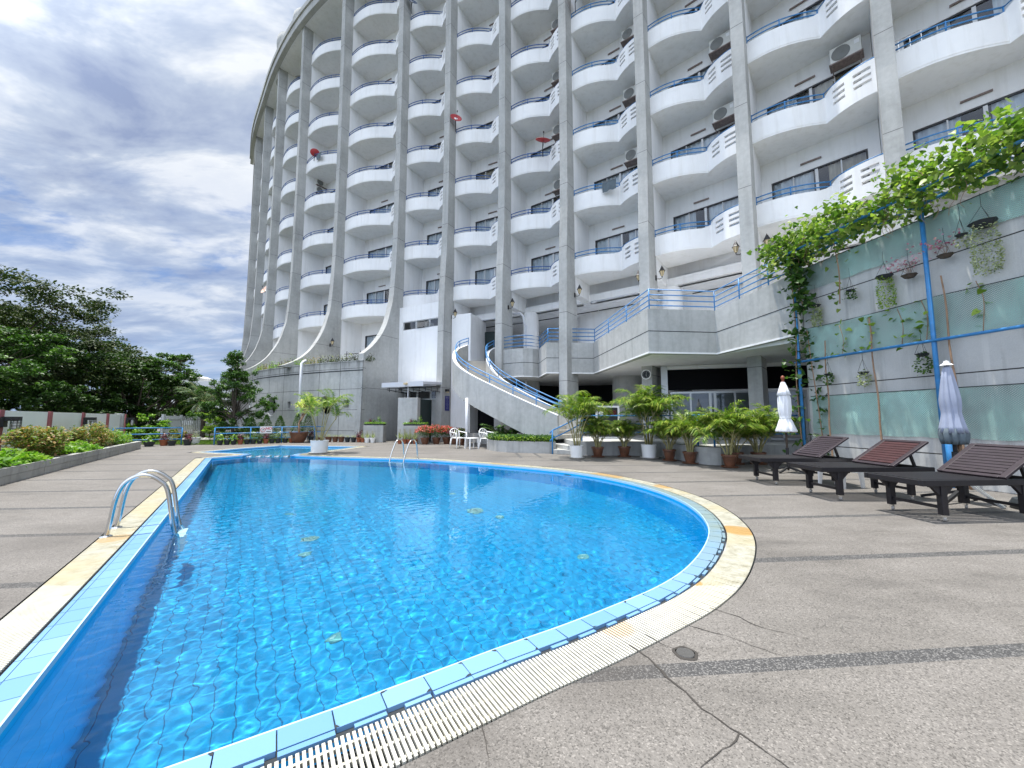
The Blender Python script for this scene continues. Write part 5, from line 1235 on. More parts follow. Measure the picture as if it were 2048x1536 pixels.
# ---------------- sun loungers, umbrellas, tables, chairs ----------------
mat('lounger_black', rough=0.5, base=(0.012, 0.010, 0.012), spec=0.45, var=0.3, vscale=14)
mat('lounger_brown', rough=0.5, base=(0.026, 0.017, 0.023), spec=0.4, var=0.25, vscale=10)
mat('lounger_red', rough=0.5, base=(0.045, 0.014, 0.016), spec=0.4, var=0.25, vscale=10)
mat('caster_rubber', rough=0.5, base=(0.35, 0.33, 0.30))
def lounger(x, y, rz, slat, label):
    t = thing('sun_lounger', label, 'sun lounger', (x, y, 0), R(rz), group='dark slatted sun loungers on the deck')
    Lg, Wd, Zt = 1.68, 0.70, 0.485
    m = MB()
    for yy in (0.022, Wd - 0.022): m.box((Lg / 2, yy, Zt - 0.035), (Lg, 0.044, 0.07))
    for xx in (0.03, 1.04, Lg - 0.03): m.box((xx, Wd / 2, Zt - 0.037), (0.05, Wd - 0.088, 0.066))
    m.build('frame', 'lounger_black', t, bevel=0.006)
    m = MB(); ns_ = 9; gp = (Wd - 0.10) / ns_
    for k in range(ns_): m.box((0.53, 0.05 + gp * (k + 0.5), Zt - 0.008), (0.96, gp - 0.020, 0.02))
    m.build('seat_slats', 'lounger_black', t, bevel=0.003)
    m = MB(); 
    for k in range(5): m.box((1.36, 0.08 + (Wd - 0.16) * (k + 0.5) / 5, Zt - 0.055), (0.56, 0.02, 0.02))
    m.build('rear_slats', 'lounger_black', t)
    al = R(33); bl_ = 0.66; rot = Matrix.Rotation(-al, 3, 'Y'); org = Vector((1.07, 0, Zt + 0.01)); bk = MB(); fr_ = MB()
    def L2W(u, yy, h): v_ = rot @ Vector((u, 0, h)); return (org.x + v_.x, yy, org.z + v_.z)
    for yy in (0.035, Wd - 0.035): fr_.box(L2W(bl_ / 2, yy, 0), (bl_, 0.07, 0.03), rot=rot)
    fr_.box(L2W(bl_ - 0.02, Wd / 2, 0), (0.05, Wd - 0.14, 0.028), rot=rot); fr_.box(L2W(0.02, Wd / 2, 0), (0.05, Wd - 0.14, 0.028), rot=rot)
    b_ = fr_.build('backrest', 'lounger_brown' if slat != 'lounger_red' else 'lounger_brown', t, bevel=0.005)
    for k in range(9): u = 0.06 + (bl_ - 0.12) * (k + 0.5) / 9; bk.box(L2W(u, Wd / 2, 0.004), ((bl_ - 0.12) / 9 - 0.010, Wd - 0.142, 0.018), rot=rot)
    bk.build('backrest_slats', slat, t)
    m = MB()
    for yy in (0.12, Wd - 0.12): m.beam(L2W(0.42, yy, -0.03), (1.52, yy, Zt - 0.05), 0.03, 0.03)
    m.build('prop', 'lounger_black', t)
    for xx, sx in ((0.30, 1), (1.36, -1)):
        for yy in (0.06, Wd - 0.06):
            lg = MB(); lg.box((xx, yy, 0.245), (0.075, 0.06, 0.34))
            lg.prism([(xx - 0.16, yy - 0.02), (xx + 0.16, yy - 0.02), (xx + 0.16, yy + 0.02), (xx - 0.16, yy + 0.02)], [0.395] * 4, [0.415] * 4)
            vs = [(xx - 0.15, yy - 0.018, 0.41), (xx + 0.15, yy - 0.018, 0.41), (xx + 0.038, yy - 0.018, 0.29), (xx - 0.038, yy - 0.018, 0.29)]; vs += [(a, b + 0.036, c) for a, b, c in vs]
            lg.add(vs, [(0, 1, 2, 3), (7, 6, 5, 4), (0, 4, 5, 1), (1, 5, 6, 2), (3, 2, 6, 7), (0, 3, 7, 4)])
            lo = lg.build('leg', 'lounger_black', t, bevel=0.004)
            cs = MB(); cs.lathe([(0.0, -0.014), (0.026, -0.014), (0.031, -0.008), (0.031, 0.008), (0.026, 0.014), (0.0, 0.014)], 16); c_ = cs.build('caster', 'caster_rubber', lo, smooth=True); c_.location = (xx + 0.012, yy, 0.032); c_.rotation_euler = (R(90), 0, R(35))
            cs = MB(); cs.box((xx, yy, 0.066), (0.03, 0.04, 0.03)); cs.build('caster_fork', 'steel', lo)
    for xx in (0.30, 1.36): m = MB(); m.box((xx, Wd / 2, 0.16), (0.03, Wd - 0.18, 0.035)); m.build('stretcher', 'lounger_black', t)
lounger(4.52, 7.10, -1, 'lounger_brown', 'dark sun lounger farthest from the viewer, in front of the closed white parasol')
lounger(4.56, 5.76, 0, 'lounger_red', 'middle sun lounger, its raised backrest of reddish slats')
lounger(4.77, 4.55, 4, 'lounger_brown', 'nearest black sun lounger with purplish brown backrest slats')
m = MB(); m.lathe([(0.0, 0.0), (0.30, 0.0), (0.32, 0.05), (0.28, 0.13), (0.05, 0.17), (0, 0.17)], 24); tag(m.build('parasol_weight', 'dark_plastic', smooth=True, loc=(7.0, 5.15, 0)), 'low round black parasol base at the foot of the concrete wall', 'parasol weight')
def side_table(x, y, rz):
    t = thing('side_table', 'small white plastic side table between the middle and farthest loungers', 'table', (x, y, 0), R(rz))
    m = MB(); m.box((0, 0, 0.40), (0.46, 0.46, 0.03)); m.build('table_top', 'plastic_white', t, bevel=0.01)
    for sx in (-1, 1):
        for sy in (-1, 1):
            m = MB(); a = (sx * 0.19, sy * 0.19); vs = []
            for z, s_ in ((0.385, 0.05), (0.0, 0.028)):
                for dx, dy in ((-1, -1), (1, -1), (1, 1), (-1, 1)): vs.append((a[0] + dx * s_ + sx * (0.02 if z == 0 else 0), a[1] + dy * s_ * 0.4 + sy * (0.02 if z == 0 else 0), z))
            m.add(vs, [(0, 3, 2, 1), (4, 5, 6, 7), (0, 1, 5, 4), (1, 2, 6, 5), (2, 3, 7, 6), (3, 0, 4, 7)]); m.build('leg', 'plastic_white', t)
side_table(5.86, 6.98, 12)
def folds(k, amp, ph=0): return lambda a, z: amp * (math.sin(k * a + ph + 2.0 * z) + 0.5 * math.sin(2.3 * k * a + 5 * z))
u1 = thing('parasol', 'closed white parasol with reddish wooden finial behind the farthest lounger', 'parasol', (6.2, 8.76, 0))
m = MB(); m.lathe([(0.02, 2.05), (0.045, 2.02), (0.10, 1.84), (0.135, 1.74), (0.128, 1.735), (0.05, 1.80)], 48, wob=folds(8, 0.08)); m.build('vent_cap', 'fabric_white', u1, smooth='all')
m = MB(); m.lathe([(0.03, 1.90), (0.095, 1.78), (0.118, 1.66), (0.122, 1.5), (0.120, 1.38), (0.112, 1.30), (0.100, 1.245), (0.100, 1.20), (0.122, 1.15), (0.150, 1.05), (0.195, 0.93), (0.185, 0.90), (0.10, 1.0)], 72, wob=folds(9, 0.085)); m.build('canopy', 'fabric_white', u1, smooth='all')
m = MB(); m.lathe([(0.104, 1.235), (0.110, 1.235), (0.110, 1.205), (0.104, 1.205)], 20); m.build('strap', 'fabric_white', u1)
m = MB(); m.lathe([(0.0, 2.19), (0.03, 2.17), (0.043, 2.13), (0.03, 2.09), (0.018, 2.075), (0.03, 2.06), (0.03, 2.04)], 16); m.build('finial', 'wood_ball', u1, smooth=True)
m = MB(); m.tube([(0, 0, 0.05), (0, 0, 2.06)], 0.022, 10); m.build('pole', 'bark', u1, smooth='all')
m = MB(); m.tube([(0, 0, 0.1), (0, 0, 0.55)], 0.032, 10)
for k in range(4): a = k * PI / 2 + 0.5; m.beam((0, 0, 0.12), (0.36 * math.cos(a), 0.36 * math.sin(a), 0.02), 0.035, 0.035)
m.build('stand', 'black_metal', u1)
u2 = thing('parasol', 'closed faded blue-grey parasol with white cap beside the middle blue post', 'parasol', (6.45, 5.66, 0))
m = MB(); m.lathe([(0.02, 1.98), (0.048, 1.93), (0.068, 1.78), (0.088, 1.62), (0.102, 1.48), (0.100, 1.38), (0.092, 1.30), (0.094, 1.26), (0.105, 1.18), (0.122, 1.08), (0.135, 0.99), (0.10, 1.0)], 72, wob=folds(8, 0.11, 1)); m.build('canopy', 'fabric_blue', u2, smooth='all')
m = MB(); m.lathe([(0.11, 1.06), (0.137, 0.985), (0.130, 0.90), (0.118, 0.83), (0.08, 0.84), (0.07, 0.95)], 64, wob=folds(9, 0.13, 2)); m.build('canopy_hem', 'fabric_grey', u2, smooth='all')
m = MB(); m.lathe([(0.0, 2.06), (0.03, 2.05), (0.035, 2.02), (0.06, 2.005), (0.075, 1.99), (0.03, 1.985)], 16); m.build('cap', 'sign_white', u2, smooth=True)
m = MB(); m.tube([(0, 0, 0.0), (0, 0, 2.0)], 0.024, 10); m.tube([(0.0, 0, 0.2), (0, 0, 0.72)], 0.04, 10); m.build('pole', 'black_metal', u2, smooth='all')
m = MB(); m.tube([(0.09, 0.03, 0.60), (0.10, 0.03, 0.86)], 0.03, 8); m.build('wrapped_cord', 'stick', u2)
m = MB()
for k in range(4): a = k * PI / 2 + 0.35; m.beam((0, 0, 0.16), (0.42 * math.cos(a), 0.42 * math.sin(a), 0.02), 0.04, 0.04)
m.build('stand', 'black_metal', u2)
m = MB(); m.beam((-0.05, -0.1, 0.35), (0.05, -0.45, 0.02), 0.02, 0.03); m.beam((-0.02, -0.1, 0.35), (0.09, -0.43, 0.02), 0.02, 0.03); m.build('strut', 'aluminium', u2)

def plastic_chair(x, y, rz, label):
    t = thing('plastic_chair', label, 'chair', (x, y, 0), R(rz), group='white plastic armchairs by the flower pots')
    m = MB(); m.prism([(-0.21, -0.22), (0.21, -0.22), (0.19, 0.2), (-0.19, 0.2)], 0.40, 0.425); m.build('seat', 'plastic_white', t, bevel=0.012)
    K = 9; m = MB(); 
    for k in range(K):   # fan of back slats with a rounded top
        f = (k / (K - 1)) * 2 - 1; top = 0.80 - 0.10 * f * f
        if k % 2 == 0: m.beam((f * 0.13, 0.20, 0.42), (f * 0.20, 0.30, top - 0.02), 0.022, 0.012)
    arc = [(0.23 * math.sin(a), 0.26 + 0.05 * math.cos(a), 0.60 + 0.20 * math.cos(a)) for a in [R(-95 + 19 * k) for k in range(11)]]
    m.tube([(-0.20, 0.21, 0.42)] + arc + [(0.20, 0.21, 0.42)], 0.018, 8); m.build('backrest', 'plastic_white', t, smooth='all')
    for s in (-1, 1):
        m = MB(); m.tube(smooth_poly([Vector(p) for p in [(s * 0.225, 0.27, 0.68), (s * 0.265, 0.14, 0.655), (s * 0.275, -0.08, 0.635), (s * 0.26, -0.21, 0.60), (s * 0.245, -0.245, 0.45), (s * 0.235, -0.235, 0.42)]], 5), 0.019, 8); m.build('armrest', 'plastic_white', t, smooth='all')
        for sy, yy in ((-1, -0.21), (1, 0.19)):
            m = MB(); m.tube([(s * 0.20, yy, 0.42), (s * 0.225, yy + sy * 0.03, 0.2), (s * 0.25, yy + sy * 0.06, 0.0)], [0.034, 0.026, 0.018], 6); m.build('leg', 'plastic_white', t, smooth='all')
plastic_chair(-2.22, 16.0, 42, 'white plastic armchair to the left of the small white table')
plastic_chair(-0.98, 15.62, 48, 'white plastic armchair to the right of the small white table, beside the curved planter')
t = thing('plastic_table', 'low white plastic table between the two plastic armchairs', 'table', (-1.62, 15.65, 0), R(35))
m = MB(); m.box((0, 0, 0.42), (0.46, 0.46, 0.03)); m.build('table_top', 'plastic_white', t, bevel=0.012)
for sx in (-1, 1):
    for sy in (-1, 1): m = MB(); m.tube([(sx * 0.18, sy * 0.18, 0.41), (sx * 0.2, sy * 0.2, 0)], [0.04, 0.028], 6); m.build('leg', 'plastic_white', t)

# ---------------- blue rails round the deck ----------------
def rail_fence(pts, zs, posts, label, name='blue_railing', mat_='blue_paint', r=0.022, z0=0.0):
    t = thing(name, label, 'railing')
    for z in zs: m = MB(); m.tube([(p[0], p[1], z) for p in pts], r, 8); m.build('rail', mat_, t, smooth='all')
    for p in posts: m = MB(); m.tube([(p[0], p[1], z0), (p[0], p[1], max(zs))], r * 1.15, 8); m.build('post', mat_, t, smooth='all')
    return t
rail_fence([(-13.62, 17.75), (-12.55, 18.6), (-11.5, 19.35), (-10.3, 20.2), (-9.9, 20.5)], (0.27, 0.52, 0.79), [(-13.62, 17.75), (-12.55, 18.6), (-11.5, 19.35), (-10.3, 20.2)], 'blue three-bar railing with a NO sign in front of the potted shrubs')
rail_fence([(-17.0, 16.5), (-16.2, 17.15), (-15.25, 17.9)], (0.27, 0.52, 0.79), [(-17.0, 16.5), (-15.25, 17.9)], 'short blue railing at the end of the hedge planter beside the lawn')
rail_fence([(1.35, 18.6), (1.9, 17.9), (3.4, 17.6)], (0.85, 1.15, 1.45), [(1.9, 17.9)], 'blue railing in the shade behind the curved staircase', z0=0.45)
hb = thing('terrace_railing', 'blue railing of the raised terrace above the potted palms', 'railing')
tp_ = [(2.35, 13.05), (3.4, 13.0), (4.5, 12.9), (4.95, 12.3), (5.15, 10.75), (5.4, 10.35), (5.85, 10.6), (6.4, 11.1), (7.5, 11.5), (8.5, 11.5)]
for z in (0.75, 1.02, 1.30): m = MB(); m.tube([(x, y, z) for x, y in smooth_poly([Vector(p) for p in tp_], 3)], 0.022, 8); m.build('rail', 'blue_paint', hb, smooth='all')
for p in [(2.35, 13.05), (4.5, 12.9), (5.15, 10.75), (5.4, 10.35), (7.5, 11.5)]: m = MB(); m.tube([(*p, 0.44), (*p, 1.31)], 0.026, 8); m.build('post', 'blue_paint', hb, smooth='all')
for z in (0.0, -0.27): m = MB(); m.tube(smooth_poly([Vector(p) for p in [(2.35, 13.05, 1.30 + z), (1.75, 13.15, 0.98 + z), (1.38, 13.25, 0.80 + z), (1.30, 13.27, 0.70 + z)]], 4), 0.022, 8); m.build('rail', 'blue_paint', hb, smooth='all')
m = MB(); m.tube([(1.38, 13.25, 0.0), (1.38, 13.25, 0.8)], 0.026, 8); m.build('post', 'blue_paint', hb, smooth='all')
ns = thing('warning_sign', 'white sign with a red crossed circle and the word NO hung on the blue railing', 'sign', (-12.02, 18.92, 0.66), R(36))
m = MB(); m.box((0, 0, 0), (0.50, 0.015, 0.34)); m.build('sign_board', 'sign_white', ns)
fc = bpy.data.curves.new('lettering', 'FONT'); fc.body = 'NO'; fc.size = 0.17; fc.align_x = 'CENTER'; fc.align_y = 'CENTER'; fc.extrude = 0.002; fc.offset = 0.004
fo = bpy.data.objects.new('lettering', fc); C.objects.link(fo); fo.parent = ns; fo.location = (0.11, -0.012, 0.06); fo.rotation_euler = (R(90), 0, 0); fc.materials.append(M['sign_red'])
bpy.context.view_layer.update(); me_ = bpy.data.meshes.new_from_object(fo.evaluated_get(bpy.context.evaluated_depsgraph_get())); bpy.data.objects.remove(fo)
fo = bpy.data.objects.new('lettering', me_); C.objects.link(fo); fo.parent = ns; fo.location = (0.11, -0.012, 0.06); fo.rotation_euler = (R(90), 0, 0)
m = MB(); zdisc(m, 0.085, 0.105, -0.012, 0.003); m.v = [(x - 0.13, y, z) for x, y, z in m.v]; m.beam((-0.19, -0.012, -0.06), (-0.07, -0.012, 0.06), 0.016, 0.004); m.build('prohibition_ring', 'sign_red', ns)
m = MB(); m.box((-0.13, -0.010, 0.0), (0.10, 0.004, 0.022)); m.box((-0.10, -0.010, 0.02), (0.02, 0.004, 0.04)); m.box((0.11, -0.011, -0.075), (0.20, 0.004, 0.03)); m.build('pictogram', 'dark_plastic', ns)

# things left on the balconies
dr = thing('drying_rack', 'thin wire clothes-drying rack on the balcony nearest the upper corner of the picture', 'drying rack', (11.75, 10.55, 11.05), R(-45)); m = MB()
for x_ in (-0.35, -0.12, 0.12, 0.35): m.tube([(x_, 0, 0), (x_, 0.05, 1.55)], 0.010, 5)
for z_ in (0.5, 1.0, 1.55): m.tube([(-0.35, 0.03, z_), (0.35, 0.03, z_)], 0.010, 5)
m.build('frame', 'steel', dr)
for k_, (x, y, z, lb, mt_) in enumerate([(-14.45, 27.15, 20.95, 'dark laundry hung over a balcony rail next to the red dish', 'fabric_grey'), (4.4, 16.5, 11.85, 'small dark towel on a balcony rail above the walkway', 'fabric_grey')]):
    t = thing('laundry', lb, 'laundry', (x, y, z), R(-35), 'washing on the balcony rails'); m = MB(); vs = []
    for a in range(11):
        for b in range(6): vs.append((-0.32 + 0.064 * a, -0.03 - 0.02 * math.sin(a * 1.7 + b), 0.05 - 0.09 * b - 0.02 * math.sin(a * 0.9)))
    m.add(vs, [(6 * a + b, 6 * a + 6 + b, 6 * a + 7 + b, 6 * a + b + 1) for a in range(10) for b in range(5)]); m.build('cloth', mt_, t, smooth=True)
    m = MB(); m.tube([(-0.33, -0.02, 0.06), (0.33, -0.02, 0.06)], 0.008, 4); m.build('line', 'black_metal', t)

# ---------------- plants ----------------
def frond(rg, base, az, elev, length, nl=26, lw=0.34, width=0.011, droop=0.9, V=None, F=None, rach=None):
    """arching palm leaf: appends leaflets to V/F and the midrib to rach"""
    pts = []; p = Vector(base); e = elev; K = 12
    for k in range(K + 1):
        pts.append(p.copy()); d = Vector((math.cos(az) * math.cos(e), math.sin(az) * math.cos(e), math.sin(e))); p = p + d * (length / K); e -= droop / K * (0.4 + 1.3 * k / K)
    rach.tube(pts, [0.008 * (1 - 0.7 * k / K) * (length / 0.8) for k in range(K + 1)], 4)
    for j in range(nl):
        f = 0.14 + 0.86 * (j + 0.5) / nl; x = f * K; i = min(int(x), K - 1); q = pts[i].lerp(pts[i + 1], x - i); t = (pts[i + 1] - pts[i]).normalized()
        side = Vector((-math.sin(az), math.cos(az), 0)); up = side.cross(t) * -1
        if up.z < 0: up = -up
        ll = lw * length * (0.45 + 0.75 * math.sin(PI * min(1, f * 0.93)) ) * rg.uniform(0.85, 1.1)
        for s in (-1, 1):
            d = (t * 0.62 + side * s * 0.85 + up * rg.uniform(0.0, 0.28)).normalized(); w_ = t.cross(d).cross(d).normalized() * width * (length / 0.8)
            m1 = q + d * ll * 0.5; m2 = q + d * ll - Vector((0, 0, ll * rg.uniform(0.22, 0.5))); b = len(V)
            V += [q, m1 + w_, m2, m1 - w_]; F.append((b, b + 1, b + 2, b + 3))
def palm_plant(name, label, x, y, rz, pot, seed, stems=6, h=0.5, fl=0.6, nf=5, spread=0.22, pr=0.17, ph=0.30, group=None, leafm='leaf_palm', cat='potted palm', saucer=True):
    t = thing(name, label, cat, (x, y, 0), rz, group); rg = random.Random(seed)
    if group: h *= 1.15; fl *= 1.12; stems += 2
    if pot: 
        m = MB(); z0 = 0.03
        if pot == 'plastic_white': prof = [(pr * 0.86, z0), (pr * 0.97, z0 + ph - 0.03), (pr, z0 + ph - 0.03), (pr, z0 + ph), (pr * 0.93, z0 + ph), (pr * 0.9, z0 + ph - 0.05), (0.0, z0 + ph - 0.05)]
        else: prof = [(pr * 0.62, z0), (pr * 0.80, z0 + ph * 0.4), (pr * 0.92, z0 + ph * 0.8), (pr * 1.04, z0 + ph * 0.84), (pr * 1.05, z0 + ph), (pr * 0.92, z0 + ph), (pr * 0.86, z0 + ph * 0.8), (0.0, z0 + ph * 0.8)]
        m.lathe(prof, 28); m.build('pot', pot, t, smooth=True)
        if saucer: m = MB(); m.lathe([(pr * 0.8, 0.0), (pr * 1.12, 0.012), (pr * 1.16, 0.035), (pr * 1.10, 0.035), (pr * 1.0, 0.016), (0, 0.016)], 28); m.build('saucer', 'brown_glaze' if pot != 'plastic_white' else 'beige_tile', t, smooth=True)
        m = MB(); m.lathe([(0.0, z0 + ph - 0.035), (pr * 0.88, z0 + ph - 0.045)], 20); m.build('soil', 'soil', t)
    z0 = (0.03 + ph - 0.05) if pot else 0.0
    V, F, rach, stm = [], [], MB(), MB()
    for s in range(stems):
        a = s * 2.4 + rg.uniform(-0.4, 0.4); r0 = pr * 0.45 * rg.uniform(0.3, 1) if pot else 0.1 * rg.uniform(0.2, 1); hh = h * rg.uniform(0.6, 1.1); lean = spread * rg.uniform(0.3, 1.1)
        P0 = Vector((r0 * math.cos(a), r0 * math.sin(a), z0)); P1 = P0 + Vector((lean * math.cos(a), lean * math.sin(a), hh))
        pth = [P0, P0.lerp(P1, 0.5) + Vector((-0.03 * math.cos(a), -0.03 * math.sin(a), 0)), P1]; pth = smooth_poly(pth, 4); stm.tube(pth, [0.018 - 0.006 * k / (len(pth) - 1) for k in range(len(pth))], 6)
        for k in range(nf):
            az = a + (k - (nf - 1) / 2) * 1.25 + rg.uniform(-0.4, 0.4); frond(rg, P1 - Vector((0, 0, 0.02 * k)), az, rg.uniform(0.85, 1.4) if k != 0 else 1.5, fl * rg.uniform(0.75, 1.15), nl=rg.randint(24, 30), V=V, F=F, rach=rach, droop=rg.uniform(1.1, 2.2))
    stm.build('stems', 'palm_stem', t, smooth='all'); rach.build('leaf_ribs', 'palm_stem', t)
    arr('fronds', np.array([tuple(v) for v in V]), np.array(F), leafm, t)
    return t
G1 = 'potted areca palms in front of the raised terrace'
palm_plant('potted_palm', 'tallest-stemmed palm in a round white pot right beside the terrace steps', 1.98, 11.92, 0.3, 'plastic_white', 1, 7, 0.90, 0.78, 4, 0.36, 0.21, 0.36, G1)
palm_plant('potted_palm', 'small palm in a brown glazed pot next to the white pot by the steps', 2.70, 12.25, 1.0, 'brown_glaze', 2, 8, 0.45, 0.62, 5, 0.18, 0.19, 0.29, G1)
palm_plant('potted_palm', 'small palm in a brown glazed pot midway between the two white pots', 3.56, 12.32, 2.0, 'brown_glaze', 3, 8, 0.36, 0.64, 5, 0.2, 0.19, 0.30, G1)
palm_plant('potted_palm', 'largest bushy palm in a round white pot under the wall clock', 4.20, 11.92, 0.0, 'plastic_white', 4, 10, 1.0, 0.92, 5, 0.28, 0.235, 0.39, G1)
palm_plant('potted_palm', 'palm in a dark glazed pot just to the side of the larger white pot', 4.53, 11.20, 4.0, 'brown_glaze', 5, 8, 0.38, 0.66, 5, 0.16, 0.18, 0.30, G1)
palm_plant('potted_palm', 'palm in a plain brown bowl pot before the rounded terrace corner', 4.80, 10.50, 5.0, 'brown_glaze', 6, 9, 0.42, 0.66, 5, 0.2, 0.18, 0.29, G1)
palm_plant('potted_palm', 'yellow-green palm in an ochre pot nearest the farthest lounger', 5.40, 9.68, 2.5, 'brown_glaze', 7, 9, 0.48, 0.78, 5, 0.22, 0.18, 0.29, G1)
palm_plant('potted_palm', 'palm partly hidden behind the farthest lounger and the white parasol', 6.55, 10.35, 0.9, 'brown_glaze', 8, 10, 0.48, 0.74, 5, 0.26, 0.18, 0.29, G1)
palm_plant('potted_palm', 'palm whose pot is hidden behind the terrace rail beside the yellow-green palm', 5.95, 10.35, 1.9, 'brown_glaze', 18, 6, 0.5, 0.55, 4, 0.2, 0.18, 0.29, G1)
palm_plant('potted_palm', 'leaning palm in a big square-looking white tub on the poolside tongue of deck', -6.75, 13.62, 0.6, 'plastic_white', 9, 6, 1.20, 0.78, 4, 0.42, 0.30, 0.42, None)
# white tub thin stems
palm = thing('coconut_palm', 'young dark palm tree with feathery fronds on the lawn by the slatted fence', 'palm tree', (-17.9, 22.3, 0))
m = MB(); m.tube(smooth_poly([Vector(p) for p in [(0.1, 0, 0), (0.05, 0, 1.1), (0, 0, 2.1)]], 5), [0.13 - 0.004 * k for k in range(11)], 10); m.build('trunk', 'bark', palm, smooth='all')
V, F, rach = [], [], MB(); rg = random.Random(5)
for k in range(26): frond(rg, (0, 0, 2.1), k * 2.4, rg.uniform(-0.1, 1.4), rg.uniform(1.15, 1.7), nl=26, lw=0.2, width=0.010, droop=rg.uniform(0.9, 1.6), V=V, F=F, rach=rach)
rach.build('leaf_ribs', 'palm_stem', palm); arr('fronds', np.array([tuple(v) for v in V]), np.array(F), 'leaf_dark', palm)

def tree(name, label, x, y, trunk_h, blobs, leafm, size, n, seed, group=None, tr=0.12, cat='tree', flat=0.6, shell=0.35, up=0.45, limb=True, z0=0.0):
    t = thing(name, label, cat, (x, y, z0), 0, group); rg = np.random.RandomState(seed); rd = random.Random(seed)
    m = MB(); m.tube([(0, 0, -0.05), (rd.uniform(-.1, .1), 0, trunk_h * 0.5), (0, 0, trunk_h)], [tr, tr * 0.85, tr * 0.7], 8); m.build('trunk', 'bark', t, smooth='all')
    m = MB()
    if limb:
        for (bx, by, bz, br) in blobs:
            m.tube(smooth_poly([Vector((0, 0, trunk_h * rd.uniform(0.6, 1))), Vector((bx * 0.45, by * 0.45, trunk_h + (bz - trunk_h) * 0.35)), Vector((bx * 0.85, by * 0.85, bz - br * 0.2))], 3), [tr * 0.42 - tr * 0.055 * k for k in range(7)], 5)
            for _ in range(4): a = rd.uniform(0, 6.28); m.tube([(bx * 0.8, by * 0.8, bz - br * 0.3), (bx + br * 0.7 * math.cos(a), by + br * 0.7 * math.sin(a), bz + br * rd.uniform(-0.1, 0.4))], [tr * 0.10, tr * 0.03], 4)
        m.build('branches', 'bark', t, smooth='all')
    sub_c, sub_r = [], []
    for (bx, by, bz, br) in blobs:
        k = max(5, int(9 * br))
        for _ in range(k):
            d = rg.normal(size=3); d /= np.linalg.norm(d); q = np.array([bx, by, bz]) + d * br * rg.uniform(0.35, 1.0) * np.array([1, 1, flat]); sub_c.append(q); sub_r.append(br * rg.uniform(0.16, 0.40))
    w_ = np.array(sub_r) ** 2; cnt = np.maximum(4, (n * w_ / w_.sum()).astype(int))
    P, D = blob_pts(rg, sub_c, sub_r, cnt, shell, flat * 0.8)
    leaves('crown', P, size, leafm, t, seed, up=up, outd=D * 0.6, jit=0.6); return t
GT = 'dark trees beyond the boundary wall'
def trb(rd, R_, H_, k, wide=1.0): 
    out = []
    for j in range(k):
        a = j * 2.4 + rd.uniform(-0.5, 0.5); f = rd.uniform(0.2, 1.0); out.append((R_ * f * math.cos(a) * wide, R_ * f * math.sin(a), H_ * rd.uniform(0.45, 0.98) - 0.25 * R_ * f, R_ * rd.uniform(0.32, 0.5)))
    return out
rd = random.Random(77)
for (x, y, R_, H_, k, lm, n, lb) in [(-27.5, 18.5, 4.6, 9.3, 22, 'leaf_olive', 15000, 'biggest spreading tree at the edge of the picture, feathery brownish-green crown'),
        (-24.0, 15.5, 3.0, 6.0, 14, 'leaf_mid', 8000, 'lower bright-topped tree leaning over the wall in front of the biggest tree'),
        (-31.0, 24.5, 4.6, 8.8, 18, 'leaf_olive', 12000, 'broad flat-topped olive tree next to the biggest tree'),
        (-25.5, 21.5, 3.4, 6.2, 16, 'leaf_dark', 9000, 'dark dense tree right behind the middle panels of the wall'),
        (-29.5, 28.5, 3.6, 7.2, 16, 'leaf_dark', 9000, 'dark round tree in the middle of the row beyond the wall'),
        (-26.6, 29.5, 2.6, 7.0, 12, 'leaf_mid', 7000, 'tree with two upright tufts at the top of its crown'),
        (-24.5, 26.5, 2.2, 5.0, 12, 'leaf_mid', 6000, 'low bushy tree at the end of the row near the far white building'),
        (-23.0, 23.5, 2.2, 4.2, 10, 'leaf_dark', 6000, 'low dark tree behind the end of the boundary wall'),
        (-33.5, 33.0, 4.2, 7.0, 14, 'leaf_dark', 7000, 'dark tree far back behind the row')]:
    tree('broadleaf_tree', lb, x, y, H_ * 0.34, trb(rd, R_, H_, k), lm, 0.17 if n > 8000 else 0.15, int(n * 2.3), int(abs(x * 10)), GT, 0.2, flat=0.5)
for k, (x, y, R_, H_) in enumerate([(-21.5, 14.0, 1.7, 2.6), (-21.0, 17.5, 1.7, 2.7), (-22.5, 20.5, 1.8, 2.9), (-24.0, 24.5, 2.0, 3.0), (-22.5, 27.5, 1.7, 2.6), (-25.5, 31.5, 2.4, 3.2), (-19.0, 11.0, 1.6, 2.4)]):
    tree('understory_shrub', ['dark undergrowth behind the first white panels of the wall', 'dark undergrowth behind the middle of the boundary wall', 'dark undergrowth behind the last panels of the wall', 'dark undergrowth beyond the end of the boundary wall', 'dark undergrowth behind the slatted fence near the palm', 'dark undergrowth far behind the slatted fence', 'dark undergrowth behind the wall at the edge of the picture'][k], x, y, 0.5, trb(rd, R_, H_, 9), 'leaf_dark', 0.15, 9000, 300 + k, 'undergrowth beyond the boundary wall', 0.05, 'shrub', flat=0.9, limb=False)
tree('garden_tree', 'tall airy glossy-leaved garden tree in front of the retaining wall', -14.6, 20.3, 1.5, [(rd.uniform(-1, 1) * w_, rd.uniform(-0.6, 0.6), z_ + rd.uniform(-0.2, 0.2), rd.uniform(0.36, 0.62)) for z_, w_ in ((0.7, 1.3), (0.9, 1.6), (1.2, 1.9), (1.4, 2.1), (1.6, 2.2), (1.9, 2.3), (2.1, 2.4), (2.3, 1.9), (2.5, 2.0), (2.8, 1.5), (3.0, 1.2), (3.2, 0.9), (3.5, 0.8), (3.8, 0.6), (4.2, 0.5), (4.5, 0.3)) for _ in range(3)], 'leaf_mid', 0.095, 21000, 8, None, 0.07, flat=1.0, up=0.3, shell=0.1)
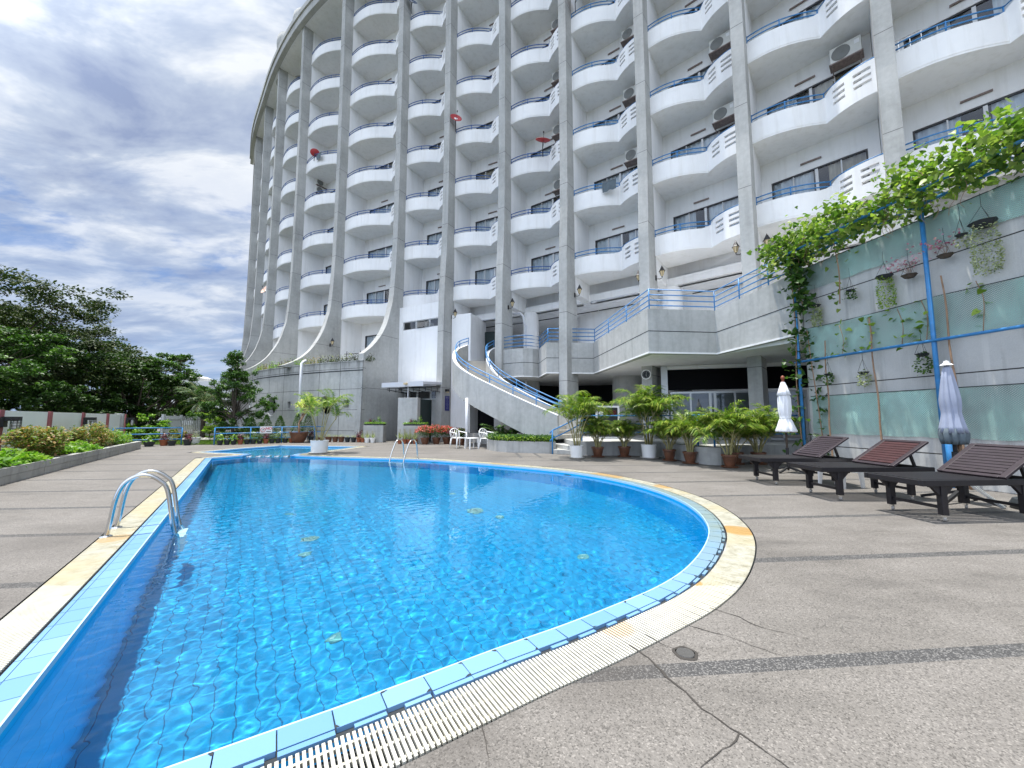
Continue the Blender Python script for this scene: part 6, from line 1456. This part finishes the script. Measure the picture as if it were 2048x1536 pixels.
tree('bright_shrub', 'bright yellow-green shrub beside the young palm trunk', -16.7, 21.4, 0.5, [(0, 0, 1.2, 0.5), (0.4, 0, 1.6, 0.45), (-0.5, 0, 1.5, 0.4), (0.1, 0, 0.7, 0.5)], 'leaf_lime', 0.13, 900, 9, None, 0.03, 'shrub')
tree('wall_creeper', 'thick green creeper heaped over the end of the boundary wall', -18.2, 18.9, 0.4, [(0, 0, 0.5, 0.65), (0.35, 0.5, 0.55, 0.6), (-0.3, -0.4, 0.8, 0.5), (0.1, 0.2, 1.1, 0.5), (0.5, 0.8, 0.9, 0.45)], 'leaf_bed', 0.12, 3600, 10, None, 0.03, 'shrub', flat=0.9, limb=False)
for k, (x, y, s, lb, lm) in enumerate([(-17.4, 20.2, 0.55, 'orange-tinged low shrub between the creeper and the slatted fence', 'leaf_red'), (-18.9, 24.6, 0.9, 'thin yellowish shrub against the slatted fence', 'leaf_bed'), (-15.6, 21.2, 0.6, 'low dense shrub under the glossy-leaved garden tree', 'leaf_mid'), (-16.9, 23.6, 0.7, 'brownish sparse shrub near the slatted fence behind the palm', 'leaf_olive')]):
    tree('low_shrub', lb, x, y, 0.3, [(0, 0, s * 0.6, s * 0.6), (s * 0.5, 0, s * 0.5, s * 0.45), (-s * 0.4, 0, s * 0.9, s * 0.4)], lm, 0.09, 1100, 60 + k, None, 0.02, 'shrub', limb=False, flat=1.0)
# conical clipped shrubs behind the rail
for k, (x, y) in enumerate([(-12.55, 19.75), (-12.0, 20.0), (-11.35, 20.45), (-10.95, 20.75), (-13.2, 19.6)]):
    s = [1.0, 0.95, 1.05, 1.1, 0.9][k]
    t = thing('clipped_shrub', ['dark conical shrub second from the tree end behind the NO sign rail', 'dark conical shrub in the middle of the five behind the rail', 'dark conical shrub fourth along behind the rail', 'dark conical shrub of the row nearest the big glazed pot', 'dark conical shrub of the row nearest the glossy garden tree'][k], 'shrub', (x, y, 0), 0, 'clipped conical shrubs behind the blue rail')
    rg = np.random.RandomState(k); n = 1500; th = rg.uniform(0, 6.28, n); z = rg.uniform(0, 1, n) ** 0.8; r_ = (0.27 * (1 - z ** 2.2) + 0.03) * rg.uniform(0.75, 1.08, n)
    leaves('foliage', np.stack([r_ * np.cos(th), r_ * np.sin(th), 0.25 + z * 1.15 * s], -1), 0.055, 'leaf_mid', t, k, up=0.35)
    m = MB(); m.tube([(0, 0, 0), (0, 0, 0.5)], 0.02, 6); m.build('trunk', 'bark', t)
# potted plants along the wall
def potted(x, y, pr, ph, potm, kind, label, seed, group, z0=0.0, hh=0.2, cat='potted plant'):
    t = thing('potted_plant', label, cat, (x, y, z0), 0, group); m = MB()
    m.lathe([(pr * 0.68, 0), (pr * 0.85, ph * 0.5), (pr * 0.98, ph * 0.86), (pr * 1.06, ph * 0.87), (pr * 1.06, ph), (pr * 0.92, ph), (pr * 0.86, ph * 0.85), (0, ph * 0.85)], 18); m.build('pot', potm, t, smooth=True)
    rg = np.random.RandomState(seed)
    if kind == 'spiky':
        V, F = [], []
        for k in range(26):
            a = rg.uniform(0, 6.28); e = rg.uniform(0.7, 1.5); l = hh * rg.uniform(0.7, 1.2); d = Vector((math.cos(a) * math.cos(e), math.sin(a) * math.cos(e), math.sin(e))); s_ = Vector((-math.sin(a), math.cos(a), 0)) * 0.012; b = len(V); p0 = Vector((0, 0, ph * 0.85))
            V += [p0 - s_, p0 + s_, p0 + d * l * 0.6 + s_, p0 + d * l, p0 + d * l * 0.6 - s_]; F += [(b, b + 1, b + 2), (b, b + 2, b + 4), (b + 4, b + 2, b + 3)]
        arr('leaves', np.array([tuple(v) for v in V]), np.array(F), 'leaf_silver', t)
        m = MB()
        for k in range(5): a = rg.uniform(0, 6.28); m.tube([(0, 0, ph * 0.8), (0.05 * math.cos(a), 0.05 * math.sin(a), ph + hh * 1.2)], 0.004, 4)
        m.build('stalks', 'palm_stem', t)
    else:
        n = {'low': 90, 'bush': 220, 'maroon': 130, 'bloom': 130, 'leafy': 60}[kind]; lm = {'low': 'leaf_silver', 'bush': 'leaf_mid', 'maroon': 'leaf_maroon', 'bloom': 'leaf_bed', 'leafy': 'leaf_bed'}[kind]
        q = rg.normal(size=(n, 3)) * np.array([pr * 0.55, pr * 0.55, hh * 0.32]) + np.array([0, 0, ph + hh * 0.42]); q[:, 2] = np.maximum(q[:, 2], ph * 0.9)
        leaves('leaves', q, {'low': 0.035, 'bush': 0.05, 'maroon': 0.075, 'bloom': 0.05, 'leafy': 0.11}[kind], lm, t, seed, up=0.4, width=1.3)
        if kind == 'bloom': q = rg.normal(size=(26, 3)) * np.array([pr * 0.6, pr * 0.6, 0.03]) + np.array([0, 0, ph + hh * 0.85]); leaves('blossoms', q, 0.03, 'sign_white', t, seed + 1, up=0.5, width=1.8)
        m = MB()
        for k in range(4): a = k * 1.6; m.tube([(0, 0, ph * 0.8), (pr * 0.3 * math.cos(a), pr * 0.3 * math.sin(a), ph + hh * 0.5)], 0.005, 4)
        m.build('stems', 'stick', t)
    return t
ordn = ['first', 'second', 'third', 'fourth', 'fifth', 'sixth', 'seventh', 'eighth', 'ninth', 'tenth', 'eleventh', 'twelfth', 'thirteenth', 'fourteenth']
ra, rb_ = Vector((-13.35, 17.75)), Vector((-10.95, 19.62)); GA = 'potted plants behind the blue railing with the NO sign'
seqA = [('dark_plastic', 'leafy', 'dark pot with pale broad leaves'), ('dark_plastic', 'low', 'dark pot with low fine leaves'), ('dark_plastic', 'leafy', 'dark pot with spreading leaves'), ('clay', 'maroon', 'clay pot with a maroon plant'), ('dark_plastic', 'low', 'dark pot with a tiny plant'), ('dark_plastic', 'bloom', 'dark pot with white flowers'), ('dark_plastic', 'bush', 'dark pot with dense green leaves'), ('clay', 'maroon', 'clay pot with a wine-red plant'), ('dark_plastic', 'bush', 'dark pot with a round green plant'), ('dark_plastic', 'bloom', 'dark pot with taller white flowers'), ('dark_plastic', 'low', 'dark pot with blue-green leaves'), ('clay', 'low', 'clay pot with bare stems'), ('clay', 'maroon', 'clay pot with dark reddish leaves')]
for k, (pm, kd, lb) in enumerate(seqA):
    q = ra.lerp(rb_, k / 12); potted(q.x, q.y + (0.12 if k > 9 else 0), 0.125, 0.22, pm, kd, '%s, %s along the NO sign railing from the lawn' % (lb, ordn[k]), 100 + k, GA, hh=0.24 if kd != 'bloom' else 0.36)
GB = 'pots in a row at the foot of the retaining wall'
seqB = [(-10.35, 19.95, 'dark_plastic', 'maroon', 0.14, 0.30, 'dark pot with blackish red leaves just beyond the big glazed pot'), (-10.0, 20.05, 'brown_glaze', 'low', 0.16, 0.24, 'wide brown pot half hidden by the white tub palm'),
        (-9.50, 20.1, 'brown_glaze', 'low', 0.17, 0.27, 'first brown tub past the white tub palm'), (-9.15, 20.08, 'brown_glaze', 'low', 0.15, 0.27, 'second brown tub past the white tub palm'), (-8.82, 20.05, 'brown_glaze', 'low', 0.16, 0.27, 'third brown tub past the white tub palm, with silvery seedlings'), (-8.48, 20.0, 'dark_plastic', 'low', 0.14, 0.25, 'blackish tub fourth past the white tub palm'), (-8.16, 19.98, 'dark_plastic', 'low', 0.14, 0.25, 'blackish tub fifth past the white tub palm'),
        (-7.86, 19.92, 'clay', 'maroon', 0.13, 0.24, 'clay pot with a tall maroon plant at the corner of the retaining wall'), (-7.6, 19.78, 'clay', 'spiky', 0.12, 0.22, 'clay pot with thin grey leaves beside the first square planter'), (-7.32, 19.60, 'plastic_white', 'spiky', 0.13, 0.24, 'white pot before the first square planter, nearer the wall corner'), (-7.02, 19.55, 'plastic_white', 'spiky', 0.13, 0.24, 'white pot before the first square planter, nearer the entrance')]
for k, (x, y, pm, kd, pr, ph, lb) in enumerate(seqB): potted(x, y, pr, ph, pm, kd, lb, 130 + k, GB, hh=0.30 if kd in ('maroon', 'spiky') else 0.12)
for k, x in enumerate([-5.42, -5.17, -4.93, -4.66]): potted(x, 18.72 - 0.02 * k, 0.12, 0.21, 'clay', 'spiky', '%s of four small clay pots with grey spiky plants by the second planter' % ordn[k], 150 + k, 'small clay pots by the second square planter', hh=0.42)
# big glazed pot with the pale flowering frangipani
fr_ = thing('frangipani', 'big brown glazed pot holding a frangipani with pale yellow flower clusters', 'potted tree', (-10.75, 19.55, 0))
m = MB(); m.lathe([(0.22, 0), (0.30, 0.12), (0.38, 0.34), (0.41, 0.48), (0.44, 0.49), (0.44, 0.54), (0.39, 0.54), (0.35, 0.48), (0, 0.48)], 28); m.build('pot', 'brown_glaze', fr_, smooth=True)
m = MB(); rg = random.Random(8); tips = []
def br_(p, d, l, r, dep):
    q = p + d * l; m.tube([p, p.lerp(q, 0.5) + Vector((0, 0, -0.02)), q], [r, r * 0.85, r * 0.7], 6)
    if dep == 0: tips.append(q); return
    for k in range(3 if dep > 1 else 2):
        a = rg.uniform(0, 6.28); nd = (d + Vector((math.cos(a), math.sin(a), 0.25)) * 0.75).normalized(); br_(q, nd, l * rg.uniform(0.68, 0.9), r * 0.68, dep - 1)
br_(Vector((0, 0, 0.45)), Vector((-0.05, 0, 1)), 0.55, 0.055, 4); m.build('branches', 'stick', fr_, smooth='all')
T_ = np.array([tuple(t_) for t_ in tips]); r0 = np.random.RandomState(4)
leaves('blossoms', np.repeat(T_, 26, 0) + r0.normal(size=(len(T_) * 26, 3)) * 0.085, 0.085, 'flower_yellow', fr_, 4, up=0.5, width=1.5)
leaves('leaves', np.repeat(T_[::2], 6, 0) + r0.normal(size=(len(T_[::2]) * 6, 3)) * 0.06, 0.14, 'leaf_lime', fr_, 5, up=0.3)
# square planters with low plants
for k, (x, y, w_, lb) in enumerate([(-7.08, 20.0, 1.02, 'square concrete planter with low plants at the retaining wall corner'), (-4.72, 19.05, 1.18, 'square concrete planter with low plants in front of the entrance screen')]):
    t = thing('concrete_planter', lb, 'planter', (x, y, 0)); m = MB(); m.box((0, 0, 0.43), (w_, 0.5, 0.86)); m.build('box', 'concrete', t, bevel=0.012)
    m = MB(); m.box((0, 0, 0.90), (w_ - 0.06, 0.46, 0.08)); m.build('tray', 'dark_plastic', t)
    r0 = np.random.RandomState(k); n = 900; leaves('plants', np.stack([r0.uniform(-w_ / 2, w_ / 2, n), r0.uniform(-0.27, 0.27, n), 0.93 + r0.uniform(0, 0.09, n) ** 1.0], -1), 0.05, 'leaf_bed', t, k, up=0.3)
    for j, (dx, s_, lm) in enumerate([(-0.25, 0.14, 'leaf_maroon'), (0.2, 0.2, 'leaf_bed'), (-0.05, 0.1, 'leaf_mid')]): r1 = np.random.RandomState(j); leaves('taller_plant', r1.normal(size=(90, 3)) * np.array([0.05, 0.05, s_ * 0.5]) + np.array([dx, 0, 1.0 + s_ * 0.6]), 0.06, lm, t, j, up=0.2)
# red flowering bushes in pots
GC = 'flowering bushes in pots by the entrance'
for k, (x, y, s, lm, lb) in enumerate([(-4.12, 18.35, 0.42, 'flower_pink', 'potted bush with salmon-red flowers beside the second planter'), (-3.62, 18.55, 0.44, 'flower_pink', 'potted bush with salmon-red flowers in the middle of the group'), (-3.15, 18.7, 0.40, 'flower_pink', 'potted darker red flowering bush nearest the fin'), (-2.7, 18.35, 0.34, 'leaf_maroon', 'potted bush with dark maroon leaves behind the plastic chairs'), (-2.35, 17.9, 0.32, 'leaf_red', 'potted bush with orange and green leaves behind the plastic chairs')]):
    t = thing('flowering_bush', lb, 'potted bush', (x, y, 0), 0, GC); m = MB(); m.lathe([(0.13, 0), (0.2, 0.26), (0.22, 0.27), (0.22, 0.31), (0.17, 0.31), (0.16, 0.27), (0, 0.27)], 18); m.build('pot', 'brown_glaze', t, smooth=True)
    r0 = np.random.RandomState(k + 40); d = r0.normal(size=(900, 3)); d /= np.linalg.norm(d, axis=1)[:, None]; q = d * s * (r0.uniform(0.35, 1, 900)[:, None]) * np.array([1, 1, 0.75]) + np.array([0, 0, 0.30 + s * 0.75])
    leaves('leaves', q, 0.06, 'leaf_mid' if k != 3 else 'leaf_maroon', t, k, up=0.3)
    d = r0.normal(size=(420, 3)); d /= np.linalg.norm(d, axis=1)[:, None]; d[:, 2] = np.abs(d[:, 2]) * 0.9 - 0.15; leaves('blossoms', d * s * r0.uniform(0.75, 1.12, (420, 1)) * np.array([1, 1, 0.85]) + np.array([0, 0, 0.30 + s * 0.75]), 0.06, lm, t, k + 3, up=0.5, width=1.4)
# round planter under the stairs
pp = [Vector(p) for p in [(-1.0, 15.4), (-0.86, 14.85), (-0.6, 14.35), (-0.2, 14.0), (0.3, 13.8), (0.8, 13.62), (1.3, 13.45), (1.52, 13.5), (1.55, 14.3), (0.6, 15.1), (-0.5, 15.9)]]
rp = thing('round_planter', 'low curved concrete planter of small plants under the foot of the stairs', 'planter')
m = MB(); m.prism([tuple(p) for p in pp], 0, 0.40); m.build('kerb', 'concrete', rp)
r0 = np.random.RandomState(3); n = 5200; X_ = r0.uniform(-1, 1.5, n * 3); Y_ = r0.uniform(13.4, 15.6, n * 3); kp = in_poly(X_, Y_, [tuple(p) for p in pp]); X_, Y_ = X_[kp], Y_[kp]
leaves('plants', np.stack([X_, Y_, 0.42 + r0.uniform(0, 0.16, len(X_))], -1), 0.07, 'leaf_mid', rp, 3, up=0.3)
front = np.array([tuple(pp[1 + r0.randint(6)].lerp(pp[2 + r0.randint(5)], r0.uniform())) for _ in range(500)]); leaves('front_foliage', np.concatenate([front, 0.42 + r0.uniform(0, 0.14, (500, 1))], 1), 0.07, 'leaf_lime', rp, 4, up=0.3)
V, F, rach = [], [], MB(); rg = random.Random(9)
fern = thing('leafy_fern', 'large dark fern-like plant in the shade under the stairs', 'plant', (-0.55, 16.3, 0.3))
for k in range(26): frond(rg, (rg.uniform(-0.25, 0.6), rg.uniform(-0.2, 0.2), 0.1), k * 2.4, rg.uniform(0.3, 1.3), rg.uniform(0.7, 1.05), nl=16, lw=0.25, width=0.022, droop=1.3, V=V, F=F, rach=rach)
rach.build('leaf_ribs', 'palm_stem', fern); arr('fronds', np.array([tuple(v) for v in V]), np.array(F), 'leaf_mid', fern)
# terrace edge planting above the retaining wall
m_ = len(rs)
for k in range(9):
    s = 0.25 + k * 1.3; p, dv_ = rpt(s); lb = ['leggy terrace plants with white flowers nearest the wall corner', 'thorny leggy terrace plants beside the fin foot', 'thin upright terrace plants left of the drainpipe top', 'orange-green terrace shrub above the drainpipe', 'low terrace plants between two fin feet', 'brownish terrace shrub past the second fin foot', 'low rusty terrace shrub near the third fin foot', 'trailing rusty terrace plants far along the wall', 'last terrace plants at the far end of the wall'][k]
    t = thing('terrace_plants', lb, 'plant', (p.x + 0.1, p.y + 0.25, 4.28), math.atan2(dv_.y, dv_.x), 'plants along the upper terrace edge'); r0 = np.random.RandomState(k); n = 330
    hh = 0.26 if k < 3 else 0.32
    q = np.stack([r0.uniform(-0.7, 0.7, n), r0.normal(size=n) * 0.1, np.abs(r0.normal(size=n)) * hh * 0.7 + 0.03], -1); leaves('foliage', q, 0.075, 'leaf_olive' if k < 3 else ('leaf_red' if k % 2 else 'leaf_bed'), t, k, up=0.2)
    mm = MB()
    for j in range(12): a = r0.uniform(-0.65, 0.65); mm.tube([(a, 0, 0), (a + r0.normal() * 0.03, 0, 0.2), (a + r0.normal() * 0.06, 0, r0.uniform(0.3, 0.55))], 0.009, 4)
    mm.build('stems', 'bark', t)
    if k < 3: leaves('blossoms', np.stack([r0.uniform(-0.6, 0.6, 40), r0.normal(size=40) * 0.08, r0.uniform(0.2, 0.5, 40)], -1), 0.05, 'sign_white' if k == 0 else 'flower_yellow', t, k, up=0.4, width=1.5)
ext = thing('terrace_bench', 'black metal rails standing on the terrace behind the plants', 'bench', (-9.0, 21.6, 4.28), R(-15)); m = MB()
for dx in (-0.45, 0.45): m.tube([(dx, 0, 0), (dx, 0, 0.75), (dx + 0.25, 0.1, 0.55)], 0.02, 6)
for z in (0.35, 0.6): m.tube([(-0.6, 0, z), (0.9, 0, z)], 0.02, 6)
m.build('frame', 'black_metal', ext)

# ---------------- left side: planter kerb, boundary wall, beds, lawn ----------------
ka, kb = Vector((-7.2, 4.05)), Vector((-14.95, 15.65)); kd = (kb - ka).normalized(); kn = Vector((kd.y, -kd.x)) * -1     # kn points away from the pool
if kn.x > 0: kn = -kn
kl = (kb - ka).length; pk = thing('planter_kerb', 'long low concrete planter kerb of jointed blocks below the hedge', 'planter')
joints = [kl - 0.02 - 2.15 * j for j in range(7)]
for j in range(7):
    b_ = kl - 2.15 * j; a_ = max(0.0, b_ - 2.13)
    if b_ <= 0.3: break
    m = MB(); A_, B_ = ka + kd * a_, ka + kd * b_
    m.prism([tuple(A_), tuple(B_), tuple(B_ + kn * 0.14), tuple(A_ + kn * 0.14)], 0, 0.15); A2, B2 = A_ - kn * 0.012, B_ - kn * 0.012; m.prism([tuple(A2), tuple(B2), tuple(B_ + kn * 0.14), tuple(A_ + kn * 0.14)], 0.158, 0.30)
    m.prism([tuple(A_ + kn * 0.01), tuple(B_ + kn * 0.01), tuple(B_ + kn * 0.13), tuple(A_ + kn * 0.13)], 0.15, 0.158)
    m.build('block', 'concrete', pk)
m = MB(); m.prism([tuple(ka + kn * 0.14), tuple(kb + kn * 0.14), tuple(kb + kn * 1.25), tuple(ka + kn * 1.25)], 0, 0.26); m.build('soil', 'soil', pk)
bw_ = thing('boundary_wall', 'white boundary wall divided by narrow dull-pink posts behind the hedge', 'wall')
wa = ka + kn * 1.32; wlen = 17.1; m = MB(); wb = wa + kd * wlen
m.prism([tuple(wa), tuple(wb), tuple(wb + kn * 0.12), tuple(wa + kn * 0.12)], 0, 1.40); m.build('panel', 'wall_white', bw_)
posts = []
for (xv, dn) in [(-1.329, 0), (-1.20, 0), (-1.113, 0), (-1.049, 0), (-1.003, 0)]:
    # where the sight line of that slope meets the wall
    s_ = (xv * wa.y - wa.x) / (kd.x - xv * kd.y); posts.append(s_)
for s_ in posts:
    q = wa + kd * s_; m = MB(); m.prism([tuple(q - kd * 0.09 - kn * 0.05), tuple(q + kd * 0.09 - kn * 0.05), tuple(q + kd * 0.09), tuple(q - kd * 0.09)], 0, 1.415); m.build('post', 'pink_post', bw_)
m = MB(); m.prism([tuple(wb - kn * 0.1), tuple(wb + kd * 0.2 - kn * 0.1), tuple(wb + kd * 0.2 + kn * 0.2), tuple(wb + kn * 0.2)], 0, 1.44); m.build('end_pier', 'concrete', bw_)
for j, s_ in enumerate([posts[0], posts[2], posts[4]]):
    q = wa + kd * (s_ + 0.0) - kn * 0.05; t = thing('cage_lamp', ['caged black wall lamp on the pink post at the edge of the picture', 'caged black wall lamp on the middle pink post', 'caged black wall lamp on the pink post nearest the creeper'][j], 'wall lamp', (q.x, q.y, 1.0), math.atan2(-kn.y, -kn.x), 'caged lamps on the boundary wall')
    m = MB(); m.box((0.03, 0, 0.12), (0.06, 0.20, 0.24)); m.box((0.16, 0, 0.20), (0.26, 0.16, 0.10)); m.build('bracket', 'black_metal', t)
    m = MB(); m.lathe([(0.05, 0.15), (0.06, 0.0), (0.045, -0.09), (0.0, -0.12)], 12, c=(0.22, 0, 0)); m.build('lamp_glass', 'sign_white', t, smooth=True)
    m = MB()
    for z in (0.1, 0.03, -0.04): m.tube([(0.22 + 0.088 * math.cos(k * PI / 6), 0.088 * math.sin(k * PI / 6), z) for k in range(13)], 0.007, 5)
    for k in range(6): a = k * PI / 3; m.tube([(0.22 + 0.088 * math.cos(a), 0.088 * math.sin(a), 0.16), (0.22 + 0.088 * math.cos(a), 0.088 * math.sin(a), -0.06), (0.22 + 0.04 * math.cos(a), 0.04 * math.sin(a), -0.15), (0.22, 0, -0.16)], 0.007, 4)
    m.build('cage', 'black_metal', t)
def bed(a0, a1, hgt, lm, n, size, label, seed, kind_='hedge', off=0.55, wd2=0.5, round_=False, group='hedge plants in the long planter'):
    c = ka + kd * ((a0 + a1) / 2) + kn * off; t = thing('planter_bush', label, 'bush', (c.x, c.y, 0.25), math.atan2(kd.y, kd.x), group); r0 = np.random.RandomState(seed)
    L_ = (a1 - a0) / 2
    if round_:
        ce, ra_ = [], []
        for k in range(26): d = r0.normal(size=3); d /= np.linalg.norm(d); ce.append(d * np.array([L_ * 0.65, wd2 * 0.7, hgt * 0.32]) + np.array([0, 0, hgt * 0.5])); ra_.append(r0.uniform(0.12, 0.26))
        P, D = blob_pts(r0, ce, ra_, [n // 26] * 26, 0.5); P[:, 2] = np.maximum(P[:, 2], 0.02)
    else:
        P = np.stack([r0.uniform(-L_, L_, n), r0.uniform(-wd2, wd2, n), np.zeros(n)], -1); P[:, 2] = hgt * (0.55 + 0.35 * np.sin(P[:, 0] * 5 + seed) * np.cos(P[:, 1] * 6)) * r0.uniform(0.15, 1, n) * (1 - 0.35 * (P[:, 1] / wd2) ** 2); D = np.stack([P[:, 0] * 0, P[:, 1], P[:, 2] * 0 + 0.3], -1)
    leaves('foliage', P, size, lm, t, seed, up=0.4, outd=D, jit=0.8)
    m = MB()
    for k in range(9): x = r0.uniform(-L_, L_) * 0.7; m.tube([(x, 0, -0.05), (x + r0.normal() * 0.05, r0.normal() * 0.1, hgt * 0.4)], 0.012, 5)
    m.build('stems', 'bark', t)
def S_of(px):   # arc length on the kerb seen in the picture column px
    xv = (px - 1024) / 769.0; return (xv * ka.y - ka.x) / (kd.x - xv * kd.y)
bed(S_of(-60), S_of(10), 0.62, 'leaf_red', 1900, 0.085, 'pinkish-leaved bush at the edge of the picture below the first caged lamp', 1, round_=True)
bed(S_of(0), S_of(118), 0.36, 'leaf_bed', 3600, 0.11, 'bright green broad-leaved ground planting nearest the viewer', 2, wd2=0.5)
bed(S_of(112), S_of(178), 0.80, 'leaf_red', 4200, 0.075, 'round orange-pink tinted bush in front of the second wall panel', 3, round_=True)
bed(S_of(176), S_of(222), 0.34, 'leaf_bed', 2400, 0.10, 'lime green low planting between the two tinted bushes', 4)
bed(S_of(216), S_of(262), 0.78, 'leaf_red', 3600, 0.075, 'second round tinted bush, farther along the wall', 5, round_=True)
bed(S_of(254), S_of(282), 0.45, 'leaf_bed', 1600, 0.08, 'light green bush closing the far end of the long planter', 6, round_=True)
lamp_ = thing('garden_statue', 'small dark spiky ornament standing in the planter by the wall', 'ornament', tuple(ka + kd * S_of(208) + kn * 0.95) + (0.26,)); m = MB(); m.lathe([(0.09, 0), (0.10, 0.25), (0.06, 0.36), (0.035, 0.5), (0.012, 0.72), (0, 0.75)], 8, wob=lambda a, z: 0.25 * math.sin(3 * a + 9 * z)); m.build('body', 'dark_green_panel', lamp_)
# pots beside the short railing
GD = 'pots beside the short blue railing'
for k, (x, y, pm, kd_, lb, pr, ph) in enumerate([(-16.3, 16.3, 'dark_plastic', 'leafy', 'dark tub with drooping green leaves behind the end of the kerb', 0.22, 0.22), (-15.75, 16.85, 'dark_plastic', 'leafy', 'long dark tub with leaves beside the clay pot', 0.2, 0.2), (-15.55, 17.35, 'clay', 'maroon', 'clay pot with dark red leaves by the short railing', 0.17, 0.27), (-15.2, 17.35, 'dark_plastic', 'low', 'dark tub with a white rim by the short railing', 0.16, 0.22), (-14.75, 17.65, 'dark_plastic', 'maroon', 'black pot with purple-red leaves at the end of the short railing', 0.17, 0.26), (-14.85, 18.2, 'plastic_white', 'low', 'white pot behind the end of the short railing', 0.2, 0.34)]):
    potted(x, y, pr, ph, pm, kd_, lb, 170 + k, GD, hh=0.32)
lawn_poly = [(-15.6, 17.9), (-13.75, 17.9), (-12.5, 19.0), (-11.0, 20.5), (-12.5, 22.2), (-17.5, 26.0), (-24, 33), (-30, 30), (-19.5, 19.5), (-17.2, 18.0)]
m = MB(); m.add([(x, y, 0.012) for x, y in lawn_poly], [tuple(range(len(lawn_poly)))]); lo_ = m.build('lawn', 'earth'); lo_['kind'] = 'structure'
r0 = np.random.RandomState(6); n = 60000; X_ = r0.uniform(-22, -11, n); Y_ = r0.uniform(17.8, 26, n); kp = in_poly(X_, Y_, lawn_poly); X_, Y_ = X_[kp], Y_[kp]
g_ = leaves('grass', np.stack([X_, Y_, np.full(len(X_), 0.01)], -1), 0.09, 'grass_blade', None, 6, up=0.0, outd=np.tile([0, 0, 1.0], (len(X_), 1)), jit=0.35, width=0.35); g_['kind'] = 'stuff'
sf = thing('slatted_fence', 'grey upright-slatted metal fence at the back of the lawn', 'fence')
fa, fb_ = Vector((-19.8, 20.4)), Vector((-18.3, 27.5)); pts_ = [Vector((-19.0, 19.6)), Vector((-20.4, 22.4)), Vector((-20.6, 26.5)), Vector((-17.5, 28.5))]
pts_ = [Vector((-18.6, 20.6)), Vector((-21.0, 24.5)), Vector((-21.5, 29.0)), Vector((-18.2, 28.2))]
m = MB(); mr = MB()
for a, b in zip(pts_[:-1], pts_[1:]):
    l = (b - a).length; n_ = int(l / 0.17); d_ = (b - a).normalized()
    for k in range(n_): q = a + d_ * (k + 0.5) * 0.17; m.box((q.x, q.y, 0.68), (0.09, 0.025, 1.36), rz=math.atan2(d_.y, d_.x))
    for z in (0.25, 1.15): mr.beam((*a, z), (*b, z), 0.03, 0.04)
    mm = MB(); mm.box((a.x, a.y, 0.72), (0.12, 0.12, 1.44)); mm.build('post', 'pipe_white', sf)
m.build('slats', 'pipe_white', sf); mr.build('rails', 'aluminium', sf)
rk = thing('garden_stones', 'pile of pale stones and oddments at the foot of the young palm', 'rocks', (-16.6, 20.9, 0))
rg = random.Random(2)
for k in range(7): m = MB(); m.lathe([(0.0, 0.0), (0.14, 0.02), (0.17, 0.1), (0.1, 0.18), (0, 0.2)], 7, c=(rg.uniform(-0.8, 0.7), rg.uniform(-0.4, 0.4), 0), wob=lambda a, z: 0.25 * math.sin(2 * a + 13 * z)); m.build('stone', 'beige_tile', rk)
# far white buildings on the horizon
def far(x, y, w_, d_, h_, label, fl=5, roof='round'):
    t = thing('distant_building', label, 'building', (x, y, 0), R(40)); m = MB(); m.box((0, 0, h_ / 2), (w_, d_, h_)); m.build('walls', 'white_paint', t)
    if roof == 'round': m = MB(); m.lathe([(w_ * 0.52, h_), (w_ * 0.52, h_ + 0.8), (w_ * 0.40, h_ + 1.6), (0, h_ + 1.8)], 24, sy=d_ / w_); m.build('roof', 'fascia_concrete', t, smooth=True)
    else: m = MB(); m.prism([(-w_ / 2 - 1, -d_ / 2 - 1), (w_ / 2 + 1, -d_ / 2 - 1), (w_ / 2 + 1, d_ / 2 + 1), (-w_ / 2 - 1, d_ / 2 + 1)], [h_, h_, h_, h_], [h_ + 0.5, h_ + 2.5, h_ + 2.5, h_ + 0.5]); m.build('roof', 'pipe_white', t)
    for k in range(fl):
        z = h_ - 1.6 - 3.0 * k
        if z < 1: break
        m = MB(); m.box((0, -d_ / 2 - 0.02, z), (w_ * 0.92, 0.05, 1.0)); m.box((w_ / 2 + 0.02, 0, z), (0.05, d_ * 0.9, 1.0)); m.build('window', 'ac_grille', t)
far(-104, 122, 14, 14, 13.0, 'distant white building with a rounded roof above the treetops')
far(-76, 98, 12, 9, 9.0, 'distant pale low building with a sloping roof beside the palm', 3, 'slope')
far(-62, 84, 14, 9, 6.2, 'distant white roofed hall just behind the glossy garden tree', 2, 'slope')
